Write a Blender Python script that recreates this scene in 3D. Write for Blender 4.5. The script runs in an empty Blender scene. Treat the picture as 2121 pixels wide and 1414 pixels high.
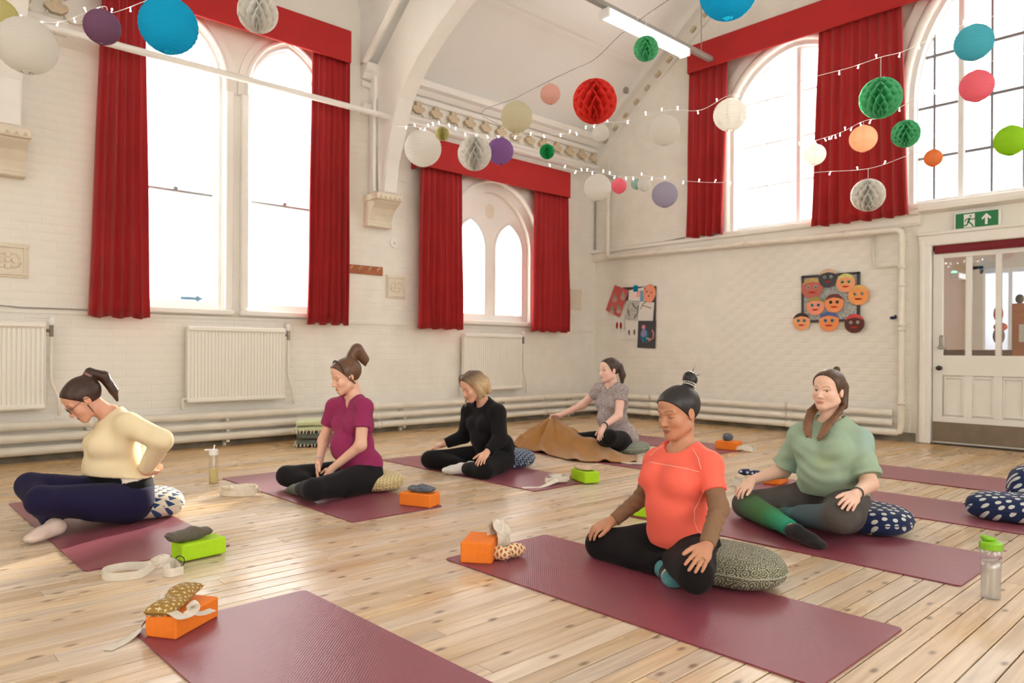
import bpy, bmesh, math, random
import numpy as np
from mathutils import Vector, Matrix
from mathutils.geometry import tessellate_polygon
random.seed(7); np.random.seed(7)
PI = math.pi
SC = bpy.context.scene
COL = SC.collection

# ---------------------------------------------------------------- camera
# the hall's long axis is x, the window wall is y = YL, the gable wall is x = XR; the eye stands at (0, 0, 1.0)
FPX, CXP, HYP, ROLL = 1510.0, 1060.5, 727.0, 0.0056
AZ = math.atan2(2680 - CXP, FPX)
FW = np.array([math.cos(AZ), math.sin(AZ), 0.0])
R0 = np.array([math.sin(AZ), -math.cos(AZ), 0.0])
UPV = np.array([0.0, 0.0, 1.0])
RV = R0 * math.cos(ROLL) + UPV * math.sin(ROLL)
UV = UPV * math.cos(ROLL) - R0 * math.sin(ROLL)
EYE = np.array([0.0, 0.0, 1.0])
cam_d = bpy.data.cameras.new('camera')
cam = bpy.data.objects.new('camera', cam_d); COL.objects.link(cam)
cam_d.sensor_width = 36.0
cam_d.lens = FPX / 2121.0 * 36.0
cam_d.shift_y = (HYP - 707.0) / 2121.0
cam_d.clip_start = 0.05; cam_d.clip_end = 300
cam.matrix_world = Matrix(((RV[0], UV[0], -FW[0], EYE[0]), (RV[1], UV[1], -FW[1], EYE[1]), (RV[2], UV[2], -FW[2], EYE[2]), (0, 0, 0, 1)))
cam_d.dof.use_dof = True; cam_d.dof.focus_distance = 3.3; cam_d.dof.aperture_fstop = 3.2
SC.camera = cam

# ---------------------------------------------------------------- sky, sun, exposure
W = bpy.data.worlds.new('sky'); SC.world = W; W.use_nodes = True
nt = W.node_tree; bg = nt.nodes['Background']
bg.inputs[0].default_value = (1.0, 0.99, 0.975, 1); bg.inputs[1].default_value = 1.0
sun_d = bpy.data.lights.new('sun', 'SUN'); sun_d.energy = 5.0; sun_d.angle = math.radians(5.0); sun_d.color = (1.0, 0.93, 0.82)
sun = bpy.data.objects.new('sun', sun_d); COL.objects.link(sun)
sun.rotation_euler = Vector((0.85, 0.47, 0.27)).to_track_quat('Z', 'Y').to_euler()
SC.view_settings.view_transform = 'Standard'
SC.view_settings.look = 'None'
SC.view_settings.gamma = 1.0
SC.view_settings.use_curve_mapping = False
SC.view_settings.exposure = 2.75

cy = SC.cycles                                    # light path limits: keep the closed hall quick to render
cy.max_bounces = 6; cy.diffuse_bounces = 4; cy.glossy_bounces = 2; cy.transmission_bounces = 4; cy.transparent_max_bounces = 8
cy.caustics_reflective = False; cy.caustics_refractive = False; cy.use_adaptive_sampling = True; cy.adaptive_threshold = 0.1; cy.use_denoising = True

# ---------------------------------------------------------------- measuring helpers
YL, XR, ZC, SLOPE = 7.66, 8.95, 4.42, 0.78
YN, XB = -3.3, -4.2                               # the opposite side wall and the rear wall, behind the eye
#        # window wall, gable wall, eaves height, roof pitch
def ray(px, py): return FW + (px - CXP) / FPX * RV - (py - HYP) / FPX * UV
def on(px, py, ax, val):
    d = ray(px, py); t = (val - EYE[ax]) / d[ax]; return EYE + t * d
def LW(px, py, off=0.0): return on(px, py, 1, YL - off)
def RW(px, py, off=0.0): return on(px, py, 0, XR - off)
def FL(px, py, z=0.0): return on(px, py, 2, z)
def deep(px, py, Z): return EYE + Z * ray(px, py)

# ---------------------------------------------------------------- materials
MATS = {}
def lin(c):
    return tuple((v / 12.92 if v <= 0.04045 else ((v + 0.055) / 1.055) ** 2.4) for v in c)
def rgb(r, g, b): return lin((r / 255.0, g / 255.0, b / 255.0))
def mat(name, col, rough=0.6, var=0.0, vscale=8.0, bump=0.0, bscale=60.0, metal=0.0, spec=0.5, emit=None, estr=0.0, sheen=0.0, transl=0.0, attr=None, coat=0.0, col2=None, stretch=None):
    if name in MATS: return MATS[name]
    m = bpy.data.materials.new(name); m.use_nodes = True; MATS[name] = m
    t = m.node_tree; n = t.nodes; l = t.links; p = n['Principled BSDF']
    p.inputs['Base Color'].default_value = (*col, 1); p.inputs['Roughness'].default_value = rough
    p.inputs['Metallic'].default_value = metal; p.inputs['Specular IOR Level'].default_value = spec
    if sheen: p.inputs['Sheen Weight'].default_value = sheen
    if coat: p.inputs['Coat Weight'].default_value = coat; p.inputs['Coat Roughness'].default_value = 0.25
    if emit: p.inputs['Emission Color'].default_value = (*emit, 1); p.inputs['Emission Strength'].default_value = estr
    tc = n.new('ShaderNodeTexCoord')
    src = tc.outputs['Object']
    if stretch:
        mp = n.new('ShaderNodeMapping'); mp.inputs['Scale'].default_value = stretch; l.new(src, mp.inputs['Vector']); src = mp.outputs['Vector']
    colsock = None
    if attr:
        a = n.new('ShaderNodeAttribute'); a.attribute_name = attr; colsock = a.outputs['Color']
        l.new(colsock, p.inputs['Base Color'])
    if var or col2:
        nz = n.new('ShaderNodeTexNoise'); nz.inputs['Scale'].default_value = vscale; nz.inputs['Detail'].default_value = 2.0
        l.new(src, nz.inputs['Vector'])
        mx = n.new('ShaderNodeMix'); mx.data_type = 'RGBA'
        rp = n.new('ShaderNodeMapRange'); rp.inputs['From Min'].default_value = 0.32; rp.inputs['From Max'].default_value = 0.68
        l.new(nz.outputs['Fac'], rp.inputs['Value']); l.new(rp.outputs['Result'], mx.inputs['Factor'])
        if attr:
            mx.blend_type = 'MULTIPLY'; l.new(colsock, mx.inputs['A']); mx.inputs['B'].default_value = (1 - var, 1 - var, 1 - var, 1)
        else:
            a_ = col; b_ = col2 if col2 else tuple(max(0, c * (1 - var)) for c in col)
            mx.inputs['A'].default_value = (*a_, 1); mx.inputs['B'].default_value = (*b_, 1)
        l.new(mx.outputs['Result'], p.inputs['Base Color'])
    if bump:
        nb = n.new('ShaderNodeTexNoise'); nb.inputs['Scale'].default_value = bscale; nb.inputs['Detail'].default_value = 1.0
        l.new(src, nb.inputs['Vector'])
        b = n.new('ShaderNodeBump'); b.inputs['Strength'].default_value = bump; b.inputs['Distance'].default_value = 0.01
        l.new(nb.outputs['Fac'], b.inputs['Height']); l.new(b.outputs['Normal'], p.inputs['Normal'])
    if transl:
        tr = n.new('ShaderNodeBsdfTranslucent'); tr.inputs['Color'].default_value = (*col, 1)
        ms = n.new('ShaderNodeMixShader'); ms.inputs[0].default_value = transl
        l.new(p.outputs[0], ms.inputs[1]); l.new(tr.outputs[0], ms.inputs[2]); l.new(ms.outputs[0], n['Material Output'].inputs['Surface'])
    return m
def glass_mat(name, tint=(1, 1, 1), gloss=0.08, rough=0.02):
    m = bpy.data.materials.new(name); m.use_nodes = True; MATS[name] = m
    t = m.node_tree; n = t.nodes; l = t.links; n.remove(n['Principled BSDF'])
    tr = n.new('ShaderNodeBsdfTransparent'); tr.inputs[0].default_value = (*tint, 1)
    gl = n.new('ShaderNodeBsdfGlossy'); gl.inputs['Roughness'].default_value = rough
    ms = n.new('ShaderNodeMixShader'); ms.inputs[0].default_value = gloss
    l.new(tr.outputs[0], ms.inputs[1]); l.new(gl.outputs[0], ms.inputs[2]); l.new(ms.outputs[0], n['Material Output'].inputs['Surface'])
    return m
def nodes_of(m):
    return m.node_tree.nodes, m.node_tree.links, m.node_tree.nodes['Principled BSDF']

# ---------------------------------------------------------------- mesh helpers (all vertices in world coordinates)
class MB:
    def __init__(s): s.v = []; s.f = []
    def add(s, vs, fs):
        o = len(s.v); s.v += [tuple(map(float, p)) for p in vs]; s.f += [tuple(i + o for i in f) for f in fs]; return s
    def box(s, c, d, rz=0.0, ch=0.0, R=None):
        hx, hy, hz = d[0] / 2, d[1] / 2, d[2] / 2
        if ch <= 0:
            vs = [(x, y, z) for z in (-hz, hz) for y in (-hy, hy) for x in (-hx, hx)]
            fs = [(0, 2, 3, 1), (4, 5, 7, 6), (0, 1, 5, 4), (2, 6, 7, 3), (0, 4, 6, 2), (1, 3, 7, 5)]
        else:
            vs = []; idx = {}
            for sx in (-1, 1):
                for sy in (-1, 1):
                    for sz in (-1, 1):
                        for a in range(3):
                            q = [sx * (hx - ch), sy * (hy - ch), sz * (hz - ch)]
                            q[a] = (sx * hx, sy * hy, sz * hz)[a]
                            idx[(sx, sy, sz, a)] = len(vs); vs.append(tuple(q))
            fs = []
            for a in range(3):
                b, c2 = (a + 1) % 3, (a + 2) % 3
                for sg in (-1, 1):
                    def k(i, j):
                        t = [0, 0, 0]; t[a] = sg; t[b] = i; t[c2] = j; return idx[(t[0], t[1], t[2], a)]
                    q = [k(-1, -1), k(1, -1), k(1, 1), k(-1, 1)]
                    fs.append(tuple(q if sg > 0 else q[::-1]))
            for a in range(3):                        # edge chamfers along axis a
                b, c2 = (a + 1) % 3, (a + 2) % 3
                for i in (-1, 1):
                    for j in (-1, 1):
                        def k(e, face):
                            t = [0, 0, 0]; t[a] = e; t[b] = i; t[c2] = j; return idx[(t[0], t[1], t[2], face)]
                        q = [k(-1, b), k(1, b), k(1, c2), k(-1, c2)]
                        fs.append(tuple(q if i * j < 0 else q[::-1]))
            for sx in (-1, 1):
                for sy in (-1, 1):
                    for sz in (-1, 1):
                        q = [idx[(sx, sy, sz, 0)], idx[(sx, sy, sz, 1)], idx[(sx, sy, sz, 2)]]
                        fs.append(tuple(q if sx * sy * sz > 0 else q[::-1]))
        cr, sr = math.cos(rz), math.sin(rz)
        out = []
        for x, y, z in vs:
            if R is not None:
                q = R @ Vector((x, y, z)); x, y, z = q
            out.append((c[0] + x * cr - y * sr, c[1] + x * sr + y * cr, c[2] + z))
        return s.add(out, fs)
    def tube(s, path, r, n=8, cap=True, closed=False):
        P = [Vector(p) for p in path]; m = len(P); rr = r if isinstance(r, (list, tuple)) else [r] * m
        vs = []; prev = None
        for i in range(m):
            if closed: t = P[(i + 1) % m] - P[i - 1]
            else: t = P[min(i + 1, m - 1)] - P[max(i - 1, 0)]
            if t.length < 1e-9: t = Vector((0, 0, 1))
            t.normalize()
            if prev is None:
                a = Vector((0, 0, 1)) if abs(t.z) < 0.9 else Vector((1, 0, 0))
                nrm = (a - t * a.dot(t)).normalized()
            else:
                nrm = prev - t * prev.dot(t)
                nrm = nrm.normalized() if nrm.length > 1e-6 else prev
            prev = nrm; b = t.cross(nrm)
            for k in range(n):
                an = 2 * PI * k / n
                vs.append(P[i] + (nrm * math.cos(an) + b * math.sin(an)) * rr[i])
        fs = []
        for i in range(m if closed else m - 1):
            for k in range(n):
                j = (i + 1) % m
                fs.append((i * n + k, i * n + (k + 1) % n, j * n + (k + 1) % n, j * n + k))
        if cap and not closed:
            fs.append(tuple(range(n))[::-1]); fs.append(tuple((m - 1) * n + k for k in range(n)))
        return s.add(vs, fs)
    def lathe(s, c, prof, n=24, sx=1.0, sy=1.0):
        vs = []; fs = []
        for r, z in prof:
            for k in range(n):
                a = 2 * PI * k / n; vs.append((c[0] + r * math.cos(a) * sx, c[1] + r * math.sin(a) * sy, c[2] + z))
        for i in range(len(prof) - 1):
            for k in range(n):
                fs.append((i * n + k, i * n + (k + 1) % n, (i + 1) * n + (k + 1) % n, (i + 1) * n + k))
        if prof[0][0] > 1e-6: fs.append(tuple(range(n))[::-1])
        if prof[-1][0] > 1e-6: fs.append(tuple((len(prof) - 1) * n + k for k in range(n)))
        return s.add(vs, fs)
    def prism(s, pts3, ext):
        """pts3: closed planar polygon in 3D, ext: extrusion vector"""
        n = len(pts3); e = Vector(ext)
        a = [Vector(p) for p in pts3]; vs = a + [p + e for p in a]
        nrm = Vector((0, 0, 0))
        for i in range(n): nrm += (a[i]).cross(a[(i + 1) % n])
        fl = nrm.dot(e) > 0
        fs = []
        f0 = tuple(range(n)); f1 = tuple(n + i for i in range(n))
        if fl: fs += [f0[::-1], f1]
        else: fs += [f0, f1[::-1]]
        for i in range(n):
            j = (i + 1) % n; q = (i, j, n + j, n + i); fs.append(q if fl else q[::-1])
        return s.add(vs, fs)
    def grid(s, fn, nu, nv, closeu=False, closev=False):
        vs = [fn(i / (nu if closeu else nu - 1), j / (nv if closev else nv - 1)) for i in range(nu) for j in range(nv)]
        fs = []
        for i in range(nu if closeu else nu - 1):
            for j in range(nv if closev else nv - 1):
                i2, j2 = (i + 1) % nu, (j + 1) % nv
                fs.append((i * nv + j, i2 * nv + j, i2 * nv + j2, i * nv + j2))
        return s.add(vs, fs)
    def sphere(s, c, r, nu=12, nv=8, R=None):
        rr = r if isinstance(r, (list, tuple)) else (r, r, r)
        def fn(u, v):
            a = 2 * PI * u; b = PI * v
            q = Vector((rr[0] * math.sin(b) * math.cos(a), rr[1] * math.sin(b) * math.sin(a), -rr[2] * math.cos(b)))
            if R is not None: q = R @ q
            return (c[0] + q[0], c[1] + q[1], c[2] + q[2])
        return s.grid(fn, nu, nv, closeu=True)
    def build(s, name, m, parent=None, base=None, smooth=False, kind=None, label=None, fix=True):
        return mesh_obj(name, s.v, s.f, m, parent, base, smooth, kind, label, fix)

def wloc(o):
    v = Vector((0, 0, 0))
    while o is not None: v += Vector(o.location); o = o.parent
    return v
def mesh_obj(name, v, f, m, parent=None, base=None, smooth=False, kind=None, label=None, fix=True):
    if parent is not None: b = Vector(wloc(parent))
    elif base is not None: b = Vector(base)
    else: b = Vector((0, 0, 0))
    me = bpy.data.meshes.new(name)
    va = np.asarray(v, dtype=np.float64).reshape(-1, 3) - np.array(b)
    me.from_pydata(va.tolist(), [], [list(q) for q in f] if not isinstance(f, np.ndarray) else f.tolist())
    if fix:
        bm = bmesh.new(); bm.from_mesh(me)
        bmesh.ops.recalc_face_normals(bm, faces=bm.faces); bm.to_mesh(me); bm.free()
    if smooth: me.polygons.foreach_set('use_smooth', [True] * len(me.polygons))
    if m is not None:
        for mm in (m if isinstance(m, (list, tuple)) else [m]): me.materials.append(mm)
    o = bpy.data.objects.new(name, me); COL.objects.link(o)
    if parent is not None: o.parent = parent
    else: o.location = b
    if kind: o['kind'] = kind
    if label: o['label'] = label
    return o
def tag(o, label, cat, group=None):
    o['label'] = label; o['category'] = cat
    if group: o['group'] = group
    return o
def thing(name, label, cat, loc, group=None):
    o = bpy.data.objects.new(name, None); COL.objects.link(o); o.location = tuple(map(float, loc)); o.empty_display_size = 0.1
    return tag(o, label, cat, group)
def struct(o): o['kind'] = 'structure'; return o
def share(proto, name, parent, loc):
    o = bpy.data.objects.new(name, proto); COL.objects.link(o); o.parent = parent
    o.location = loc; return o
def smoothmod(o, levels=1):
    md = o.modifiers.new('sub', 'SUBSURF'); md.levels = levels; md.render_levels = levels; return o
def solid(o, th, off=0.0):
    md = o.modifiers.new('thick', 'SOLIDIFY'); md.thickness = th; md.offset = off; return o
def arch_pts(c, w, zs, h, n=10, pointed=True):
    """outline of an arch head from (c-w,zs) over the crown to (c+w,zs)"""
    out = []
    if pointed:
        R = (w * w + h * h) / (2 * w); a1 = math.asin(min(1, h / R))
        for i in range(n + 1): a = a1 * i / n; out.append((c - w + R - R * math.cos(a), zs + R * math.sin(a)))
        for i in range(n - 1, -1, -1): a = a1 * i / n; out.append((c + w - R + R * math.cos(a), zs + R * math.sin(a)))
    else:
        for i in range(2 * n + 1): a = PI - PI * i / (2 * n); out.append((c + w * math.cos(a), zs + h * math.sin(a)))
    return out
# ================================================================ materials of the room
m_wall = mat('painted_wall', rgb(240, 236, 226), 0.55, var=0.05, vscale=3.0)
m_brick = mat('painted_brick', rgb(240, 236, 226), 0.5, var=0.06, vscale=5.0, bump=0.2, bscale=70)
m_plaster = mat('ceiling_plaster', rgb(242, 241, 237), 0.8, var=0.02, vscale=1.5)
m_trim = mat('white_gloss_trim', rgb(240, 237, 230), 0.35, var=0.03, vscale=6)
m_stone = mat('painted_stone', rgb(232, 222, 202), 0.55, var=0.06, vscale=9, bump=0.1, bscale=50)
m_orn = mat('ornament_bare_stone', rgb(214, 196, 165), 0.7, var=0.15, vscale=20)
m_pipe = mat('pipe_paint', rgb(238, 232, 218), 0.35, var=0.08, vscale=7)
m_dark = mat('dark_gap', rgb(70, 58, 46), 0.9, var=0.3, vscale=20)
m_frame = mat('window_frame_paint', rgb(228, 230, 228), 0.4)
m_pane = glass_mat('window_glass', (1, 1, 1), 0.04)
m_rail = mat('grey_trunking', rgb(150, 148, 142), 0.5)

# ---------------------------------------------------------------- floor of pine boards
def floor_material():
    m = mat('pine_boards', (0.5, 0.35, 0.2), 0.33, spec=0.5)
    n, l, p = nodes_of(m)
    tc = n.new('ShaderNodeTexCoord'); oi = n.new('ShaderNodeObjectInfo'); geo = n.new('ShaderNodeNewGeometry')
    at = n.new('ShaderNodeAttribute'); at.attribute_name = 'board'
    mp = n.new('ShaderNodeMapping'); mp.inputs['Scale'].default_value = (1.1, 20, 1); l.new(geo.outputs['Position'], mp.inputs['Vector'])
    add = n.new('ShaderNodeVectorMath'); add.operation = 'ADD'; l.new(mp.outputs['Vector'], add.inputs[0])
    sc = n.new('ShaderNodeVectorMath'); sc.operation = 'SCALE'; sc.inputs['Scale'].default_value = 37.0
    l.new(at.outputs['Color'], sc.inputs[0]); l.new(sc.outputs['Vector'], add.inputs[1])
    g = n.new('ShaderNodeTexNoise'); g.inputs['Scale'].default_value = 2.2; g.inputs['Detail'].default_value = 3; g.inputs['Distortion'].default_value = 0.6
    l.new(add.outputs['Vector'], g.inputs['Vector'])
    cr = n.new('ShaderNodeValToRGB'); e = cr.color_ramp.elements
    e[0].position = 0.28; e[0].color = (*rgb(190, 150, 98), 1); e[1].position = 0.72; e[1].color = (*rgb(218, 184, 132), 1)
    x = cr.color_ramp.elements.new(0.5); x.color = (*rgb(206, 170, 116), 1)
    l.new(g.outputs['Fac'], cr.inputs['Fac'])
    # board to board tone
    sep = n.new('ShaderNodeSeparateColor'); l.new(at.outputs['Color'], sep.inputs['Color'])
    hs = n.new('ShaderNodeHueSaturation'); l.new(cr.outputs['Color'], hs.inputs['Color'])
    mr = n.new('ShaderNodeMapRange'); mr.inputs['To Min'].default_value = 0.86; mr.inputs['To Max'].default_value = 1.12; l.new(sep.outputs['Green'], mr.inputs['Value']); l.new(mr.outputs['Result'], hs.inputs['Value'])
    ms = n.new('ShaderNodeMapRange'); ms.inputs['To Min'].default_value = 0.72; ms.inputs['To Max'].default_value = 1.05; l.new(sep.outputs['Blue'], ms.inputs['Value']); l.new(ms.outputs['Result'], hs.inputs['Saturation'])
    # paler, less saturated patches towards the middle of the hall
    wn = n.new('ShaderNodeTexNoise'); wn.inputs['Scale'].default_value = 1.3; wn.inputs['Detail'].default_value = 3; wn.inputs['Roughness'].default_value = 0.5
    mp2 = n.new('ShaderNodeMapping'); mp2.inputs['Scale'].default_value = (0.7, 1.6, 1); l.new(geo.outputs['Position'], mp2.inputs['Vector']); l.new(mp2.outputs['Vector'], wn.inputs['Vector'])
    sx = n.new('ShaderNodeSeparateXYZ'); l.new(geo.outputs['Position'], sx.inputs[0])
    ry = n.new('ShaderNodeMapRange'); ry.inputs['From Min'].default_value = 7.4; ry.inputs['From Max'].default_value = 5.2; l.new(sx.outputs['Y'], ry.inputs['Value'])
    rx = n.new('ShaderNodeMapRange'); rx.inputs['From Min'].default_value = 8.4; rx.inputs['From Max'].default_value = 5.6; l.new(sx.outputs['X'], rx.inputs['Value'])
    mu = n.new('ShaderNodeMath'); mu.operation = 'MULTIPLY'; l.new(ry.outputs['Result'], mu.inputs[0]); l.new(rx.outputs['Result'], mu.inputs[1])
    wr = n.new('ShaderNodeMapRange'); wr.inputs['From Min'].default_value = 0.30; wr.inputs['From Max'].default_value = 0.72; wr.inputs['To Min'].default_value = 0.25; wr.inputs['To Max'].default_value = 0.95; l.new(wn.outputs['Fac'], wr.inputs['Value'])
    mu2 = n.new('ShaderNodeMath'); mu2.operation = 'MULTIPLY'; l.new(mu.outputs[0], mu2.inputs[0]); l.new(wr.outputs['Result'], mu2.inputs[1])
    mix = n.new('ShaderNodeMix'); mix.data_type = 'RGBA'; l.new(mu2.outputs[0], mix.inputs['Factor']); l.new(hs.outputs['Color'], mix.inputs['A'])
    pale = n.new('ShaderNodeHueSaturation'); pale.inputs['Saturation'].default_value = 0.58; pale.inputs['Value'].default_value = 1.12; l.new(hs.outputs['Color'], pale.inputs['Color']); l.new(pale.outputs['Color'], mix.inputs['B'])
    # knots and scuffs
    vo = n.new('ShaderNodeTexVoronoi'); vo.inputs['Scale'].default_value = 5.2; vo.inputs['Randomness'].default_value = 1.0; vo.voronoi_dimensions = '2D'
    mp3 = n.new('ShaderNodeMapping'); mp3.inputs['Scale'].default_value = (0.6, 1.3, 1); l.new(geo.outputs['Position'], mp3.inputs['Vector']); l.new(mp3.outputs['Vector'], vo.inputs['Vector'])
    kr = n.new('ShaderNodeMapRange'); kr.inputs['From Min'].default_value = 0.03; kr.inputs['From Max'].default_value = 0.10; kr.inputs['To Min'].default_value = 0.7; kr.inputs['To Max'].default_value = 0.0
    l.new(vo.outputs['Distance'], kr.inputs['Value'])
    mk = n.new('ShaderNodeMix'); mk.data_type = 'RGBA'; l.new(kr.outputs['Result'], mk.inputs['Factor']); l.new(mix.outputs['Result'], mk.inputs['A']); mk.inputs['B'].default_value = (*rgb(92, 56, 30), 1)
    l.new(mk.outputs['Result'], p.inputs['Base Color'])
    rr = n.new('ShaderNodeMapRange'); rr.inputs['From Min'].default_value = 0.35; rr.inputs['From Max'].default_value = 0.65; rr.inputs['To Min'].default_value = 0.2; rr.inputs['To Max'].default_value = 0.42
    l.new(wn.outputs['Fac'], rr.inputs['Value']); l.new(rr.outputs['Result'], p.inputs['Roughness'])
    bp = n.new('ShaderNodeBump'); bp.inputs['Strength'].default_value = 0.12; bp.inputs['Distance'].default_value = 0.01; l.new(g.outputs['Fac'], bp.inputs['Height']); l.new(bp.outputs['Normal'], p.inputs['Normal'])
    return m
m_floor = floor_material()
floor = MB().box(((XB + XR) / 2, (YL + YN) / 2, -0.035), (XR - XB, YL - YN, 0.05)).build('floor', m_dark); struct(floor)
BW = 0.083
def board_mesh(name, x0, x1, y0, seed, dest=None):
    rs = random.Random(seed)
    g = 0.0024; ch = 0.0018; z1 = rs.uniform(-0.0012, 0.0); z0 = -0.02
    X0, X1, Y0, Y1 = x0 + 0.001, x1 - 0.001, y0 + g, y0 + BW - g
    vs = [(X0, Y0, z0), (X1, Y0, z0), (X1, Y1, z0), (X0, Y1, z0), (X0, Y0, z1 - ch), (X1, Y0, z1 - ch), (X1, Y1, z1 - ch), (X0, Y1, z1 - ch),
          (X0, Y0 + ch, z1), (X1, Y0 + ch, z1), (X1, Y1 - ch, z1), (X0, Y1 - ch, z1)]
    fs = [(8, 9, 10, 11), (4, 5, 9, 8), (6, 7, 11, 10), (0, 1, 5, 4), (2, 3, 7, 6), (1, 2, 6, 10, 9, 5), (3, 0, 4, 8, 11, 7)]
    return vs, fs, (rs.random(), rs.random(), rs.random(), 1)
def put_boards(name, items, kind=None):
    V = []; F = []; Cc = []
    for vs, fs, c in items:
        o = len(V); V += vs; F += [tuple(i + o for i in f) for f in fs]; Cc += [c] * len(vs)
    b = Vector(V[0]) if kind is None else Vector((0, 0, 0))
    me = bpy.data.meshes.new(name); me.from_pydata([tuple(Vector(q) - b) for q in V], [], F)
    ca = me.color_attributes.new('board', 'FLOAT_COLOR', 'POINT'); ca.data.foreach_set('color', [x for c in Cc for x in c])
    me.materials.append(m_floor)
    o = bpy.data.objects.new(name, me); COL.objects.link(o); o.parent = floor; o.location = b - wloc(floor)
    if kind: o['kind'] = kind
    return o
cand = []; seedn = 0
y = -3.2
while y < YL + 0.05:
    x = -4.0 + random.uniform(-2.5, 0)
    while x < XR + 0.02:
        x1 = min(x + random.uniform(2.0, 4.2), XR + 0.03)
        seedn += 1; cand.append((x, x1, y, seedn)); x = x1
    y += BW
def seen(b):
    best = 0
    for t in (0, 0.25, 0.5, 0.75, 1):
        p = np.array([b[0] + (b[1] - b[0]) * t, b[2] + BW / 2, 0.0]) - EYE
        z = p @ FW
        if z < 0.5: continue
        px = CXP + FPX * (p @ RV) / z; py = HYP - FPX * (p @ UV) / z
        if -150 < px < 2270 and py < 1500: best = max(best, (py - HYP))
    return best
cand.sort(key=lambda b: -seen(b))
near = [b for b in cand if seen(b) > 190][:300]
ns = set(b[3] for b in near)
for b in near: put_boards('floor_board', [board_mesh('b', *b)])
put_boards('floor_boards_far', [board_mesh('b', *b) for b in cand if b[3] not in ns], kind='stuff')

# ---------------------------------------------------------------- walls with openings
def wall_mesh(name, outer, holes, to3, depth3, m):
    """outer, holes: 2D outlines; to3 maps (a, z) to the inner face; depth3: vector through the wall"""
    polys = [[Vector((p[0], p[1], 0)) for p in outer]] + [[Vector((p[0], p[1], 0)) for p in h] for h in holes]
    flat = [p for q in polys for p in q]
    tris = tessellate_polygon(polys)
    mb = MB(); v3 = [to3(p.x, p.y) for p in flat]
    d = Vector(depth3)
    mb.add(v3, [tuple(t) for t in tris])
    mb.add([Vector(p) + d for p in v3], [tuple(t)[::-1] for t in tris])
    o = 0
    for q in polys:
        k = len(q)
        for i in range(k):
            a, b = Vector(v3[o + i]), Vector(v3[o + (i + 1) % k])
            mb.add([a, b, b + d, a + d], [(0, 1, 2, 3)])
        o += k
    return struct(mb.build(name, m, fix=True))
def inside(poly, x, y):
    c = False; n = len(poly); j = n - 1
    for i in range(n):
        if (poly[i][1] > y) != (poly[j][1] > y) and x < (poly[j][0] - poly[i][0]) * (y - poly[i][1]) / (poly[j][1] - poly[i][1]) + poly[i][0]: c = not c
        j = i
    return c
def open_arch(c, w, z0, zs, h, pointed=True, n=10): return [(c + w, z0), (c - w, z0)] + arch_pts(c, w, zs, h, n, pointed)

# window openings (centre, half width, sill, springing, rise)
W1 = (2.535, 0.45, 1.42, 3.80, 0.60); W2 = (3.715, 0.45, 1.42, 3.80, 0.60); W3 = (6.82, 0.86, 1.42, 2.45, 0.92)
R1 = (4.34, 0.92, 2.62, 3.98, 0.98); R2 = (1.75, 1.25, 2.66, 3.85, 1.75)
DOOR = (1.77, 2.745, 0.0, 2.20)
dx1, dx2 = 1.55, 4.63                              # the lunette over the double window rises through the roof slope
def dormer():
    c = (dx1 + dx2) / 2; w = (dx2 - dx1) / 2
    return [(dx1, ZC)] + [(x, z) for x, z in arch_pts(c, w, 4.92, 1.0, 12, False)] + [(dx2, ZC)]
DP = dormer()
outerL = [(XB, 0), (XR, 0), (XR, ZC)] + DP[::-1] + [(XB, ZC)]
wall_left = wall_mesh('wall_left', outerL, [open_arch(*W1), open_arch(*W2), open_arch(*W3)], lambda a, z: (a, YL, z), (0, 0.34, 0), m_wall)
yr = (YL + YN) / 2; zr = ZC + SLOPE * (YL - yr)
outerR = [(YN, 0), (DOOR[0], 0), (DOOR[0], DOOR[3]), (DOOR[1], DOOR[3]), (DOOR[1], 0), (YL, 0), (YL, ZC), (yr, zr), (YN, ZC)]
wall_right = wall_mesh('wall_right', outerR, [open_arch(*R1), open_arch(*R2)], lambda a, z: (XR, a, z), (0.34, 0, 0), m_wall)

NW = [(6.4, 0.55, 1.3, 3.2, 0.75), (4.6, 0.55, 1.3, 3.2, 0.75), (1.6, 0.55, 1.3, 3.2, 0.75), (-0.2, 0.55, 1.3, 3.2, 0.75), (-2.2, 0.55, 1.3, 3.2, 0.75)]
wall_near = wall_mesh('wall_near', [(XB, 0), (XR, 0), (XR, ZC), (XB, ZC)], [open_arch(*q) for q in NW], lambda a, z: (a, YN, z), (0, -0.34, 0), m_wall)
wall_rear = wall_mesh('wall_rear', [(YN, 0), (YL, 0), (YL, ZC), (yr, zr), (YN, ZC)], [open_arch(2.2, 1.1, 2.6, 3.9, 1.4)], lambda a, z: (XB, a, z), (-0.34, 0, 0), m_wall)

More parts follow.
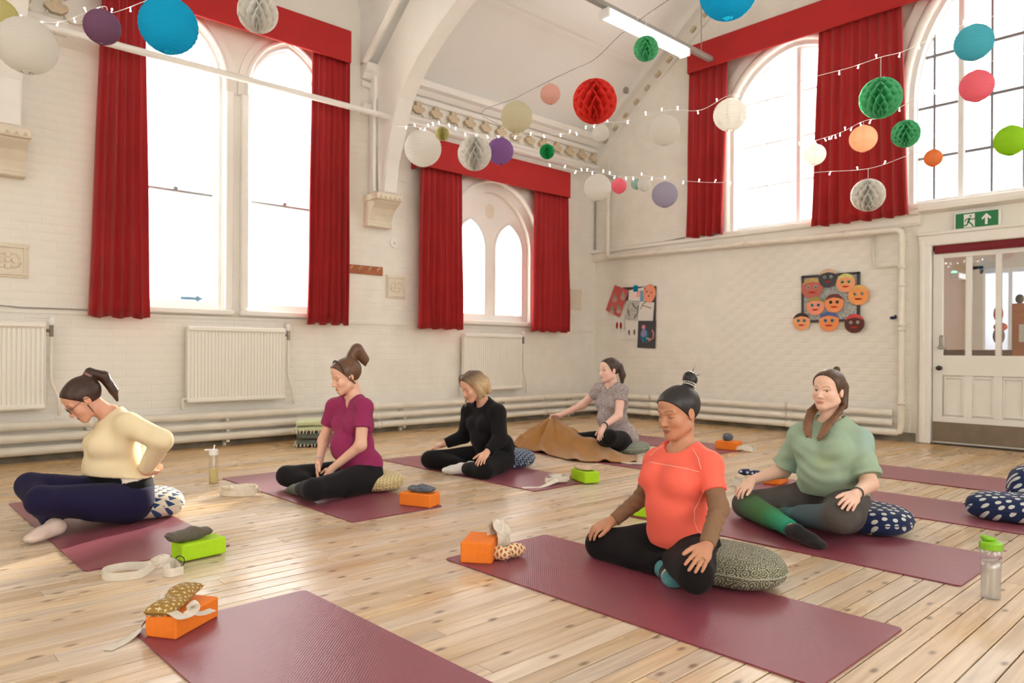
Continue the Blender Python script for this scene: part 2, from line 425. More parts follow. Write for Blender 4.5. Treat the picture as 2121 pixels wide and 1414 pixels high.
# painted bricks, each with its own edges
BL, BH = 0.2325, 0.0775
def brick_data(k, wall):
    rs = random.Random(k); hl, hh = BL / 2 - 0.002, BH / 2 - 0.002; c = 0.005
    d = [0.0016 + rs.uniform(-0.0008, 0.0008) for _ in range(4)]
    base = [(-hl, -hh), (hl, -hh), (hl, hh), (-hl, hh)]
    vs = [(a, b, 0.0) for a, b in base] + [(a * (1 - c / hl), b * (1 - c / hh), d[i]) for i, (a, b) in enumerate(base)]
    fs = [(4, 5, 6, 7), (0, 1, 5, 4), (1, 2, 6, 5), (2, 3, 7, 6), (3, 0, 4, 7)]
    if wall == 'L': vs = [(a, -d_, b) for a, b, d_ in vs]
    else: vs = [(-d_, -a, b) for a, b, d_ in vs]
    me = bpy.data.meshes.new('brick'); me.from_pydata(vs, [], fs); me.materials.append(m_brick); return me, vs, fs
def brick_wall(wall, parent, a0, a1, z0, z1, blocked, dist):
    protos = [brick_data(k, wall) for k in range(8)]
    cells = []; r = 0; z = z0 + BH / 2
    while z < z1:
        a = a0 + (BL / 2 if r % 2 else 0) + BL / 2
        while a < a1 - BL / 2 + 0.001:
            if not blocked(a, z): cells.append((a, z))
            a += BL
        r += 1; z += BH
    cells.sort(key=dist)
    V = []; F = []
    for i, (a, z) in enumerate(cells):
        me, vs, fs = protos[random.randrange(8)]
        loc = (a, YL, z) if wall == 'L' else (XR, a, z)
        if i < 300: share(me, 'brick', parent, loc)
        else:
            o = len(V); V += [(p[0] + loc[0], p[1] + loc[1], p[2] + loc[2]) for p in vs]; F += [tuple(q + o for q in f) for f in fs]
    mesh_obj('bricks_far', V, F, m_brick, parent, kind='stuff', fix=False)
def grow(o, g):
    c, w, z0, zs, h = o; return open_arch(c, w + g, z0 - 0.06, zs, h + g)
gL = [grow(W1, 0.19), grow(W2, 0.19), grow(W3, 0.23)]
gR = [grow(R1, 0.26), grow(R2, 0.26)]
def rect_hit(a, z, r, m=0.0): return r[0] - m - BL / 2 < a < r[1] + m + BL / 2 and r[2] - m - BH / 2 < z < r[3] + m + BH / 2
plaques = [(0.96, 1.27, 1.62, 1.92), (5.0, 5.29, 1.65, 1.94), (8.37, 8.62, 1.65, 1.97)]
def blockedL(a, z): return any(inside(g, a + s, z + t) for g in gL for s in (-BL / 2, 0, BL / 2) for t in (-BH / 2, BH / 2)) or any(rect_hit(a, z, p, 0.02) for p in plaques)
def blockedR(a, z): return any(inside(g, a + s, z + t) for g in gR for s in (-BL / 2, 0, BL / 2) for t in (-BH / 2, BH / 2)) or rect_hit(a, z, (DOOR[0] - 0.15, DOOR[1] + 0.14, 0, DOOR[3] + 0.42)) or 2.43 < z < 2.66 or z > ZC + SLOPE * (YL - a) - 0.42
brick_wall('L', wall_left, 0.55, XR - 0.02, 0.18, 3.9, blockedL, lambda c: (c[0] < 0.9) * 50 + math.hypot(c[0], c[1] - 1))
brick_wall('R', wall_right, 1.45, YL - 0.01, 0.12, 5.6, blockedR, lambda c: (c[0] < 1.8) * 50 + math.hypot(c[0] - 3.4, c[1] - 1))

# ---------------------------------------------------------------- sloping ceiling with the lunette vault
def roof_y(z): return YL - (z - ZC) / SLOPE
mb = MB()
edge = [(XB, YL, ZC)] + [(x, roof_y(z), z) for x, z in DP] + [(XR + 0.02, YL, ZC), (XR + 0.02, yr, zr), (XB, yr, zr)]
tr = tessellate_polygon([[Vector((p[0], p[1], 0)) for p in edge]])
mb.add(edge, [tuple(t) for t in tr])
for i in range(len(DP) - 1):
    (xa, za), (xb, zb) = DP[i], DP[i + 1]
    mb.add([(xa, YL, za), (xb, YL, zb), (xb, roof_y(zb), zb), (xa, roof_y(za), za)], [(0, 1, 2, 3)])
ceiling = struct(mb.build('ceiling', m_plaster))
MB().add([(XB, yr, zr), (XR + 0.02, yr, zr), (XR + 0.02, YN, ZC), (XB, YN, ZC)], [(0, 1, 2, 3)]).build('ceiling_slope', m_plaster, ceiling)

# ---------------------------------------------------------------- eaves cornice: mouldings and a row of trefoil ornaments
trim_n = [0]
def trim(mb, m, smooth=False):
    trim_n[0] += 1; return struct(mb.build('trim_%d' % trim_n[0], m, smooth=smooth))
def moulding_y(x0, x1, prof, m):
    """prof: closed (offset from wall, z) outline"""
    return trim(MB().prism([(x0, YL - o, z) for o, z in prof], (x1 - x0, 0, 0)), m)
for x0, x1 in ((XB, dx1), (dx2, XR)):
    c = moulding_y(x0, x1, [(0, 4.26), (0.05, 4.26), (0.08, 4.30), (0.09, 4.32), (0.14, 4.35), (0.15, 4.40), (0.15, 4.43), (0, 4.45)], m_trim)
    MB().prism([(x0, YL - o, z) for o, z in [(0, 4.17), (0.035, 4.17), (0.045, 4.19), (0.045, 4.225), (0, 4.235)]], (x1 - x0, 0, 0)).build('moulding', m_trim, c)
    MB().prism([(x0, YL - o, z) for o, z in [(0, 3.88), (0.06, 3.90), (0.075, 3.93), (0.075, 3.96), (0.04, 3.98), (0, 3.985)]], (x1 - x0, 0, 0)).build('moulding', m_trim, c)
    MB().prism([(x0, YL - o, z) for o, z in [(0, 3.84), (0.03, 3.84), (0.03, 3.87), (0, 3.87)]], (x1 - x0, 0, 0)).build('moulding', m_trim, c)
    pr = MB()
    def trefoil(mb_):
        pts = []
        for cx_, cz_, r_, a0, a1 in ((-0.06, 0.0, 0.035, 200, 60), (0.0, 0.055, 0.042, 190, -10), (0.06, 0.0, 0.035, 120, -20)):
            for i in range(7):
                a = math.radians(a0 + (a1 - a0) * i / 6); pts.append((cx_ + r_ * math.cos(a), -0.06, cz_ + r_ * math.sin(a)))
        pts += [(0.04, -0.06, -0.055), (-0.04, -0.06, -0.055)]
        return mb_.prism(pts, (0, 0.062, 0))
    tmp = trefoil(MB()).build('trefoil_ornament', m_orn, c); proto = tmp.data
    xs = np.arange(x0 + 0.25, x1 - 0.05, 0.285); xs = [v for v in xs if v > 0.7 or x0 > 0]
    tmp.location = (xs[0], YL, 4.075)
    for v in xs[1:]: share(proto, 'trefoil_ornament', c, (v, YL, 4.075))
    for v in xs:
        pass
    arcs = MB()
    for v in xs:
        arcs.tube([(v + 0.1425 + 0.075 * math.cos(PI + PI * t / 8), YL - 0.03, 4.03 + 0.05 * math.sin(PI + PI * t / 8)) for t in range(9)], 0.012, 6)
    arcs.build('scroll_band', m_stone, c)
# string course below the sills and one on the gable wall, with its cable clips
moulding_y(-0.5, XR, [(0, 1.315), (0.018, 1.315), (0.018, 1.345), (0, 1.352)], m_wall)
trim(MB().prism([(XR - o, 2.86, z) for o, z in [(0, 2.44), (0.05, 2.44), (0.07, 2.47), (0.07, 2.545), (0.12, 2.56), (0.12, 2.60), (0.0, 2.635)]], (0, YL - 2.86, 0)), m_wall)
trim(MB().prism([(XR - o, 1.5, z) for o, z in [(0, 2.56), (0.05, 2.56), (0.12, 2.58), (0.12, 2.62), (0.0, 2.645)]], (0, 1.36, 0)), m_wall)
# rake moulding with small brackets up the gable
def rake(o0, o1, depth, m):
    """strip parallel to the roof between o0 and o1 below it"""
    pts = []
    for yy, s in ((YL, 0), (3.6, 0)):
        pts.append((yy, ZC + SLOPE * (YL - yy)))
    k = math.sqrt(1 + SLOPE ** 2)
    return MB().prism([(XR, pts[0][0], pts[0][1] - o0 * k), (XR, pts[1][0], pts[1][1] - o0 * k), (XR, pts[1][0], pts[1][1] - o1 * k), (XR, pts[0][0], pts[0][1] - o1 * k)], (-depth, 0, 0))
rk = trim(rake(0.0, 0.10, 0.12, m_trim), m_trim)
rake(0.28, 0.31, 0.05, m_trim).build('moulding', m_trim, rk)
ang = math.atan(SLOPE)
t0 = MB().box((0, 0, 0), (0.05, 0.10, 0.05), ch=0.012).build('bracket_ornament', m_orn, rk)
for i in range(17):
    yy = YL - 0.22 - i * 0.2; zz = ZC + SLOPE * (YL - yy) - 0.20 * 1.27
    o = t0 if i == 0 else share(t0.data, 'bracket_ornament', rk, (0, 0, 0))
    o.location = (XR - 0.022, yy, zz); o.rotation_euler = (-ang, 0, 0)
# thin grey upright at the gable, purlin, hanging trunking
trim(MB().box((XR - 0.10, 6.93, 5.40), (0.2, 0.05, 0.95), ch=0.01), m_rail)
trim(MB().box((3.2, 6.98, 5.50), (11.3, 0.05, 0.05)).prism([(-2.4, 6.5, 5.32), (-2.4, 6.56, 5.26), (-2.4, 6.60, 5.24), (-2.4, 6.70, 5.17), (-2.4, 6.62, 5.22)], (11.3, 0, 0)), m_plaster)

# ---------------------------------------------------------------- roof trusses: wall post, arched brace, corbel
def truss(xc, lab):
    t = thing('roof_truss', lab, 'roof truss', (xc, YL, 2.5), 'white timber roof trusses')
    inner = [(7.335, 2.88), (7.28, 3.24), (7.16, 3.56), (7.00, 3.91), (6.81, 4.14), (6.63, 4.30), (6.32, 4.50), (5.99, 4.67), (5.2, 4.98), (4.4, 5.20)]
    outer = [(4.4, 6.55), (5.6, 5.8), (6.4, 5.28), (6.87, 4.93), (7.31, 4.58), (7.645, 4.30), (7.645, 3.7), (7.50, 3.45), (7.46, 2.88)]
    MB().prism([(xc - 0.085, y_, z_) for y_, z_ in inner + outer], (0.17, 0, 0)).build('arched_brace', m_trim, t)
    MB().prism([(xc - 0.10, y_, z_) for y_, z_ in [(7.36, 2.86), (7.30, 3.22), (7.17, 3.53), (7.02, 3.88), (6.83, 4.11), (6.65, 4.27), (6.34, 4.47), (6.01, 4.64), (5.2, 4.94), (5.2, 4.99), (6.02, 4.69), (6.35, 4.52), (6.66, 4.32), (6.85, 4.16), (7.04, 3.92), (7.19, 3.58), (7.32, 3.24), (7.38, 2.86)]], (0.20, 0, 0)).build('edge_bead', m_trim, t)
    MB().box((xc, YL - 0.075, 3.58), (0.20, 0.15, 1.42), ch=0.015).build('wall_post', m_trim, t)
    MB().tube([(xc - 0.12, YL - 0.17, 2.9), (xc - 0.12, YL - 0.17, 4.0)], 0.02, 8).build('shaft', m_trim, t)
    MB().tube([(xc - 0.2, 7.58, 4.45), (xc - 0.2, 5.2, 4.45 + 2.38 * SLOPE - 0.02)], 0.05, 10).build('rafter', m_trim, t)
    cw = 0.33
    c = MB().prism([(xc - cw / 2, YL - o, z) for o, z in [(0, 2.50), (0.10, 2.50), (0.12, 2.53), (0.10, 2.56), (0.13, 2.62), (0.19, 2.70), (0.28, 2.76), (0.30, 2.78), (0, 2.78)]], (cw, 0, 0)).build('corbel', m_stone, t)
    MB().box((xc, YL - 0.165, 2.825), (cw + 0.03, 0.33, 0.085), ch=0.012).build('corbel_cap', m_stone, c)
    MB().box((xc, YL - 0.062, 2.505), (cw + 0.02, 0.13, 0.035), ch=0.01).build('corbel_bead', m_stone, c)
    for k in range(5):
        a = xc - 0.13 + k * 0.065
        MB().prism([(a - 0.02, YL - 0.331, 2.80), (a, YL - 0.331, 2.83), (a + 0.02, YL - 0.331, 2.80)], (0, -0.004, 0)).build('carving', m_orn, c)
    return t
truss(1.06, 'white roof truss with stone corbel at the far left edge')
truss(4.845, 'white arched roof truss standing on a corbel between the two left windows')
tie = tag(MB().tube([(-1.5, YL - 0.43, 3.73), (XR, YL - 0.43, 3.73)], 0.033, 12).build('curtain_tie_rod', m_trim, base=(3.7, YL - 0.43, 3.73), smooth=True), 'long white rod running along the window wall between the trusses', 'rod')
# ================================================================ windows
def sweep_arch(mb, plane, c, w, z0, zs, h, off, r, pointed=True, n=12, seg=8):
    pts2 = [(c - w, z0)] + arch_pts(c, w, zs, h, n, pointed) + [(c + w, z0)]
    pts = [((a, YL - off, z) if plane == 'L' else (XR - off, a, z)) for a, z in pts2]
    return mb.tube(pts, r, seg)
def band_arch(mb, plane, c, w, z0, zs, h, width, off0, off1, pointed=True, n=12, inner=0.0):
    """flat frame of given width inside an opening, from depth off0 to off1 (off measured into the room)"""
    o = [(c - w, z0)] + arch_pts(c, w, zs, h, n, pointed) + [(c + w, z0)]
    i = [(c - w + width, z0 + inner)] + arch_pts(c, w - width, zs, h - width, n, pointed) + [(c + w - width, z0 + inner)]
    P = lambda a, z, d: (a, YL - d, z) if plane == 'L' else (XR - d, a, z)
    k = len(o)
    vs = [P(a, z, off1) for a, z in o] + [P(a, z, off1) for a, z in i] + [P(a, z, off0) for a, z in o] + [P(a, z, off0) for a, z in i]
    fs = []
    for j in range(k - 1):
        fs += [(j, j + 1, k + j + 1, k + j), (2 * k + j, 3 * k + j, 3 * k + j + 1, 2 * k + j + 1), (j, 2 * k + j, 2 * k + j + 1, j + 1), (k + j, k + j + 1, 3 * k + j + 1, 3 * k + j)]
    return mb.add(vs, fs)
wn = [0]
def window(plane, spec, pointed=True):
    wn[0] += 1
    c, w, z0, zs, h = spec
    P = lambda a, z, d: (a, YL - d, z) if plane == 'L' else (XR - d, a, z)
    root = struct(band_arch(MB(), plane, c, w, z0, zs, h, 0.06, -0.20, -0.12, pointed).build('window_%d' % wn[0], m_frame))
    sb = MB(); 
    if plane == 'L': sb.box((c, YL + 0.16, z0 + 0.04), (2 * w, 0.09, 0.08))
    else: sb.box((XR + 0.16, c, z0 + 0.04), (0.09, 2 * w, 0.08))
    sb.build('bottom_rail', m_frame, root)
    return root, P
def pane(root, pts2, P, d, m=None):
    return MB().prism([P(a, z, d) for a, z in pts2], tuple(Vector(P(0, 0, d - 0.006)) - Vector(P(0, 0, d)))).build('pane', m or m_pane, root)

# tall pair on the left wall
for spec, arrow in ((W1, True), (W2, False)):
    c, w, z0, zs, h = spec
    root, P = window('L', spec)
    zm = 2.62
    MB().box((c, YL + 0.155, zm), (2 * w - 0.08, 0.06, 0.030), ch=0.006).build('meeting_rail', mat('sash_rail_grey', rgb(150, 155, 155), 0.5), root)
    MB().box((c + 0.02, YL + 0.125, zm + 0.027), (0.05, 0.02, 0.03), ch=0.005).build('sash_latch', mat('latch_metal', rgb(150, 150, 150), 0.3, metal=0.8), root)
    pane(root, [(c - w + 0.05, z0 + 0.05), (c + w - 0.05, z0 + 0.05), (c + w - 0.05, zm), (c - w + 0.05, zm)], P, -0.165)
    pane(root, [(c + w - 0.05, zm), (c - w + 0.05, zm)] + arch_pts(c, w - 0.05, zs, h - 0.05, 10), P, -0.165)
    band_arch(MB(), 'L', c, w, z0, zs, h, 0.035, -0.12, -0.03).build('inner_bead', m_frame, root)
    t = sweep_arch(MB(), 'L', c, w + 0.035, z0, zs, h + 0.04, 0.012, 0.028); t.build('roll_moulding', m_trim, root, smooth=True)
    band_arch(MB(), 'L', c, w + 0.13, zs - 0.1, zs, h + 0.14, 0.10, -0.01, 0.018).build('hood_moulding', m_trim, root)
    for s in (-1, 1):
        MB().box((c + s * (w + 0.055), YL - 0.02, (z0 + zs - 0.08) / 2), (0.09, 0.06, zs - 0.08 - z0), ch=0.012).build('jamb', m_trim, root)
    MB().box((c, YL - 0.03, z0 - 0.03), (2 * w + 0.22, 0.10, 0.06), ch=0.012).build('window_sill', m_trim, root)
    if arrow:                              # blue card arrow on the glass
        ax, az = 2.62, 1.53
        q = [(0, -0.018), (0.155, -0.018), (0.155, -0.038), (0.235, 0.002), (0.155, 0.035), (0.155, 0.016), (0, 0.016)]
        tag(MB().prism([(ax + a, YL + 0.155, az + z) for a, z in q], (0, 0.003, 0)).build('paper_arrow', mat('arrow_card', rgb(105, 140, 165), 0.7), base=(ax, YL + 0.155, az)), 'small blue paper arrow stuck on the lower left window pane', 'arrow')

# smaller window with plate tracery
root, P = window('L', W3)
c, w, z0, zs, h = W3
sweep_arch(MB(), 'L', c, w + 0.03, z0, zs, h + 0.03, 0.01, 0.035).build('roll_moulding', m_trim, root, smooth=True)
band_arch(MB(), 'L', c, w + 0.17, zs - 0.2, zs, h + 0.19, 0.13, -0.01, 0.03).build('hood_moulding', m_trim, root)
wi = 0.74
band_arch(MB(), 'L', c, w, z0, zs, h, 0.13, -0.20, -0.05, True).build('splay', m_trim, root)
# plate: outer round head with two lancets cut out
def lancet(cc): return [(cc + 0.29, z0 + 0.10), (cc - 0.29, z0 + 0.10)] + arch_pts(cc, 0.29, 2.44, 0.42, 8)
out2 = [(c - wi, z0 + 0.02), (c + wi, z0 + 0.02)] + arch_pts(c, wi, zs, 0.80, 12, True)[::-1]
polys = [[Vector((a, z, 0)) for a, z in out2]] + [[Vector((a, z, 0)) for a, z in lancet(c + s * 0.36)] for s in (-1, 1)]
flat = [p for q in polys for p in q]
mb = MB(); tr = tessellate_polygon(polys)
mb.add([P(p.x, p.y, -0.13) for p in flat], tr); mb.add([P(p.x, p.y, -0.19) for p in flat], [tuple(t)[::-1] for t in tr])
o = 0
for q in polys:
    for i in range(len(q)):
        a, b = q[i], q[(i + 1) % len(q)]
        mb.add([P(a.x, a.y, -0.13), P(b.x, b.y, -0.13), P(b.x, b.y, -0.19), P(a.x, a.y, -0.19)], [(0, 1, 2, 3)])
mb.build('tracery_plate', m_trim, root)
MB().prism([P(c + 0.09 * math.cos(2 * PI * k / 10), 2.98 + 0.11 * math.sin(2 * PI * k / 10), -0.128) for k in range(10)], (0, 0.012, 0)).build('tracery_boss', m_stone, root)
m_frost = mat('obscured_glass', (0.95, 0.97, 1.0), 0.9, transl=0.92)
for s in (-1, 1):
    band_arch(MB(), 'L', c + s * 0.36, 0.29, z0 + 0.10, 2.44, 0.42, 0.035, -0.17, -0.115, True, 8).build('light_frame', m_frame, root)
    pane(root, lancet(c + s * 0.36), P, -0.165)
    MB().tube([(c + s * 0.36 + 0.11, YL + 0.158, 1.5), (c + s * 0.36 + 0.11, YL + 0.158, 2.6)], 0.004, 5).build('leading', m_rail, root)
MB().box((c, YL - 0.02, z0 - 0.03), (2 * w + 0.30, 0.12, 0.06), ch=0.012).build('window_sill', m_trim, root)

# the two big windows in the gable
m_bar = mat('iron_glazing_bar', rgb(120, 120, 124), 0.5)
def big_window(spec, mull, vbars, hbars, m_bar, bw):
    c, w, z0, zs, h = spec
    root, P = window('R', spec)
    pts = [(c + w - 0.03, z0 + 0.03), (c - w + 0.03, z0 + 0.03)] + arch_pts(c, w - 0.03, zs, h - 0.03, 12)
    cuts = sorted([c - w] + list(vbars) + list(mull) + [c + w])
    R_ = (w * w + h * h) / (2 * w)
    def top(a):
        d = abs(a - c)
        k = (R_ - w) + d
        return zs + math.sqrt(max(0.0, R_ * R_ - k * k)) if R_ > k else zs
    rows = sorted([z0] + [z for z in hbars] + [zs + h])
    for i in range(len(cuts) - 1):
        a0, a1 = cuts[i] + 0.004, cuts[i + 1] - 0.004
        for j in range(len(rows) - 1):
            b0, b1 = rows[j] + 0.004, rows[j + 1] - 0.004
            pl_ = []
            N = 6
            tops = [(a0 + (a1 - a0) * k / N, min(b1, top(a0 + (a1 - a0) * k / N) - 0.02)) for k in range(N + 1)]
            if max(t[1] for t in tops) <= b0 + 0.03: continue
            pl_ = [(a1, b0), (a0, b0)] + [(a, max(z, b0 + 0.001)) for a, z in tops]
            pane(root, pl_, P, -0.165)
    for a in vbars: MB().box((XR + 0.155, a, (z0 + top(a)) / 2), (0.03, bw, top(a) - z0)).build('glazing_bar', m_bar, root)
    for a in mull: MB().box((XR + 0.14, a, (z0 + top(a)) / 2), (0.10, 0.065, top(a) - z0), ch=0.01).build('mullion', m_frame, root)
    for z in hbars:
        if z < zs: hw = w
        else:
            t = math.sqrt(max(0, R_ * R_ - (z - zs) ** 2)) - (R_ - w); hw = max(0.05, t)
        MB().box((XR + 0.15, c, z), (0.03, 2 * hw, bw * 1.3)).build('glazing_bar', m_bar, root)
    band_arch(MB(), 'R', c, w, z0, zs, h, 0.05, -0.14, -0.02).build('inner_bead', m_frame, root)
    sweep_arch(MB(), 'R', c, w + 0.05, z0, zs, h + 0.05, 0.02, 0.055).build('roll_moulding', m_trim, root, smooth=True)
    band_arch(MB(), 'R', c, w + 0.22, zs - 0.2, zs, h + 0.24, 0.12, -0.01, 0.045).build('hood_moulding', m_trim, root)
    MB().box((XR - 0.03, c, z0 - 0.02), (0.14, 2 * w + 0.3, 0.07), ch=0.012).build('window_sill', m_trim, root)
big_window(R1, [R1[0]], [R1[0] - 0.46, R1[0] + 0.46], [3.22, 3.78, 4.36], mat('glare_washed_bar', rgb(236, 236, 236), 0.4), 0.014)  # left window's bars lightened and thinned to imitate glare washing them out
big_window(R2, [2.50, 1.36], [2.78, 2.22, 1.93, 1.65], [3.22, 3.79, 4.36, 4.95], m_bar, 0.022)

# neighbouring slate roof outside the gable windows
slate_m = mat('roof_slate', rgb(118, 130, 152), 0.55, var=0.3, vscale=14, col2=rgb(150, 160, 178))
nb = thing('neighbouring_roof', 'blue grey slate roof of the neighbouring building seen through the arched window', 'roof', (15.4, 2.2, 0.6))
p0 = Vector((13.2, -4.0, 1.2)); dv = Vector((2.4, 0, 2.55)); L = dv.length; dn = dv.normalized(); nrm = dn.cross(Vector((0, 1, 0))).normalized()
if nrm.x > 0: nrm = -nrm
MB().prism([p0, p0 + dv, p0 + dv + Vector((0, 16, 0)), p0 + Vector((0, 16, 0))], -nrm * 0.1).build('roof_deck', slate_m, nb)
sl = []
for r in range(14):
    for k in range(26):
        yy = -1.0 + k * 0.34 + (0.17 if r % 2 else 0); s0 = r * 0.25
        a = p0 + dn * s0 + nrm * 0.03; b = p0 + dn * (s0 + 0.30) + nrm * 0.008
        sl.append((Vector((a.x, yy + p0.y + 4.0, a.z)), Vector((b.x, yy + p0.y + 4.0, b.z))))
V = []; F = []; cnt = 0
for a, b in sl:
    vs = [a, a + Vector((0, 0.33, 0)), b + Vector((0, 0.33, 0)), b]
    vs = vs + [v - nrm * 0.012 for v in vs]
    fs = [(0, 1, 2, 3), (0, 4, 5, 1), (1, 5, 6, 2), (3, 2, 6, 7), (0, 3, 7, 4)]
    if 0.2 < a.y < 6.4 and cnt < 290: MB().add(vs, fs).build('slate', slate_m, nb, fix=False); cnt += 1
    else:
        o = len(V); V += vs; F += [tuple(q + o for q in f) for f in fs]
if V: mesh_obj('slates_far', V, F, slate_m, nb, kind='stuff', fix=False)
MB().box((15.6, 4.0, 3.80), (0.25, 16, 0.12), ch=0.03).build('ridge', slate_m, nb)
MB().box((15.4, 4.0, 0.6), (4.0, 15.5, 1.2)).build('wall', mat('neighbour_brick', rgb(150, 120, 100), 0.9, var=0.2), nb)

# ================================================================ curtains and pelmets
def cloth_mat(name, col, dark, weave=900.0, transl=0.0):
    m = mat(name, col, 0.85, var=0.12, vscale=6, sheen=0.3, transl=transl)
    return m
m_cur = mat('red_curtain', rgb(182, 30, 34), 0.8, var=0.18, vscale=2.2, sheen=0.25, bump=0.1, bscale=300, transl=0.10)
m_pel = mat('red_pelmet', rgb(180, 32, 32), 0.8, var=0.08, vscale=4, bump=0.1, bscale=300)
def curtain(plane, a0t, a1t, a0b, a1b, z0, z1, off, nfold, seed, lab):
    z1 = z1 - 0.03
    rs = random.Random(seed); N = nfold * 10
    ph = [rs.uniform(-0.5, 0.5) for _ in range(nfold + 2)]; am = [rs.uniform(0.6, 1.15) for _ in range(nfold + 2)]
    def fn(u, v):
        k = u * nfold; i = int(k)
        t = 2 * PI * k + 0.7 * ph[min(i, nfold)]
        s = 0.45 + 0.75 * (1 - v)
        A = 0.080 * s * am[min(i, nfold)]
        wob = 0.010 * math.sin(9 * v + i * 1.7) * (1 - v)
        dd = off + A * (0.5 + 0.5 * math.sin(t)) + wob + 0.004 * math.sin(2 * t + i)
        a = (a0b + (a1b - a0b) * u) * (1 - v) + (a0t + (a1t - a0t) * u) * v + 0.012 * math.cos(t) * s
        z = z0 + (z1 - z0) * v + (0.012 * math.sin(t * 0.5 + seed) if v == 0 else 0)
        return (a, YL - dd, z) if plane == 'L' else (XR - dd, a, z)
    base = ((a0b + a1b) / 2, YL - off, z0) if plane == 'L' else (XR - off, (a0b + a1b) / 2, z0)
    o = MB().grid(fn, N + 1, 26).build('curtain', m_cur, base=base, smooth=True, fix=False)
    solid(o, 0.006); return tag(o, lab, 'curtain', 'red hall curtains')
OC = 0.17
def lx(px, py=600): return LW(px, py, OC)[0]
curtain('L', lx(214, 30), lx(300, 60), lx(180), lx(308), LW(240, 657, OC)[2], 4.62, OC - 0.04, 6, 1, 'long dark red curtain hanging left of the tall double window')
curtain('L', lx(648, 120), lx(726, 140), lx(632), lx(720), LW(680, 671, OC)[2], 4.55, OC - 0.04, 7, 2, 'long red curtain hanging right of the tall double window beside the coat hooks')
curtain('L', lx(874, 350), lx(957, 360), lx(865), lx(957), LW(910, 681, OC)[2], 3.55, OC - 0.04, 7, 3, 'red curtain on the left of the smaller arched window')
curtain('L', lx(1110, 400), lx(1178, 405), lx(1100), lx(1178), LW(1140, 687, OC)[2], 3.55, OC - 0.04, 7, 4, 'red curtain on the right of the smaller arched window near the corner')
def ry_(px, py): return RW(px, py, 0.16)[1]
curtain('R', ry_(1508, 140), ry_(1427, 150), ry_(1500, 490), ry_(1425, 495), 2.60, 5.06, 0.13, 5, 5, 'red curtain at the left end of the high gable windows')
curtain('R', ry_(1868, 20), ry_(1697, 70), ry_(1887, 447), ry_(1685, 468), RW(1780, 458, 0.16)[2], 5.06, 0.13, 9, 6, 'wide red curtain between the two high arched gable windows')
def pelmet(plane, a0, a1, z0, z1, depth, lab):
    t = thing('pelmet', lab, 'pelmet', ((a0 + a1) / 2, YL - depth, z0) if plane == 'L' else (XR - depth, (a0 + a1) / 2, z0), 'red fabric pelmets')
    if plane == 'L':
        MB().box(((a0 + a1) / 2, YL - depth, (z0 + z1) / 2), (a1 - a0, 0.03, z1 - z0), ch=0.006).build('front_board', m_pel, t)
        for a in (a0 + 0.012, a1 - 0.012): MB().box((a, YL - depth / 2 - 0.012, (z0 + z1) / 2), (0.024, depth - 0.03, z1 - z0)).build('return_board', m_pel, t)
        MB().box(((a0 + a1) / 2, YL - depth / 2 - 0.012, z1 - 0.012), (a1 - a0, depth - 0.03, 0.02)).build('top_board', m_pel, t)
    else:
        MB().box((XR - depth, (a0 + a1) / 2, (z0 + z1) / 2), (0.03, a1 - a0, z1 - z0), ch=0.006).build('front_board', m_pel, t)
        for a in (a0 + 0.012, a1 - 0.012): MB().box((XR - depth / 2 - 0.012, a, (z0 + z1) / 2), (depth - 0.03, 0.024, z1 - z0)).build('return_board', m_pel, t)
        MB().box((XR - depth / 2 - 0.012, (a0 + a1) / 2, z1 - 0.012), (depth - 0.03, a1 - a0, 0.02)).build('top_board', m_pel, t)
PD = 0.25
pelmet('L', 1.62, LW(727, 100, PD)[0], LW(727, 131, PD)[2], LW(727, 65, PD)[2], PD, 'long red pelmet over the tall double window')
pelmet('L', LW(873, 345, PD)[0], LW(1181, 380, PD)[0], LW(1181, 410, PD)[2], LW(1181, 358, PD)[2], PD, 'red pelmet over the smaller arched window')
pelmet('R', 0.4, RW(1424, 140, PD)[1], RW(1425, 153, PD)[2], RW(1433, 95, PD)[2], PD, 'long red pelmet across the high gable windows')
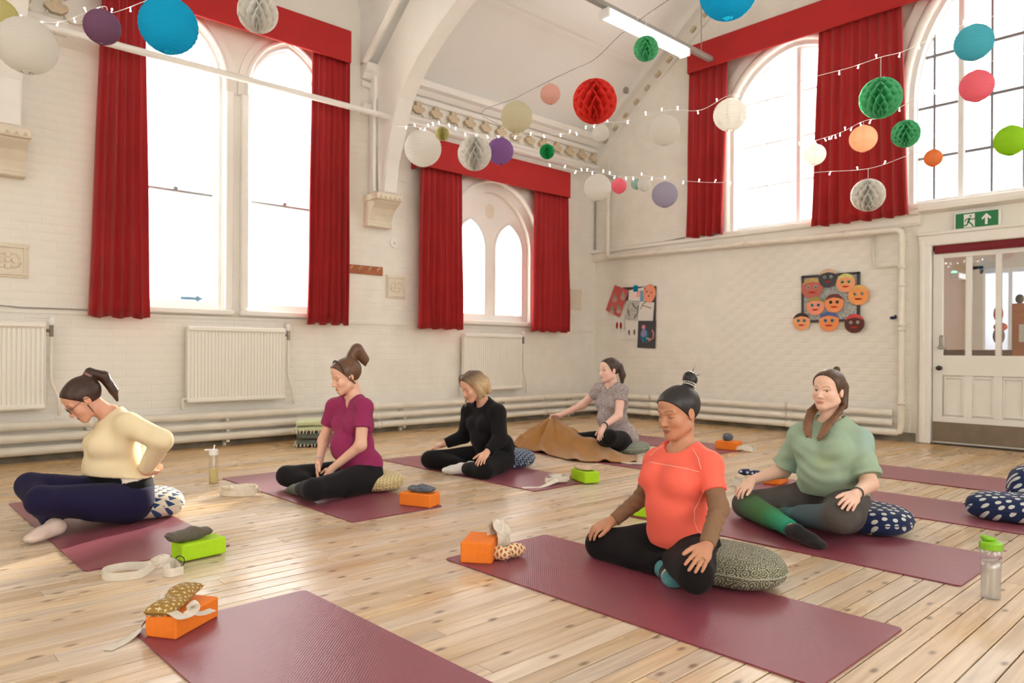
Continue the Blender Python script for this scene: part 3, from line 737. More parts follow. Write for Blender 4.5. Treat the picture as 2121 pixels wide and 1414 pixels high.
# ================================================================ radiators and heating pipes
m_rad = mat('radiator_enamel', rgb(240, 236, 226), 0.3)
m_valve = mat('valve_metal', rgb(130, 120, 105), 0.35, metal=0.8)
m_wplast = mat('white_plastic', rgb(240, 240, 238), 0.35)
RO = 0.10
def radiator(x0, x1, z0, z1, lab):
    t = thing('radiator', lab, 'radiator', ((x0 + x1) / 2, YL - RO, z0), 'white panel radiators')
    n = int((x1 - x0) / 0.0335)
    prof = []
    for i in range(n):
        a = x0 + (x1 - x0) * i / n; p = (x1 - x0) / n
        prof += [(a, 0.0), (a + p * 0.62, 0.0), (a + p * 0.72, 0.010), (a + p * 0.90, 0.010)]
    prof.append((x1, 0.0))
    front = [(a, YL - RO - 0.02 + d) for a, d in prof]
    V = [(a, y_, z) for z in (z0 + 0.045, z1 - 0.055) for a, y_ in front]; k = len(front)
    MB().add(V, [(i, i + 1, k + i + 1, k + i) for i in range(k - 1)]).box(((x0 + x1) / 2, YL - RO + 0.02, (z0 + z1) / 2), (x1 - x0, 0.055, z1 - z0 - 0.05), ch=0.006).build('front_panel', m_rad, t)
    MB().box(((x0 + x1) / 2, YL - RO, z1 - 0.028), (x1 - x0 + 0.006, 0.085, 0.055), ch=0.014).build('top_rail', m_rad, t)
    MB().box(((x0 + x1) / 2, YL - RO, z0 + 0.024), (x1 - x0 + 0.006, 0.085, 0.048), ch=0.014).build('bottom_rail', m_rad, t)
    for a in (x0 + 0.005, x1 - 0.005): MB().box((a, YL - RO + 0.012, (z0 + z1) / 2), (0.012, 0.07, z1 - z0 - 0.04), ch=0.004).build('side_panel', m_rad, t)
    for a in (x0 + 0.2, x1 - 0.2): MB().box((a, YL - 0.03, z1 - 0.2), (0.04, 0.07, 0.2)).build('wall_bracket', m_rad, t)
    vx = x1 + 0.045
    v = MB().tube([(x1 - 0.01, YL - RO, z1 - 0.075), (vx, YL - RO, z1 - 0.075)], 0.014, 8).tube([(vx, YL - RO, z1 - 0.13), (vx, YL - RO, z1 - 0.03)], 0.016, 8).build('valve', m_valve, t)
    MB().lathe((vx, YL - RO, z1 - 0.03), [(0.02, 0), (0.026, 0.01), (0.027, 0.05), (0.022, 0.075), (0.0, 0.078)], 12).build('valve_head', m_wplast, v, smooth=True)
    zz = 0.47
    MB().tube([(vx, YL - RO, z1 - 0.13), (vx, YL - RO, z0 + 0.28), (vx + 0.01, YL - RO, z0 + 0.22), (vx + 0.05, YL - RO - 0.005, z0 + 0.12), (vx + 0.06, YL - RO - 0.01, z0 + 0.05), (vx + 0.06, YL - RO - 0.01, 0.40)], 0.013, 8).build('feed_pipe', m_pipe, t, smooth=True)
    MB().tube([(x0 + 0.01, YL - RO, z0 + 0.04), (x0 - 0.04, YL - RO, z0 + 0.04), (x0 - 0.045, YL - RO, z0 + 0.03), (x0 - 0.045, YL - RO - 0.01, 0.40)], 0.013, 8).build('return_pipe', m_pipe, t, smooth=True)
    return t
def rx_(px): return LW(px, 760, RO)[0]
zt, zb = LW(490, 677, RO)[2], LW(490, 830, RO)[2]
radiator(rx_(-60), rx_(94), zb, zt, 'white panel radiator cut off by the left edge under the wall plaque')
radiator(rx_(387), rx_(589), zb, zt, 'white panel radiator under the tall double window')
radiator(rx_(960), rx_(1079), zb, zt, 'white panel radiator under the smaller arched window near the corner')
PO = 0.13
zs_ = [LW(300, 876, PO)[2] - 0.02, LW(300, 908, PO)[2] - 0.02, LW(300, 928, PO)[2]]
zs_ = [0.325, 0.215, 0.105]
for i, z in enumerate(zs_):
    r = 0.040
    yend = 3.06 + (0.05 if i < 2 else 0)
    tname = ['top', 'middle', 'lowest'][i]
    t = thing('heating_pipe', '%s of the three thick white heating pipes along the foot of the walls' % tname, 'pipe', (4.0, YL - PO, z - r), 'thick heating pipes round the hall')
    MB().tube([(-2.0, YL - PO, z), (XR - PO - 0.06, YL - PO, z), (XR - PO - 0.015, YL - PO - 0.02, z), (XR - PO, YL - PO - 0.06, z), (XR - PO, yend, z)], r, 14).build('pipe', m_pipe, t, smooth=True)
    for a in (1.7, 4.75, 7.6):
        MB().tube([(a + 0.02 * i, YL - PO, z), (a + 0.06 + 0.02 * i, YL - PO, z)], r + 0.008, 14).build('joint', m_pipe, t, smooth=True)
    for a in (6.4, 4.3):
        MB().tube([(XR - PO, a, z), (XR - PO, a + 0.06, z)], r + 0.008, 14).build('joint', m_pipe, t, smooth=True)
    for a in (1.72, 3.0, 4.4, 5.2, 6.9, 8.3):
        MB().box((a, YL - PO / 2 - 0.01, z - 0.05), (0.035, PO, 0.022)).box((a, YL - 0.03, z - 0.085), (0.03, 0.05, 0.06)).build('pipe_bracket', m_pipe, t)
# pipe riser beside the door with its elbows
yv = RW(1868, 600, PO)[1]
t = thing('pipe_riser', 'white vertical pipe rising beside the door from the heating pipes', 'pipe', (XR - PO, yv, 0.1))
MB().tube([(XR - PO, yv + 0.14, 0.105), (XR - PO, yv + 0.05, 0.105), (XR - PO, yv + 0.01, 0.12), (XR - PO, yv, 0.17), (XR - PO, yv, 2.32), (XR - PO, yv + 0.01, 2.37), (XR - PO, yv + 0.06, 2.40), (XR - PO, 7.22, 2.47), (XR - PO, 7.27, 2.48), (XR - PO, 7.29, 2.53), (XR - PO, 7.29, 3.9)], 0.036, 12).build('pipe', m_pipe, t, smooth=True)
for z in (0.42, 1.25, 1.30, 1.75, 1.95): MB().tube([(XR - PO, yv, z), (XR - PO, yv, z + 0.04)], 0.046, 12).build('joint', m_pipe, t, smooth=True)
for a in (3.6, 4.9, 6.3): MB().tube([(XR - PO, a, 2.404 + 0.0168 * (a - 3.1)), (XR - PO, a + 0.05, 2.405 + 0.0168 * (a - 3.1))], 0.045, 12).build('joint', m_pipe, t, smooth=True)
MB().tube([(XR - PO, yv, 2.0), (XR - 0.06, yv + 0.05, 2.0), (XR - 0.05, yv + 0.3, 2.0), (XR - 0.04, yv + 0.34, 2.02), (XR - 0.04, yv + 0.34, 2.38)], 0.014, 8).build('branch_pipe', m_pipe, t, smooth=True)
MB().tube([(XR - 0.02, yv + 0.06, 1.98), (XR - 0.02, yv + 0.06, 0.42)], 0.008, 6).build('cable', m_pipe, t)
# skirting: dark mottled strip behind the pipes
struct(MB().box((3.2, YL - 0.012, 0.06), (11.4, 0.024, 0.12)).build('baseboard_left', mat('mottled_skirting', rgb(150, 140, 125), 0.7, var=0.5, vscale=5)))
struct(MB().box((XR - 0.012, 5.28, 0.05), (0.024, 4.74, 0.10)).build('baseboard_right', MATS['mottled_skirting']))
# sagging cable to the left of the curtain
tag(MB().tube([(0.2, YL - 0.03, 1.36), (0.7, YL - 0.03, 1.385), (1.0, YL - 0.03, 1.375), (1.2, YL - 0.03, 1.36), (1.75, YL - 0.03, 1.362)], 0.006, 6).build('wall_cable', m_rail, base=(1.0, YL - 0.03, 1.36)), 'thin grey cable clipped along the wall above the left radiator', 'cable')
tag(MB().tube([(XR - 0.02, YL - 0.02, 4.0), (XR - 0.02, YL - 0.02, 2.58), (XR - 0.03, YL - 0.05, 2.52), (XR - 0.03, 7.3, 2.56), (XR - 0.03, 5.95, 2.64)], 0.009, 6).build('corner_cable', m_rail, base=(XR - 0.02, YL - 0.02, 2.6)), 'grey cable running down the corner and along the gable ledge', 'cable')

# ---------------------------------------------------------------- wall plaques, disc, coat hooks
def plaque(r, lab):
    t = thing('wall_plaque', lab, 'plaque', ((r[0] + r[1]) / 2, YL, r[2]), 'square terracotta wall plaques painted white')
    cx, cz, w, h = (r[0] + r[1]) / 2, (r[2] + r[3]) / 2, r[1] - r[0], r[3] - r[2]
    MB().box((cx, YL - 0.008, cz), (w, 0.022, h), ch=0.006).build('back_plate', m_stone, t)
    f = MB()
    for s in (-1, 1):
        f.box((cx, YL - 0.024, cz + s * (h / 2 - 0.03)), (w - 0.02, 0.016, 0.022), ch=0.005); f.box((cx + s * (w / 2 - 0.03), YL - 0.024, cz), (0.022, 0.016, h - 0.06), ch=0.005)
    f.build('border', m_stone, t)
    o = MB()
    k = w * 0.30
    for a in range(4):
        an = a * PI / 2 + PI / 4
        o.tube([(cx + k * math.cos(an + q), YL - 0.022, cz + k * 0.8 * math.sin(an + q) * (1 - 0.35 * abs(q))) for q in (-0.5, -0.25, 0, 0.25, 0.5)], 0.010, 6)
        o.sphere((cx + k * 0.55 * math.cos(an + PI / 4), YL - 0.02, cz + k * 0.55 * math.sin(an + PI / 4)), (0.03, 0.012, 0.03), 8, 6)
    o.sphere((cx, YL - 0.02, cz), (0.025, 0.016, 0.025), 10, 6)
    o.build('flower_relief', m_stone, t, smooth=True)
plaque(plaques[0], 'relief plaque painted white at the left edge above the radiator')
plaque(plaques[1], 'small relief plaque painted white below the coat hooks')
plaque(plaques[2], 'faint relief plaque painted white in the corner beside the last curtain')
p = LW(816, 503)
t = thing('wall_disc', 'small round white disc on the wall above the coat hooks', 'wall disc', p)
MB().prism([(p[0] + 0.062 * math.cos(2 * PI * k / 24), YL, p[2] + 0.062 * math.sin(2 * PI * k / 24)) for k in range(24)], (0, -0.018, 0)).build('plate', m_trim, t)
MB().sphere((p[0], YL - 0.02, p[2]), (0.02, 0.012, 0.02), 10, 6).build('boss', m_trim, t, smooth=True)
a0, a1 = LW(722, 550, 0.03), LW(794, 562, 0.03); zc = LW(794, 562, 0.03)[2]
t = thing('coat_rack', 'orange wooden rail of coat hooks on the wall beside the red curtain', 'coat rack', ((a0[0] + a1[0]) / 2, YL, zc))
MB().box(((a0[0] - 0.1 + a1[0]) / 2, YL - 0.012, zc), (a1[0] - a0[0] + 0.1, 0.024, 0.105), ch=0.005).build('back_board', mat('orange_wood', rgb(176, 98, 44), 0.45, var=0.25, vscale=6, stretch=(1, 1, 8)), t)
m_brass = mat('brass', rgb(214, 190, 140), 0.3, metal=0.7)
for k in range(4):
    x = a0[0] + 0.03 + k * 0.125
    MB().tube([(x, YL - 0.024, zc + 0.01), (x, YL - 0.045, zc + 0.012), (x, YL - 0.055, zc + 0.02)], 0.006, 8).sphere((x, YL - 0.058, zc + 0.022), 0.013, 10, 8).sphere((x, YL - 0.026, zc + 0.01), (0.014, 0.005, 0.018), 10, 6).build('hook', m_brass, t, smooth=True)

# ---------------------------------------------------------------- trunking with fluorescent fitting
yt = 5.40
t = thing('light_trunking', 'grey suspended trunking carrying the strip light under the ceiling', 'trunking', (7.0, yt, 4.93))
xe = on(1475, 130, 1, yt)[0]
MB().box(((3.0 + xe) / 2, yt, 4.965), (xe - 3.0, 0.075, 0.06), ch=0.006).build('channel', m_rail, t)
for x in (5.2, 8.45): MB().tube([(x, yt, 4.99), (x, yt, ZC + SLOPE * (YL - yt) - 0.02)], 0.006, 6).build('hanger', m_rail, t)
p0 = on(1252, 30, 1, yt); p1 = on(1418, 108, 1, yt)
t = thing('strip_light', 'long white fluorescent strip light fixed under the grey trunking', 'strip light', ((p0[0] + p1[0]) / 2, yt, 4.80))
x0, x1 = p0[0], p1[0]
MB().box(((x0 + x1) / 2, yt, 4.925), (x1 - x0, 0.11, 0.03), ch=0.008).build('housing', m_wplast, t)
m_tube = mat('lit_diffuser', (0.95, 0.96, 0.97), 0.4, emit=(1.0, 0.98, 0.94), estr=0.6)
MB().prism([(x0 + 0.02, yt + a, z) for a, z in [(-0.075, 4.91), (-0.065, 4.85), (-0.04, 4.82), (0.04, 4.82), (0.065, 4.85), (0.075, 4.91)]], (x1 - x0 - 0.04, 0, 0)).build('diffuser', m_tube, t)
for x in (x0, x1): MB().box((x, yt, 4.868), (0.03, 0.165, 0.105), ch=0.01).build('end_cap', m_wplast, t)

# ---------------------------------------------------------------- door, casing, exit sign, vestibule behind
y0, y1, _, zt = DOOR
m_doorp = mat('door_paint', rgb(236, 234, 226), 0.35, var=0.03, vscale=5)
d = struct(MB().box((XR + 0.03, y1 - 0.05, 1.075), (0.045, 0.10, 2.13), ch=0.004).build('door_1', m_doorp))      # lock stile
def part(nm, c, s, m, ch=0.004, par=d): return MB().box(c, s, ch=ch).build(nm, m, par)
xd = XR + 0.03
part('stile', (xd, y0 + 0.05, 1.075), (0.045, 0.10, 2.13), m_doorp)
inner0, inner1 = y0 + 0.10, y1 - 0.10
part('top_rail', (xd, (inner0 + inner1) / 2, 2.095), (0.045, inner1 - inner0, 0.09), m_doorp)
part('lock_rail', (xd, (inner0 + inner1) / 2, 0.87), (0.045, inner1 - inner0, 0.22), m_doorp)
part('bottom_rail', (xd, (inner0 + inner1) / 2, 0.16), (0.045, inner1 - inner0, 0.30), m_doorp)
mun = []
pit = (inner1 - inner0 + 0.055) / 3
for k in (1, 2):
    a = inner1 - k * pit + 0.0275
    mun.append(a)
    part('glazing_muntin', (xd, a, 1.515), (0.045, 0.055, 1.07), m_doorp); part('panel_muntin', (xd, a, 0.535), (0.045, 0.085, 0.45), m_doorp)
edges = [inner1] + sum([[a + 0.0275, a - 0.0275] for a in mun], []) + [inner0]
m_dglass = glass_mat('door_glass', (0.96, 0.97, 0.97), 0.10)
for k in range(3):
    b1, b0 = edges[2 * k], edges[2 * k + 1]
    MB().box((xd, (b0 + b1) / 2, 1.515), (0.006, b1 - b0, 1.07)).build('pane', m_dglass, d)
    part('door_panel', (xd + 0.008, (b0 + b1) / 2, 0.535), (0.016, b1 - b0, 0.45), m_doorp)
    fr = MB(); cy, cz, w_, h_ = (b0 + b1) / 2, 0.535, b1 - b0 - 0.05, 0.40
    for s in (-1, 1):
        fr.box((xd - 0.012, cy, cz + s * h_ / 2), (0.018, w_ + 0.018, 0.018), ch=0.005); fr.box((xd - 0.012, cy + s * w_ / 2, cz), (0.018, 0.018, h_), ch=0.005)
    fr.build('panel_bead', m_doorp, d)
MB().box((xd - 0.027, (y0 + y1) / 2, 0.14), (0.006, y1 - y0 - 0.02, 0.215)).build('kick_plate', mat('kick_plate_metal', rgb(140, 128, 112), 0.35, metal=0.6, var=0.15), d)
pc = RW(1951, 708, 0.0); MB().box((XR - 0.005, pc[1], pc[2]), (0.03, 0.05, 0.145), ch=0.012).build('keypad_lock', mat('lock_grey', rgb(172, 168, 158), 0.35, metal=0.5), d)
MB().sphere((XR - 0.03, pc[1], pc[2] - 0.06), (0.03, 0.035, 0.022), 10, 8).build('lock_handle', MATS['lock_grey'], d, smooth=True)
kb = RW(1946, 762, 0.03); MB().tube([(XR, kb[1], kb[2]), (XR - 0.04, kb[1], kb[2])], 0.012, 8).sphere((XR - 0.05, kb[1], kb[2]), (0.022, 0.034, 0.028), 12, 8).build('door_knob', mat('black_knob', rgb(40, 32, 28), 0.3), d, smooth=True)
cs = trim(MB().box((XR + 0.02, y1 + 0.06, 1.14), (0.16, 0.12, 2.28), ch=0.01).box((XR - 0.045, y1 + 0.085, 1.14), (0.06, 0.05, 2.27), ch=0.01), m_trim)
MB().box((XR + 0.02, y0 - 0.06, 1.14), (0.16, 0.12, 2.28), ch=0.01).build('casing', m_trim, cs)
MB().box((XR + 0.013, (y0 + y1) / 2, zt + 0.05), (0.16, y1 - y0 + 0.25, 0.12), ch=0.01).build('casing_head', m_trim, cs)
MB().box((XR - 0.02, (y0 + y1) / 2, zt + 0.125), (0.13, y1 - y0 + 0.28, 0.04), ch=0.01).build('casing_cornice', m_trim, cs)
MB().box((XR + 0.1, (y0 + y1) / 2, 0.006), (0.3, y1 - y0, 0.02)).build('threshold', m_dark, cs)
# rolled red curtain over the door glass
zr0, zr1 = RW(1947, 525, 0.03)[2], RW(1947, 507, 0.03)[2]
t = thing('door_blind', 'rolled up dark red fabric blind across the top of the door glass', 'blind', (XR - 0.02, (y0 + y1) / 2, zr0))
m_blind = mat('maroon_fabric', rgb(130, 40, 48), 0.85, var=0.1)
MB().box((XR - 0.012, (y0 + y1) / 2 - 0.02, (zr0 + zr1) / 2), (0.03, y1 - y0, zr1 - zr0), ch=0.01).build('fabric_roll', m_blind, t)
MB().box((XR - 0.03, (y0 + y1) / 2 - 0.02, zr0 + 0.03), (0.02, y1 - y0, 0.012), ch=0.004).build('fold', m_blind, t)
# emergency exit sign
e0, e1 = RW(1980, 445, 0.06), RW(2068, 473, 0.06)
ya, yb = e1[1], e0[1]; za, zb_ = RW(1980, 477, 0.06)[2], RW(1980, 444, 0.06)[2]
t = thing('exit_sign', 'green emergency exit sign with running man and arrow above the door', 'exit sign', (XR - 0.06, (ya + yb) / 2, za))
MB().box((XR - 0.04, (ya + yb) / 2, (za + zb_) / 2), (0.05, yb - ya + 0.035, zb_ - za + 0.03), ch=0.006).build('sign_case', m_wplast, t)
m_green = mat('sign_green', rgb(8, 116, 58), 0.4); m_sw = mat('sign_white', rgb(238, 240, 236), 0.5)
MB().box((XR - 0.067, (ya + yb) / 2, (za + zb_) / 2), (0.006, yb - ya, zb_ - za)).build('sign_face', m_green, t)
def sg(u, v, d=0.071): return (XR - d, yb - u * (yb - ya), za + v * (zb_ - za))       # u: 0 left .. 1 right as read
def plate(nm, pts, m, d0=0.0705, th=0.002): return MB().prism([sg(u, v, d0) for u, v in pts], (-th, 0, 0)).build(nm, m, t)
plate('arrow_mark', [(0.70, 0.18), (0.76, 0.18), (0.76, 0.62), (0.82, 0.48), (0.845, 0.58), (0.73, 0.86), (0.615, 0.58), (0.64, 0.48), (0.70, 0.62)], m_sw)
plate('doorway_mark', [(0.20, 0.10), (0.46, 0.10), (0.46, 0.92), (0.20, 0.92)], m_sw)
run = MB()
def limb(pts, w):
    for (a, b), (c, d_) in zip(pts[:-1], pts[1:]):
        asp = (zb_ - za) / (yb - ya); dx, dz = (c - a), (d_ - b) * asp; L_ = math.hypot(dx, dz); nx, nz = -dz / L_ * w, dx / L_ * w / asp
        run.prism([sg(a + nx, b + nz, 0.0730), sg(c + nx, d_ + nz, 0.0730), sg(c - nx, d_ - nz, 0.0730), sg(a - nx, b - nz, 0.0730)], (-0.002, 0, 0))
limb([(0.34, 0.68), (0.31, 0.42)], 0.028); limb([(0.31, 0.44), (0.38, 0.30), (0.43, 0.12)], 0.017); limb([(0.31, 0.44), (0.27, 0.24), (0.19, 0.22)], 0.017)
limb([(0.34, 0.66), (0.41, 0.56), (0.47, 0.62)], 0.013); limb([(0.33, 0.66), (0.25, 0.60), (0.23, 0.46)], 0.013)
run.prism([sg(0.36 + 0.026 * math.cos(2 * PI * k / 12), 0.79 + 0.026 * 2.2 * math.sin(2 * PI * k / 12), 0.073) for k in range(12)], (-0.002, 0, 0))
run.build('running_figure', m_green, t)
# blue cable end on the wall beside the pipe
bp = RW(1849, 658, 0.03)
tag(MB().sphere((XR - 0.03, bp[1], bp[2]), (0.02, 0.035, 0.02), 8, 6).sphere((XR - 0.03, bp[1] - 0.03, bp[2] + 0.01), (0.015, 0.015, 0.025), 8, 6).build('blue_tie', mat('navy_cloth', rgb(40, 50, 80), 0.8), base=(XR - 0.03, bp[1], bp[2]), smooth=True), 'small navy blue knot of cloth on the wall by the pipe', 'cloth knot')
# vestibule seen through the door glass
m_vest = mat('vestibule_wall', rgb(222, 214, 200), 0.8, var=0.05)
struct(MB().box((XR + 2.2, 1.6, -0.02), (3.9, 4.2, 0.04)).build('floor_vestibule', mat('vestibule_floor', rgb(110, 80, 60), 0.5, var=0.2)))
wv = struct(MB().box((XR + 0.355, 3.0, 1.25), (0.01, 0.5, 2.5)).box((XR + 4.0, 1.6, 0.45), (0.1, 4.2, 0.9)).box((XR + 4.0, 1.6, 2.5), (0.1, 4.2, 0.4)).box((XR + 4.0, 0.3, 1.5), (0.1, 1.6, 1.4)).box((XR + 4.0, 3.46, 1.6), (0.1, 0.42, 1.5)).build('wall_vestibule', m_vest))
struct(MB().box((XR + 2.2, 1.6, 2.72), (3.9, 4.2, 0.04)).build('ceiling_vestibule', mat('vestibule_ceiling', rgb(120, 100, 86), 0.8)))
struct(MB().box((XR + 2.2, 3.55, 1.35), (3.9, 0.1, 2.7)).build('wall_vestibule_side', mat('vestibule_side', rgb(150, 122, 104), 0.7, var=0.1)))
vw = struct(MB().box((XR + 3.98, 2.2, 2.26), (0.06, 2.2, 0.06)).box((XR + 3.98, 2.2, 0.93), (0.06, 2.2, 0.06)).build('window_%d' % (wn[0] + 1), m_frame))
for k in range(7): MB().box((XR + 3.98, 1.15 + k * 0.35, 1.6), (0.05, 0.05, 1.32)).build('glazing_bar', m_frame, vw)
for k in range(6): MB().box((XR + 3.99, 1.325 + k * 0.35, 1.6), (0.006, 0.30, 1.28)).build('pane', m_frost, vw)
t = thing('noticeboard', 'orange wooden noticeboard with pinned white paper seen through the right door pane', 'noticeboard', (XR + 0.9, 1.86, 0.0))
m_ow = mat('orange_plywood', rgb(190, 112, 48), 0.5, var=0.2, vscale=5, stretch=(1, 1, 6))
nby = on(2097, 640, 0, XR + 0.9)[1]; nzt = on(2110, 628, 0, XR + 0.9)[2]
MB().box((XR + 0.9, nby - 0.45, nzt / 2), (0.05, 0.9, nzt), ch=0.008).build('board', m_ow, t)
pz = on(2110, 690, 0, XR + 0.9)[2]
MB().box((XR + 0.873, nby - 0.20, pz), (0.004, 0.26, 0.20)).build('paper', mat('notice_paper', rgb(225, 222, 212), 0.8), t)
mlines = MB()
for k in range(5): mlines.box((XR + 0.870, nby - 0.20, pz + 0.07 - 0.03 * k), (0.002, 0.18 - 0.02 * (k % 2), 0.006))
mlines.build('printed_lines', mat('print_grey', rgb(150, 150, 150), 0.8), t)
tag(MB().sphere((XR + 0.9, nby - 0.07, nzt + 0.05), (0.04, 0.045, 0.055), 12, 8).build('small_plant_pot', mat('dark_brown', rgb(60, 44, 34), 0.6), base=(XR + 0.9, nby - 0.07, nzt), smooth=True), 'small dark rounded object on top of the orange noticeboard', 'ornament')
gp = on(1986, 572, 0, XR + 1.2); 
t = thing('vestibule_light', 'white emergency light fitting with green glow seen through the left door pane', 'lamp', gp)
MB().box(gp, (0.3, 0.10, 0.07), ch=0.012).build('lamp_body', m_wplast, t)
MB().box((gp[0] - 0.02, gp[1] + 0.045, gp[2] + 0.05), (0.05, 0.05, 0.03), ch=0.006).build('green_indicator', mat('green_lamp', (0.1, 0.8, 0.3), 0.4, emit=(0.1, 0.9, 0.3), estr=1.0), t)
m_chair = mat('stacked_chair_brown', rgb(120, 92, 76), 0.6, var=0.2)
for k in range(4):
    cx_, cy_ = XR + 1.4 + 0.5 * (k % 2), 3.05 - 0.42 * k * 0.7
    t = thing('vestibule_chair', ['brown stacking chair nearest the hinge behind the left door pane', 'brown stacking chair second behind the left door pane', 'brown stacking chair behind the middle door pane', 'brown stacking chair deepest behind the middle door pane'][k], 'chair', (cx_, cy_, 0), 'brown chairs in the vestibule')
    MB().box((cx_, cy_, 0.45), (0.42, 0.40, 0.05), ch=0.015).build('seat', m_chair, t)
    MB().box((cx_ + 0.2, cy_, 0.80), (0.04, 0.40, 0.50), ch=0.012).build('backrest', m_chair, t)
    for sx in (-0.18, 0.18):
        for sy in (-0.17, 0.17): MB().tube([(cx_ + sx, cy_ + sy, 0.0), (cx_ + sx, cy_ + sy, 0.43)], 0.012, 6).build('leg', m_rail, t)
cp = on(2068, 655, 0, XR + 0.7)
t = thing('hanging_coat', 'orange and dark coats hanging behind the middle door pane', 'coat', (cp[0], cp[1], cp[2] - 0.4))
MB().sphere((cp[0], cp[1], cp[2] + 0.03), (0.05, 0.05, 0.09), 10, 8).sphere((cp[0], cp[1] - 0.02, cp[2] - 0.12), (0.05, 0.07, 0.05), 10, 8).build('orange_cloth', mat('orange_cloth', rgb(206, 92, 60), 0.8), t, smooth=True)
MB().sphere((cp[0] + 0.02, cp[1], cp[2] - 0.22), (0.05, 0.06, 0.10), 10, 8).build('dark_cloth', m_chair, t, smooth=True)
# ================================================================ yoga props on the floor
def uv_grid(name, fn, nu, nv, m, parent=None, base=None, su=1.0, sv=1.0, closeu=True, smooth=True, uvfn=None):
    """grid surface with a UV map so that prints follow the cloth"""
    b = np.array(wloc(parent)) if parent is not None else np.array(base if base is not None else (0, 0, 0), float)
    NU = nu + (1 if closeu else 0)
    V = [np.array(fn(i / (nu if closeu else nu - 1), j / (nv - 1))) - b for i in range(NU) for j in range(nv)]
    F = [(i * nv + j, (i + 1) * nv + j, (i + 1) * nv + j + 1, i * nv + j + 1) for i in range(NU - 1) for j in range(nv - 1)]
    me = bpy.data.meshes.new(name); me.from_pydata([tuple(v) for v in V], [], F)
    uv = me.uv_layers.new(name='print')
    for po in me.polygons:
        for li in po.loop_indices:
            vi = me.loops[li].vertex_index; i, j = divmod(vi, nv); uv.data[li].uv = (i / (NU - 1) * su, j / (nv - 1) * sv) if uvfn is None else uvfn(V[vi])
    bm = bmesh.new(); bm.from_mesh(me); bmesh.ops.remove_doubles(bm, verts=bm.verts, dist=0.0002); bmesh.ops.recalc_face_normals(bm, faces=bm.faces); bm.to_mesh(me); bm.free()
    if smooth: me.polygons.foreach_set('use_smooth', [True] * len(me.polygons))
    me.materials.append(m); o = bpy.data.objects.new(name, me); COL.objects.link(o)
    if parent is not None: o.parent = parent
    else: o.location = tuple(b)
    return o
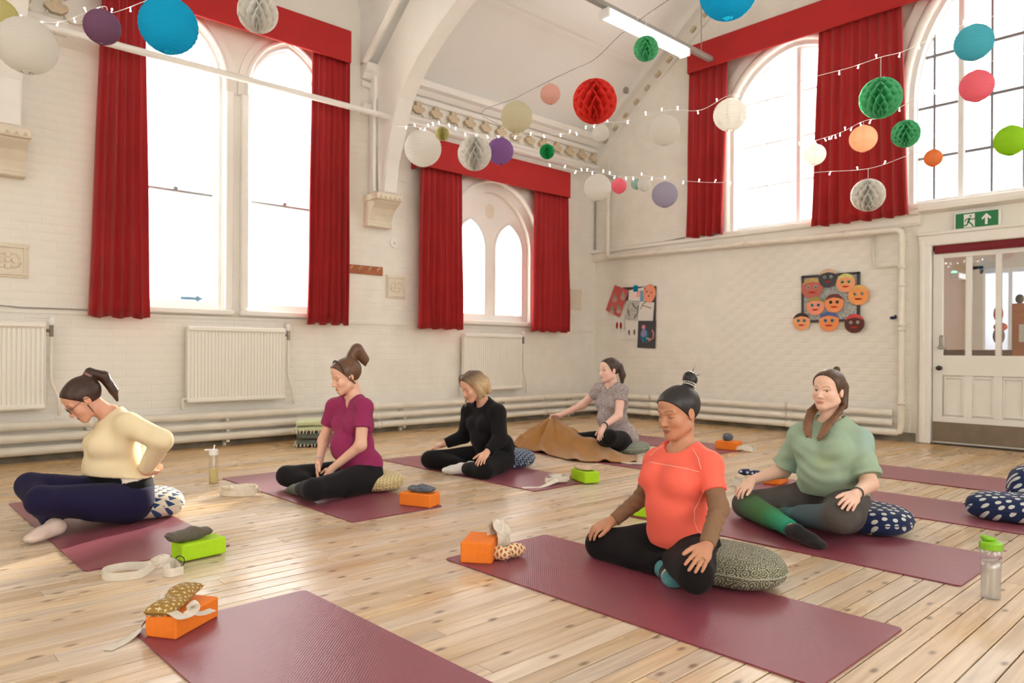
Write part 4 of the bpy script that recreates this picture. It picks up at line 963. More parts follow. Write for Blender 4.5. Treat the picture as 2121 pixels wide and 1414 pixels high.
def print_mat(name, kind, a, b, scale=1.0, rough=0.85):
    m = mat(name, a, rough, sheen=0.08, spec=0.25, bump=0.1, bscale=300); n, l, p = nodes_of(m)
    uv = n.new('ShaderNodeUVMap'); mp = n.new('ShaderNodeMapping'); l.new(uv.outputs['UV'], mp.inputs['Vector']); mp.inputs['Scale'].default_value = (scale, scale, 1)
    def math_(op, x, y=None, v=None):
        q = n.new('ShaderNodeMath'); q.operation = op
        l.new(x, q.inputs[0])
        if y is not None: l.new(y, q.inputs[1])
        elif v is not None: q.inputs[1].default_value = v
        return q.outputs[0]
    sp = n.new('ShaderNodeSeparateXYZ'); l.new(mp.outputs['Vector'], sp.inputs[0]); X, Y = sp.outputs['X'], sp.outputs['Y']
    if kind == 'triangle':
        fx = math_('FRACT', X); fy = math_('FRACT', Y)
        d = math_('MULTIPLY', math_('ABSOLUTE', math_('SUBTRACT', fx, v=0.5)), v=2.0); tri = math_('LESS_THAN', d, math_('SUBTRACT', fy, v=0.12))
        fac = math_('MULTIPLY', tri, math_('LESS_THAN', fy, v=0.94))
    elif kind in ('dots', 'bigdots'):
        vo = n.new('ShaderNodeTexVoronoi'); vo.inputs['Scale'].default_value = 1.0; vo.inputs['Randomness'].default_value = 0.35; vo.voronoi_dimensions = '2D'; l.new(mp.outputs['Vector'], vo.inputs['Vector'])
        fac = math_('LESS_THAN', vo.outputs['Distance'], v=0.27)
    elif kind == 'hex':
        vo = n.new('ShaderNodeTexVoronoi'); vo.feature = 'DISTANCE_TO_EDGE'; vo.inputs['Randomness'].default_value = 0.2; vo.voronoi_dimensions = '2D'; vo.inputs['Scale'].default_value = 1.0; l.new(mp.outputs['Vector'], vo.inputs['Vector'])
        fac = math_('LESS_THAN', vo.outputs['Distance'], v=0.11)
    elif kind == 'dash':
        row = math_('FLOOR', Y); off = math_('MULTIPLY', math_('MODULO', row, v=2.0), v=0.5); fx = math_('FRACT', math_('ADD', X, off)); fy = math_('FRACT', Y)
        fac = math_('MULTIPLY', math_('LESS_THAN', math_('ABSOLUTE', math_('SUBTRACT', fx, v=0.5)), v=0.30), math_('LESS_THAN', math_('ABSOLUTE', math_('SUBTRACT', math_('FRACT', math_('MULTIPLY', fy, v=2.0)), v=0.4)), v=0.20))
        fac = math_('MULTIPLY', fac, math_('LESS_THAN', fy, v=0.9))
    elif kind == 'floral':
        w1 = n.new('ShaderNodeTexVoronoi'); w1.voronoi_dimensions = '2D'; w1.inputs['Randomness'].default_value = 0.5; w1.inputs['Scale'].default_value = 1.0; l.new(mp.outputs['Vector'], w1.inputs['Vector'])
        wv = n.new('ShaderNodeTexNoise'); wv.inputs['Scale'].default_value = 9.0; wv.inputs['Detail'].default_value = 1.0; l.new(mp.outputs['Vector'], wv.inputs['Vector'])
        ring = math_('SINE', math_('MULTIPLY', w1.outputs['Distance'], v=26.0)); fac = math_('GREATER_THAN', math_('ADD', math_('MULTIPLY', ring, v=0.35), math_('MULTIPLY', wv.outputs['Fac'], v=2.2)), v=1.22)
    elif kind == 'cross':
        row = math_('FLOOR', Y); fx = math_('FRACT', math_('ADD', X, math_('MULTIPLY', math_('MODULO', row, v=2.0), v=0.5))); fy = math_('FRACT', Y)
        ax = math_('ABSOLUTE', math_('SUBTRACT', fx, v=0.5)); ay = math_('ABSOLUTE', math_('SUBTRACT', fy, v=0.5))
        lim = math_('MULTIPLY', math_('LESS_THAN', ax, v=0.30), math_('LESS_THAN', ay, v=0.30))
        bar = math_('MAXIMUM', math_('LESS_THAN', ax, v=0.07), math_('LESS_THAN', ay, v=0.07)); fac = math_('MULTIPLY', lim, bar)
    elif kind == 'ikat':
        row = math_('FLOOR', Y); fx = math_('FRACT', math_('ADD', X, math_('MULTIPLY', math_('MODULO', row, v=2.0), v=0.5))); fy = math_('FRACT', Y)
        fac = math_('LESS_THAN', math_('ADD', math_('ABSOLUTE', math_('SUBTRACT', fx, v=0.5)), math_('ABSOLUTE', math_('SUBTRACT', fy, v=0.5))), v=0.42)
    else:                                                     # heather
        wv = n.new('ShaderNodeTexNoise'); wv.inputs['Scale'].default_value = 6.0; wv.inputs['Detail'].default_value = 4.0; l.new(mp.outputs['Vector'], wv.inputs['Vector'])
        rp = n.new('ShaderNodeMapRange'); rp.inputs['From Min'].default_value = 0.45; rp.inputs['From Max'].default_value = 0.6; l.new(wv.outputs['Fac'], rp.inputs['Value']); fac = rp.outputs['Result']
    mx = n.new('ShaderNodeMix'); mx.data_type = 'RGBA'; mx.inputs['A'].default_value = (*a, 1); mx.inputs['B'].default_value = (*b, 1)
    l.new(fac, mx.inputs['Factor']); l.new(mx.outputs['Result'], p.inputs['Base Color'])
    return m
# ---------------------------------------------------------------- mats
def mat_material():
    m = mat('burgundy_mat_foam', rgb(108, 38, 54), 0.40, spec=0.9, sheen=0.05); n, l, p = nodes_of(m)
    geo = n.new('ShaderNodeNewGeometry'); sp = n.new('ShaderNodeSeparateXYZ'); l.new(geo.outputs['Position'], sp.inputs[0])
    def sn(s_):
        q = n.new('ShaderNodeMath'); q.operation = 'MULTIPLY'; q.inputs[1].default_value = 2 * PI / 0.0125; l.new(s_, q.inputs[0]); w = n.new('ShaderNodeMath'); w.operation = 'SINE'; l.new(q.outputs[0], w.inputs[0]); return w.outputs[0]
    ad = n.new('ShaderNodeMath'); ad.operation = 'MULTIPLY'; l.new(sn(sp.outputs['X']), ad.inputs[0]); l.new(sn(sp.outputs['Y']), ad.inputs[1])
    nz = n.new('ShaderNodeTexNoise'); nz.inputs['Scale'].default_value = 3.0; nz.inputs['Detail'].default_value = 5.0; l.new(geo.outputs['Position'], nz.inputs['Vector'])
    b = n.new('ShaderNodeBump'); b.inputs['Strength'].default_value = 0.15; b.inputs['Distance'].default_value = 0.002; l.new(ad.outputs[0], b.inputs['Height']); l.new(b.outputs['Normal'], p.inputs['Normal'])
    mx = n.new('ShaderNodeMix'); mx.data_type = 'RGBA'; mx.inputs['A'].default_value = (*rgb(124, 42, 62), 1); mx.inputs['B'].default_value = (*rgb(140, 50, 72), 1); l.new(nz.outputs['Fac'], mx.inputs['Factor']); l.new(mx.outputs['Result'], p.inputs['Base Color'])
    rr = n.new('ShaderNodeMapRange'); rr.inputs['To Min'].default_value = 0.36; rr.inputs['To Max'].default_value = 0.40; l.new(nz.outputs['Fac'], rr.inputs['Value']); l.new(rr.outputs['Result'], p.inputs['Roughness'])
    return m
m_mat = mat_material()
def yoga_mat(x0, x1, y0, y1, rz, lab):
    cx, cy = (x0 + x1) / 2, (y0 + y1) / 2; hw, hl, th, r = (x1 - x0) / 2, (y1 - y0) / 2, 0.006, 0.02
    pts = []
    for sx, sy, a0 in ((1, -1, -90), (1, 1, 0), (-1, 1, 90), (-1, -1, 180)):
        for k in range(4):
            a = math.radians(a0 + 30 * k); pts.append((sx * (hw - r) + r * math.cos(a), sy * (hl - r) + r * math.sin(a)))
    c, s = math.cos(rz), math.sin(rz)
    o = MB().prism([(cx + a * c - b * s, cy + a * s + b * c, 0.0005) for a, b in pts], (0, 0, th)).build('yoga_mat', m_mat, base=(cx, cy, 0))
    return tag(o, lab, 'yoga mat', 'burgundy yoga mats laid in two rows')
yoga_mat(0.79, 1.45, 0.95, 2.79, 0.012, 'burgundy yoga mat in the bottom left foreground with nobody on it')
yoga_mat(0.83, 1.49, 3.69, 5.62, 0.0, 'burgundy yoga mat under the person in the cream cardigan')
yoga_mat(2.21, 2.87, 3.72, 5.66, 0.0, 'burgundy yoga mat under the person in magenta')
yoga_mat(3.66, 4.32, 3.68, 5.66, 0.0, 'burgundy yoga mat under the person in black')
yoga_mat(5.03, 5.69, 3.72, 5.62, 0.0, 'burgundy yoga mat under the person with the brown blanket')
yoga_mat(6.39, 7.05, 3.83, 5.70, -0.02, 'burgundy yoga mat farthest back with an orange block on its end')
yoga_mat(2.15, 2.84, 0.96, 2.77, 0.0, 'burgundy yoga mat under the person in the coral T-shirt')
yoga_mat(3.54, 4.21, 0.97, 2.78, 0.0, 'burgundy yoga mat under the person in sage green')
yoga_mat(4.82, 5.52, 0.92, 2.78, 0.0, 'empty burgundy yoga mat behind the person in sage green under the dotted bolster')
yoga_mat(6.16, 6.86, 0.95, 2.75, 0.0, 'empty burgundy yoga mat nearest the door')

# ---------------------------------------------------------------- cushions
def sp_(v, e): return math.copysign(abs(v) ** e, v)
def cushion(c, rx, ry, h, rz, m, lab, bend=0.0, e1=0.55, e2=0.75, su=6, sv=2, seed=0, group='patterned meditation cushions', tilt=0.0, name='meditation_cushion', seam=True, zb=0.0065, pr=16.0):
    rs = random.Random(seed); ph = [rs.uniform(0, 6.28) for _ in range(4)]
    cr, sr = math.cos(rz), math.sin(rz)
    def fn(u, v):
        a = 2 * PI * u; b = -PI / 2 + PI * v
        x = rx * sp_(math.cos(b), e1) * sp_(math.cos(a), e2); y = ry * sp_(math.cos(b), e1) * sp_(math.sin(a), e2); z = h / 2 * sp_(math.sin(b), 0.8)
        k = 1 + 0.03 * math.sin(3 * a + ph[0]) * math.cos(b) + 0.015 * math.sin(7 * a + ph[1]) * math.cos(b)
        x *= k; y *= k; z *= 1 + 0.06 * math.sin(2 * a + ph[2]) * math.cos(b)
        y += bend * x * x / rx
        z += tilt * x
        X, Y = x * cr - y * sr, x * sr + y * cr
        return (c[0] + X, c[1] + Y, max(zb, zb + h / 2 + z))
    if not seam:
        return tag(uv_grid(name, fn, 40, 18, m, base=(c[0], c[1], zb), su=su, sv=sv), lab, 'cushion', group)
    t = thing(name, lab, 'cushion', (c[0], c[1], zb), group)
    uv_grid('cover', fn, 44, 20, m, parent=t, uvfn=lambda q: ((q[0] * 0.73 - q[1] * 0.68) * pr, (q[2] * 1.1 + (q[0] * 0.68 + q[1] * 0.73) * 0.9) * pr))
    pts = [Vector(fn(i / 44, 0.5)) for i in range(44)]
    MB().tube([(q.x + (q.x - c[0]) * 0.01, q.y + (q.y - c[1]) * 0.01, q.z) for q in pts], 0.003, 5, closed=True).build('piping', m, t, smooth=True)
    return t
CREAM = rgb(214, 206, 188)
m_tri = print_mat('triangle_print', 'triangle', CREAM, rgb(44, 66, 108), 1.0)
m_dot = print_mat('white_dots_on_navy', 'dots', rgb(34, 46, 84), rgb(206, 210, 206), 1.0)
m_hex = print_mat('honey_hexagon_print', 'hex', rgb(188, 168, 112), rgb(226, 216, 178), 1.0)
m_dash = print_mat('indigo_dash_print', 'dash', rgb(44, 66, 98), rgb(196, 204, 208), 1.0)
m_flo = print_mat('olive_leaf_print', 'floral', rgb(92, 92, 72), rgb(176, 178, 158), 1.0)
m_sage = print_mat('sage_leaf_print', 'floral', rgb(112, 122, 108), rgb(170, 178, 162), 1.0)
cushion((1.40, 4.70), 0.24, 0.17, 0.15, PI / 2, m_tri, 'cream cushion with navy triangle print under the person in cream', su=14, sv=4.0, seed=1, tilt=0.0, e1=0.42, pr=19)
cushion((2.86, 4.50), 0.21, 0.17, 0.125, PI / 2, m_hex, 'honey coloured hexagon print cushion under the person in magenta', su=26, sv=9, seed=2, e1=0.42, pr=46)
cushion((4.30, 4.62), 0.20, 0.18, 0.15, PI / 2, m_dash, 'indigo cushion with white dashes under the person in black', su=18, sv=7, seed=3, e1=0.42, pr=30)
cushion((5.72, 4.48), 0.22, 0.19, 0.12, PI / 2, m_sage, 'sage green leaf print cushion under the person with the blanket', su=10, sv=4, seed=4, e1=0.42, pr=20)
cushion((2.87, 1.70), 0.26, 0.18, 0.145, PI / 2 + 0.1, m_flo, 'olive leaf print cushion under the person in coral', su=12, sv=5, seed=5, e1=0.42, bend=0.1, pr=24)
cushion((4.27, 1.66), 0.25, 0.21, 0.145, PI / 2, m_dot, 'navy cushion with white dots under the person in sage green', su=17, sv=5.5, seed=6, e1=0.42, pr=19)
bx_, by_ = 5.17, 1.23
cushion((bx_, by_ - 0.09), 0.17, 0.24, 0.155, 0.25, m_dot, 'large navy polka dot bolster lying on the empty mat at the right edge', su=17, sv=6, seed=7, e1=0.42, group='navy polka dot bolsters', pr=19)
cushion((bx_ + 0.29, by_ - 0.15), 0.13, 0.16, 0.30, 0.5, m_dot, 'tall navy polka dot bolster cut off by the right edge behind the larger one', su=13, sv=7, seed=8, e1=0.6, group='navy polka dot bolsters', pr=19)

# ---------------------------------------------------------------- foam blocks
m_org = mat('orange_foam', rgb(246, 132, 34), 0.75, var=0.06, vscale=60, bump=0.08, bscale=220)
m_lime = mat('lime_foam', rgb(176, 226, 24), 0.75, var=0.05, vscale=60, bump=0.08, bscale=220)
def block(c, L_, Wd, H_, rz, m, lab, z=0.0066):
    return tag(MB().box((c[0], c[1], z + H_ / 2), (L_, Wd, H_), rz=rz, ch=0.006).build('yoga_block', m, base=(c[0], c[1], z)), lab, 'yoga block', 'foam yoga blocks')
block((1.30, 3.605), 0.215, 0.125, 0.078, 0.10, m_lime, 'lime green foam block with a grey roll on top near the cream cardigan')
block((0.925, 2.715), 0.235, 0.125, 0.075, 0.58, m_org, 'orange foam block on the corner of the foreground mat')
block((2.775, 3.84), 0.23, 0.13, 0.082, -1.18, m_org, 'orange foam block beside the person in magenta')
block((4.235, 3.71), 0.225, 0.125, 0.085, 1.22, m_lime, 'lime green foam block on the end of the mat of the person in black')
block((2.285, 2.665), 0.21, 0.15, 0.098, 0.66, m_org, 'orange foam block at the head of the coral person mat')
block((3.66, 2.68), 0.21, 0.14, 0.08, 0.15, m_lime, 'lime green foam block half hidden behind the coral person arm')
block((6.74, 3.955), 0.16, 0.225, 0.085, 0.12, m_org, 'orange foam block on the farthest mat')
block((5.28, 2.70), 0.22, 0.13, 0.078, 0.2, m_org, 'orange foam block peeking out behind the hand of the person in sage green')

# ---------------------------------------------------------------- eye pillows and small bags
def pillow(c, L_, Wd, H_, rz, m, lab, su=6, sv=4, roll=0.0, curve=0.0, name='eye_pillow', cat='pillow', lift=0.0, seed=0, pitch=0.0):
    cr, sr = math.cos(rz), math.sin(rz); rs = random.Random(seed); p1, p2 = rs.uniform(0, 6), rs.uniform(0, 6)
    def fn(u, v):
        a = 2 * PI * u; s = -1 + 2 * v; prof = max(0.0, 1 - abs(s) ** 5)
        w = Wd / 2 * (0.86 + 0.14 * prof if prof > 0 else 0.86); hh = H_ / 2 * (0.10 + 0.90 * prof ** 0.5)
        if v in (0.0, 1.0): hh = 0.001
        x = s * L_ / 2; y = w * sp_(math.cos(a), 0.75); z = hh * sp_(math.sin(a), 0.85) * (1 + 0.18 * math.sin(5 * s + p1) + 0.10 * math.sin(9 * s + p2))
        z += curve * (s * s - 0.4) + pitch * s; y += 0.006 * math.sin(4 * s + p1)
        return (c[0] + x * cr - y * sr, c[1] + x * sr + y * cr, c[2] + H_ / 2 + z)
    o = uv_grid(name, fn, 22, 24, m, base=(c[0], c[1], c[2]), su=su, sv=sv)
    return tag(o, lab, cat, 'small patterned eye pillows')
m_hea = print_mat('grey_heather', 'heather', rgb(66, 62, 56), rgb(132, 124, 110), 3.0)
m_mus = print_mat('mustard_cross_print', 'cross', rgb(160, 124, 56), rgb(226, 214, 178), 1.0)
m_nav = print_mat('navy_leaf_print', 'floral', rgb(28, 38, 62), rgb(150, 160, 170), 2.0)
m_bei = print_mat('beige_print', 'heather', rgb(206, 176, 146), rgb(228, 206, 180), 2.0)
m_ikat = print_mat('ikat_print', 'ikat', rgb(238, 218, 186), rgb(186, 108, 36), 1.0)
pillow((1.255, 3.615, 0.0856), 0.205, 0.085, 0.056, 0.16, m_hea, 'grey heathered eye pillow lying on the lime block near the cream cardigan', seed=1, curve=0.006)
pillow((0.905, 2.735, 0.083), 0.24, 0.095, 0.045, 0.72, m_mus, 'mustard eye pillow with white crosses on the foreground orange block', su=9, sv=14, seed=2, pitch=0.012)
pillow((2.785, 3.83, 0.0896), 0.175, 0.085, 0.045, -1.15, m_nav, 'navy leaf print eye pillow on the orange block beside the person in magenta', su=3, sv=3, seed=3)
pillow((4.23, 3.72, 0.0926), 0.18, 0.085, 0.024, 1.3, m_bei, 'pale beige eye pillow on the lime block by the person in black', seed=4)
pillow((6.75, 3.97, 0.0926), 0.10, 0.09, 0.07, 0.4, m_nav, 'navy and white eye pillow bundled on the farthest orange block', seed=5)
pillow((5.20, 2.86, 0.048), 0.18, 0.09, 0.045, 1.5, m_dot, 'small navy dotted pillow behind the hand of the person in sage green', su=4, sv=4, seed=6)
pillow((3.63, 2.70, 0.0876), 0.16, 0.08, 0.035, 0.4, m_nav, 'navy eye pillow on the half hidden lime block behind the coral person arm', seed=7)
for q, (cx_, cy_, rz_, lb) in enumerate(((*FL(1036, 1162)[:2], -1.15, 'left of two pointed brown ikat pods beside the orange block'), (*FL(1067, 1156)[:2], -0.15, 'right of two pointed brown ikat pods beside the orange block'))):
    def fn(u, v, cx_=cx_, cy_=cy_, rz_=rz_):
        a = 2 * PI * u; s = -1 + 2 * v; r = 0.034 * max(0.0, 1 - abs(s) ** 2.2) ** 0.7; x = s * 0.062; y = r * math.cos(a); z = r * math.sin(a)
        return (cx_ + x * math.cos(rz_) - y * math.sin(rz_), cy_ + x * math.sin(rz_) + y * math.cos(rz_), 0.007 + 0.033 + z)
    tag(uv_grid('ikat_pod', fn, 20, 18, m_ikat, base=(cx_, cy_, 0.007), su=6, sv=7), lb, 'pillow', 'ikat pods')

# ---------------------------------------------------------------- cotton straps
m_strap = mat('cotton_strap', rgb(232, 224, 210), 0.85, var=0.08, vscale=30, bump=0.2, bscale=350)
m_buckle = mat('metal_buckle', rgb(60, 58, 58), 0.35, metal=0.7)
def crspline(P, n=10):
    P = [Vector(q) for q in P]; out = []
    for i in range(len(P) - 1):
        p0, p1, p2, p3 = P[max(i - 1, 0)], P[i], P[i + 1], P[min(i + 2, len(P) - 1)]
        for k in range(n):
            t = k / n; out.append(0.5 * ((2 * p1) + (p2 - p0) * t + (2 * p0 - 5 * p1 + 4 * p2 - p3) * t * t + (3 * p1 - p0 - 3 * p2 + p3) * t ** 3))
    out.append(P[-1]); return out
def ribbon(pts, wdirs, w=0.036, th=0.0022, n=10):
    """pts: control points of the centre line, wdirs: width direction at each control point"""
    c = crspline(pts, n); wd = crspline(wdirs, n); V = []; F = []
    for i, (p, d) in enumerate(zip(c, wd)):
        t = (c[min(i + 1, len(c) - 1)] - c[max(i - 1, 0)]).normalized(); d = (d - t * d.dot(t)).normalized() * (w / 2); k = t.cross(d).normalized() * th / 2
        V += [p + d + k, p - d + k, p - d - k, p + d - k]
    for i in range(len(c) - 1):
        a = i * 4
        for q in range(4): F.append((a + q, a + (q + 1) % 4, a + 4 + (q + 1) % 4, a + 4 + q))
    F += [(3, 2, 1, 0), tuple(len(V) - 4 + q for q in range(4))]
    return MB().add(V, F)
def strap(pts, wd, lab, w=0.036, buckle=None, name='yoga_strap'):
    base = (sum(p[0] for p in pts) / len(pts), sum(p[1] for p in pts) / len(pts), 0.0)
    t = thing(name, lab, 'strap', base, 'cream cotton yoga straps')
    rb = ribbon(pts, wd, w); mz = min(v[2] for v in rb.v)
    if mz < 0.002: rb.v = [(v[0], v[1], max(v[2], 0.0025)) for v in rb.v]
    rb.build('webbing', m_strap, t, smooth=False)
    if buckle is not None:
        b = Vector(buckle); r = 0.022
        MB().tube([b + Vector((r * math.cos(a), r * 0.8 * math.sin(a) * 0.5, r * math.sin(a))) for a in np.linspace(0, 2 * PI, 13)[:-1]], 0.0025, 6, closed=True).build('ring_buckle', m_buckle, t, smooth=True)
    return t
U = (0, 0, 1)
def loops(c, s, rz, h=0.02, w=0.036, seed=0, tail=None, n=3):
    """a loosely dropped bundle of strap standing partly on edge"""
    rs = random.Random(seed); cr, sr = math.cos(rz), math.sin(rz); P = []; D = []
    K = n * 6
    for i in range(K):
        a = 2 * PI * i / 6 + rs.uniform(-.25, .25); k = 1 - 0.5 * i / K
        x = s * k * math.cos(a) * rs.uniform(0.75, 1.1) + rs.uniform(-.2, .2) * s; y = s * 0.45 * k * math.sin(a) * rs.uniform(.8, 1.2)
        z = h + 0.012 * (i // 6) + rs.uniform(0, .016)
        P.append((c[0] + x * cr - y * sr, c[1] + x * sr + y * cr, c[2] + z)); D.append((rs.uniform(-.5, .5), rs.uniform(-.5, .5), 1.0))
    if tail:
        for q in tail: P.append(q); D.append((rs.uniform(-.2, .2), 1, 0.1))
    return P, D
# long loop in front of the lime block
a_, b_, c_, d_ = FL(215, 1190), FL(300, 1185), FL(345, 1160), FL(380, 1172)
pts = [FL(372, 1178, .02), FL(360, 1165, .03), FL(330, 1160, .05), FL(305, 1170, .035), FL(262, 1172, .02), FL(222, 1180, .019), FL(212, 1190, .019), FL(235, 1195, .019), FL(285, 1190, .019), FL(310, 1176, .026), FL(322, 1160, .055), FL(345, 1156, .05), FL(352, 1172, .03), FL(338, 1182, .022), FL(352, 1186, .02), FL(380, 1180, .02)]
strap(pts, [(0.2, 0, 1), (0, .3, 1), (.3, 0, 1), (0, 0.2, 1), U, U, U, U, U, (0, .2, 1), (.5, 0, .8), (0.3, .5, .7), (0, .3, 1), U, (0, .3, 1), U], 'long cream strap looped on the floor in front of the lime block', buckle=FL(372, 1162, .03))
P_, D_ = loops((*FL(498, 1026)[:2], 0), 0.16, -0.75, seed=3)
strap(P_, D_, 'crumpled cream strap on the floor near the juice bottle', buckle=None)
P_, D_ = loops((*FL(1155, 1002)[:2], 0.005), 0.12, -0.2, seed=4, tail=[FL(1125, 1007, .012), FL(1100, 1009, .009), FL(1082, 1010, .009)])
strap(P_, D_, 'white strap with a straight tail beside the lime block by the person in black')
# strap draped across the foreground block
k0 = np.array([0.925, 2.715, 0.0])
pts = [FL(222, 1346, .003), FL(262, 1325, .004), FL(290, 1302, .02), FL(302, 1285, .05), FL(318, 1268, .088), FL(345, 1262, .092), FL(375, 1276, .092), FL(395, 1268, .10), FL(408, 1258, .115), FL(398, 1252, .12), FL(390, 1264, .098), FL(415, 1270, .088), FL(441, 1262, .0885)]
strap(pts, [(.3, 1, 0), (.3, 1, 0), (.5, .8, 0.1), (.6, .7, 0), (.6, .7, 0.1), (.4, .9, 0), (.2, 1, 0), (.1, 1, .4), (.1, 1, .2), (.1, 1, 0), (.1, 1, 0), (.2, 1, 0), (.3, 1, 0)], 'cream strap trailing off the foreground orange block under the mustard pillow', w=0.04)
pts = [FL(350, 1250, .10), FL(335, 1240, .12), FL(322, 1248, .10), FL(318, 1262, .088)]
strap(pts, [(.2, 1, 0.2)] * 4, 'short strap end sticking up behind the mustard pillow', w=0.04)
# bow of strap on the orange block by the coral person
cc = np.array([2.375, 2.63, 0.105])
P_ = []; D_ = []
for i in range(26):
    a = i * 1.05; r = 0.055 + 0.018 * math.sin(i * 2.1)
    P_.append((cc[0] + 0.030 * math.sin(i * 1.7), cc[1] + r * 0.75 * math.cos(a), cc[2] + 0.005 + r * 0.95 * math.sin(a))); D_.append((1.0, 0.35 * math.cos(i * 1.3), 0.35 * math.sin(i * .9)))
strap(P_, D_, 'white strap knotted into a loose bow against the orange block by the coral person', w=0.034)
P_, D_ = loops((6.74, 3.76, 0.0), 0.09, -1.0, seed=6); strap(P_, D_, 'white strap bundle beside the farthest orange block')
P_, D_ = loops((*FL(1532, 1008)[:2], 0.0), 0.10, 1.0, seed=8); strap(P_, D_, 'white strap bundle beyond the knee of the person in sage green')

# ---------------------------------------------------------------- bottles
m_clear = glass_mat('clear_plastic', (0.97, 0.98, 0.98), 0.12, 0.05)
def bottle(c, prof_body, liquid, m_liq, lab):
    t = thing('water_bottle', lab, 'bottle', (c[0], c[1], 0.001))
    MB().lathe((c[0], c[1], 0.001), prof_body, 28).build('body', m_clear, t, smooth=True)
    MB().lathe((c[0], c[1], 0.004), liquid, 28).build('liquid', m_liq, t, smooth=True)
    return t
c1 = FL(442, 1000); 
m_juice = mat('pale_juice', rgb(246, 232, 176), 0.2, transl=0.6); m_water = glass_mat('water', (0.93, 0.94, 0.96), 0.34, 0.35)
t = bottle(c1, [(0.030, 0), (0.034, 0.006), (0.034, 0.155), (0.033, 0.16), (0.030, 0.205), (0.029, 0.215)], [(0.031, 0), (0.0315, 0.004), (0.0315, 0.105)], m_juice, 'clear bottle of pale juice with a white straw lid on the floor')
l_ = MB().lathe((c1[0], c1[1], 0.211), [(0.033, 0), (0.034, 0.004), (0.034, 0.032), (0.028, 0.042), (0.012, 0.045)], 24).box((c1[0] - 0.035, c1[1] + 0.02, 0.249), (0.05, 0.022, 0.012), rz=-0.5, ch=0.004).build('lid', m_wplast, t, smooth=False)
MB().tube([(c1[0], c1[1], 0.25), (c1[0] + 0.006, c1[1] - 0.004, 0.285)], 0.006, 8).build('straw', m_wplast, l_)
c2 = FL(2052, 1238)
t = bottle(c2, [(0.034, 0), (0.037, 0.006), (0.036, 0.06), (0.038, 0.12), (0.0395, 0.175), (0.0385, 0.205)], [(0.034, 0), (0.0345, 0.004), (0.034, 0.06), (0.036, 0.12), (0.037, 0.150)], m_water, 'clear water bottle with a lime green cap at the right edge')
m_cap = mat('lime_plastic', rgb(132, 194, 40), 0.35)
l_ = MB().lathe((c2[0], c2[1], 0.202), [(0.041, 0), (0.042, 0.004), (0.042, 0.024), (0.039, 0.030), (0.030, 0.034)], 28).build('cap', m_cap, t, smooth=False)
MB().box((c2[0] - 0.004, c2[1] + 0.008, 0.243), (0.055, 0.04, 0.020), rz=-0.7, ch=0.007, R=Matrix.Rotation(0.25, 3, 'Y')).build('flip_spout', m_cap, l_)
MB().lathe((c2[0], c2[1], 0.185), [(0.0398, 0), (0.041, 0.002), (0.041, 0.016)], 28).build('neck_ring', m_clear, t)

# ---------------------------------------------------------------- folded blankets by the wall
def tassels(parent, pts, dirs, m, ln=0.05, r=0.006, name='tassel'):
    for p, d in zip(pts, dirs):
        p = Vector(p); d = Vector(d).normalized(); e = p + d * ln
        MB().tube([p, p + d * ln * 0.4, (e.x, e.y, max(0.006, e.z))], [r * 0.5, r, r * 0.55], 5).build(name, m, parent, fix=True)
def folded(c, L_, Wd, z0, layers, th, m, m_fr, lab, rz, fr_z):
    t = thing('folded_blanket', lab, 'blanket', (c[0], c[1], z0), 'folded blankets stacked by the wall')
    cr, sr = math.cos(rz), math.sin(rz)
    for k in range(layers):
        def fn(u, v, k=k):
            a = 2 * PI * u; b = -PI / 2 + PI * v
            x = L_ / 2 * sp_(math.cos(b), 0.3) * sp_(math.cos(a), 0.32) * (1 - 0.02 * k); y = Wd / 2 * sp_(math.cos(b), 0.35) * sp_(math.sin(a), 0.32)
            z = th / 2 * sp_(math.sin(b), 0.6) * (1 + 0.12 * math.sin(5 * x / L_ + k))
            z -= 0.03 * (x / L_ * 2) ** 4 * th * 6
            return (c[0] + x * cr - y * sr, c[1] + x * sr + y * cr, z0 + th * (k + 0.5) + z)
        MB().grid(fn, 40, 12, closeu=True).build('fold', m, t, smooth=True)
    n = 14
    pts = []; ds = []
    for i in range(n):
        y = -Wd / 2 + Wd * (i + 0.5) / n; x = -L_ / 2 * 0.98
        pts.append((c[0] + x * cr - y * sr, c[1] + x * sr + y * cr, fr_z)); ds.append((-0.5 * cr + random.uniform(-.2, .2), -0.5 * sr + random.uniform(-.2, .2), -0.8))
    for i in range(n):
        x = -L_ / 2 + L_ * (i + 0.5) / n; y = -Wd / 2 * 0.98
        pts.append((c[0] + x * cr - y * sr, c[1] + x * sr + y * cr, fr_z)); ds.append((0.5 * sr + random.uniform(-.2, .2), -0.5 * cr + random.uniform(-.2, .2), -0.8))
    tassels(t, pts, ds, m_fr)
    return t
m_lb = mat('pale_green_wool', rgb(206, 214, 168), 0.95, var=0.1, vscale=40, sheen=0.3, bump=0.5, bscale=90)
m_gb = mat('grey_green_wool', rgb(112, 120, 108), 0.95, var=0.4, vscale=60, sheen=0.2, bump=0.6, bscale=90)
m_wf = mat('cream_fringe', rgb(226, 216, 196), 0.9, var=0.1)
sc_ = (FL(645, 925)[0] + 0.16, FL(645, 925)[1] + 0.10)
folded(sc_, 0.50, 0.40, 0.002, 2, 0.075, m_gb, m_wf, 'grey green fringed blanket folded at the bottom of the stack by the wall', -0.5, 0.035)
folded((sc_[0], sc_[1] + 0.01), 0.51, 0.41, 0.154, 2, 0.060, m_lb, m_wf, 'pale green blanket folded on top of the stack by the wall', -0.5, 0.185)
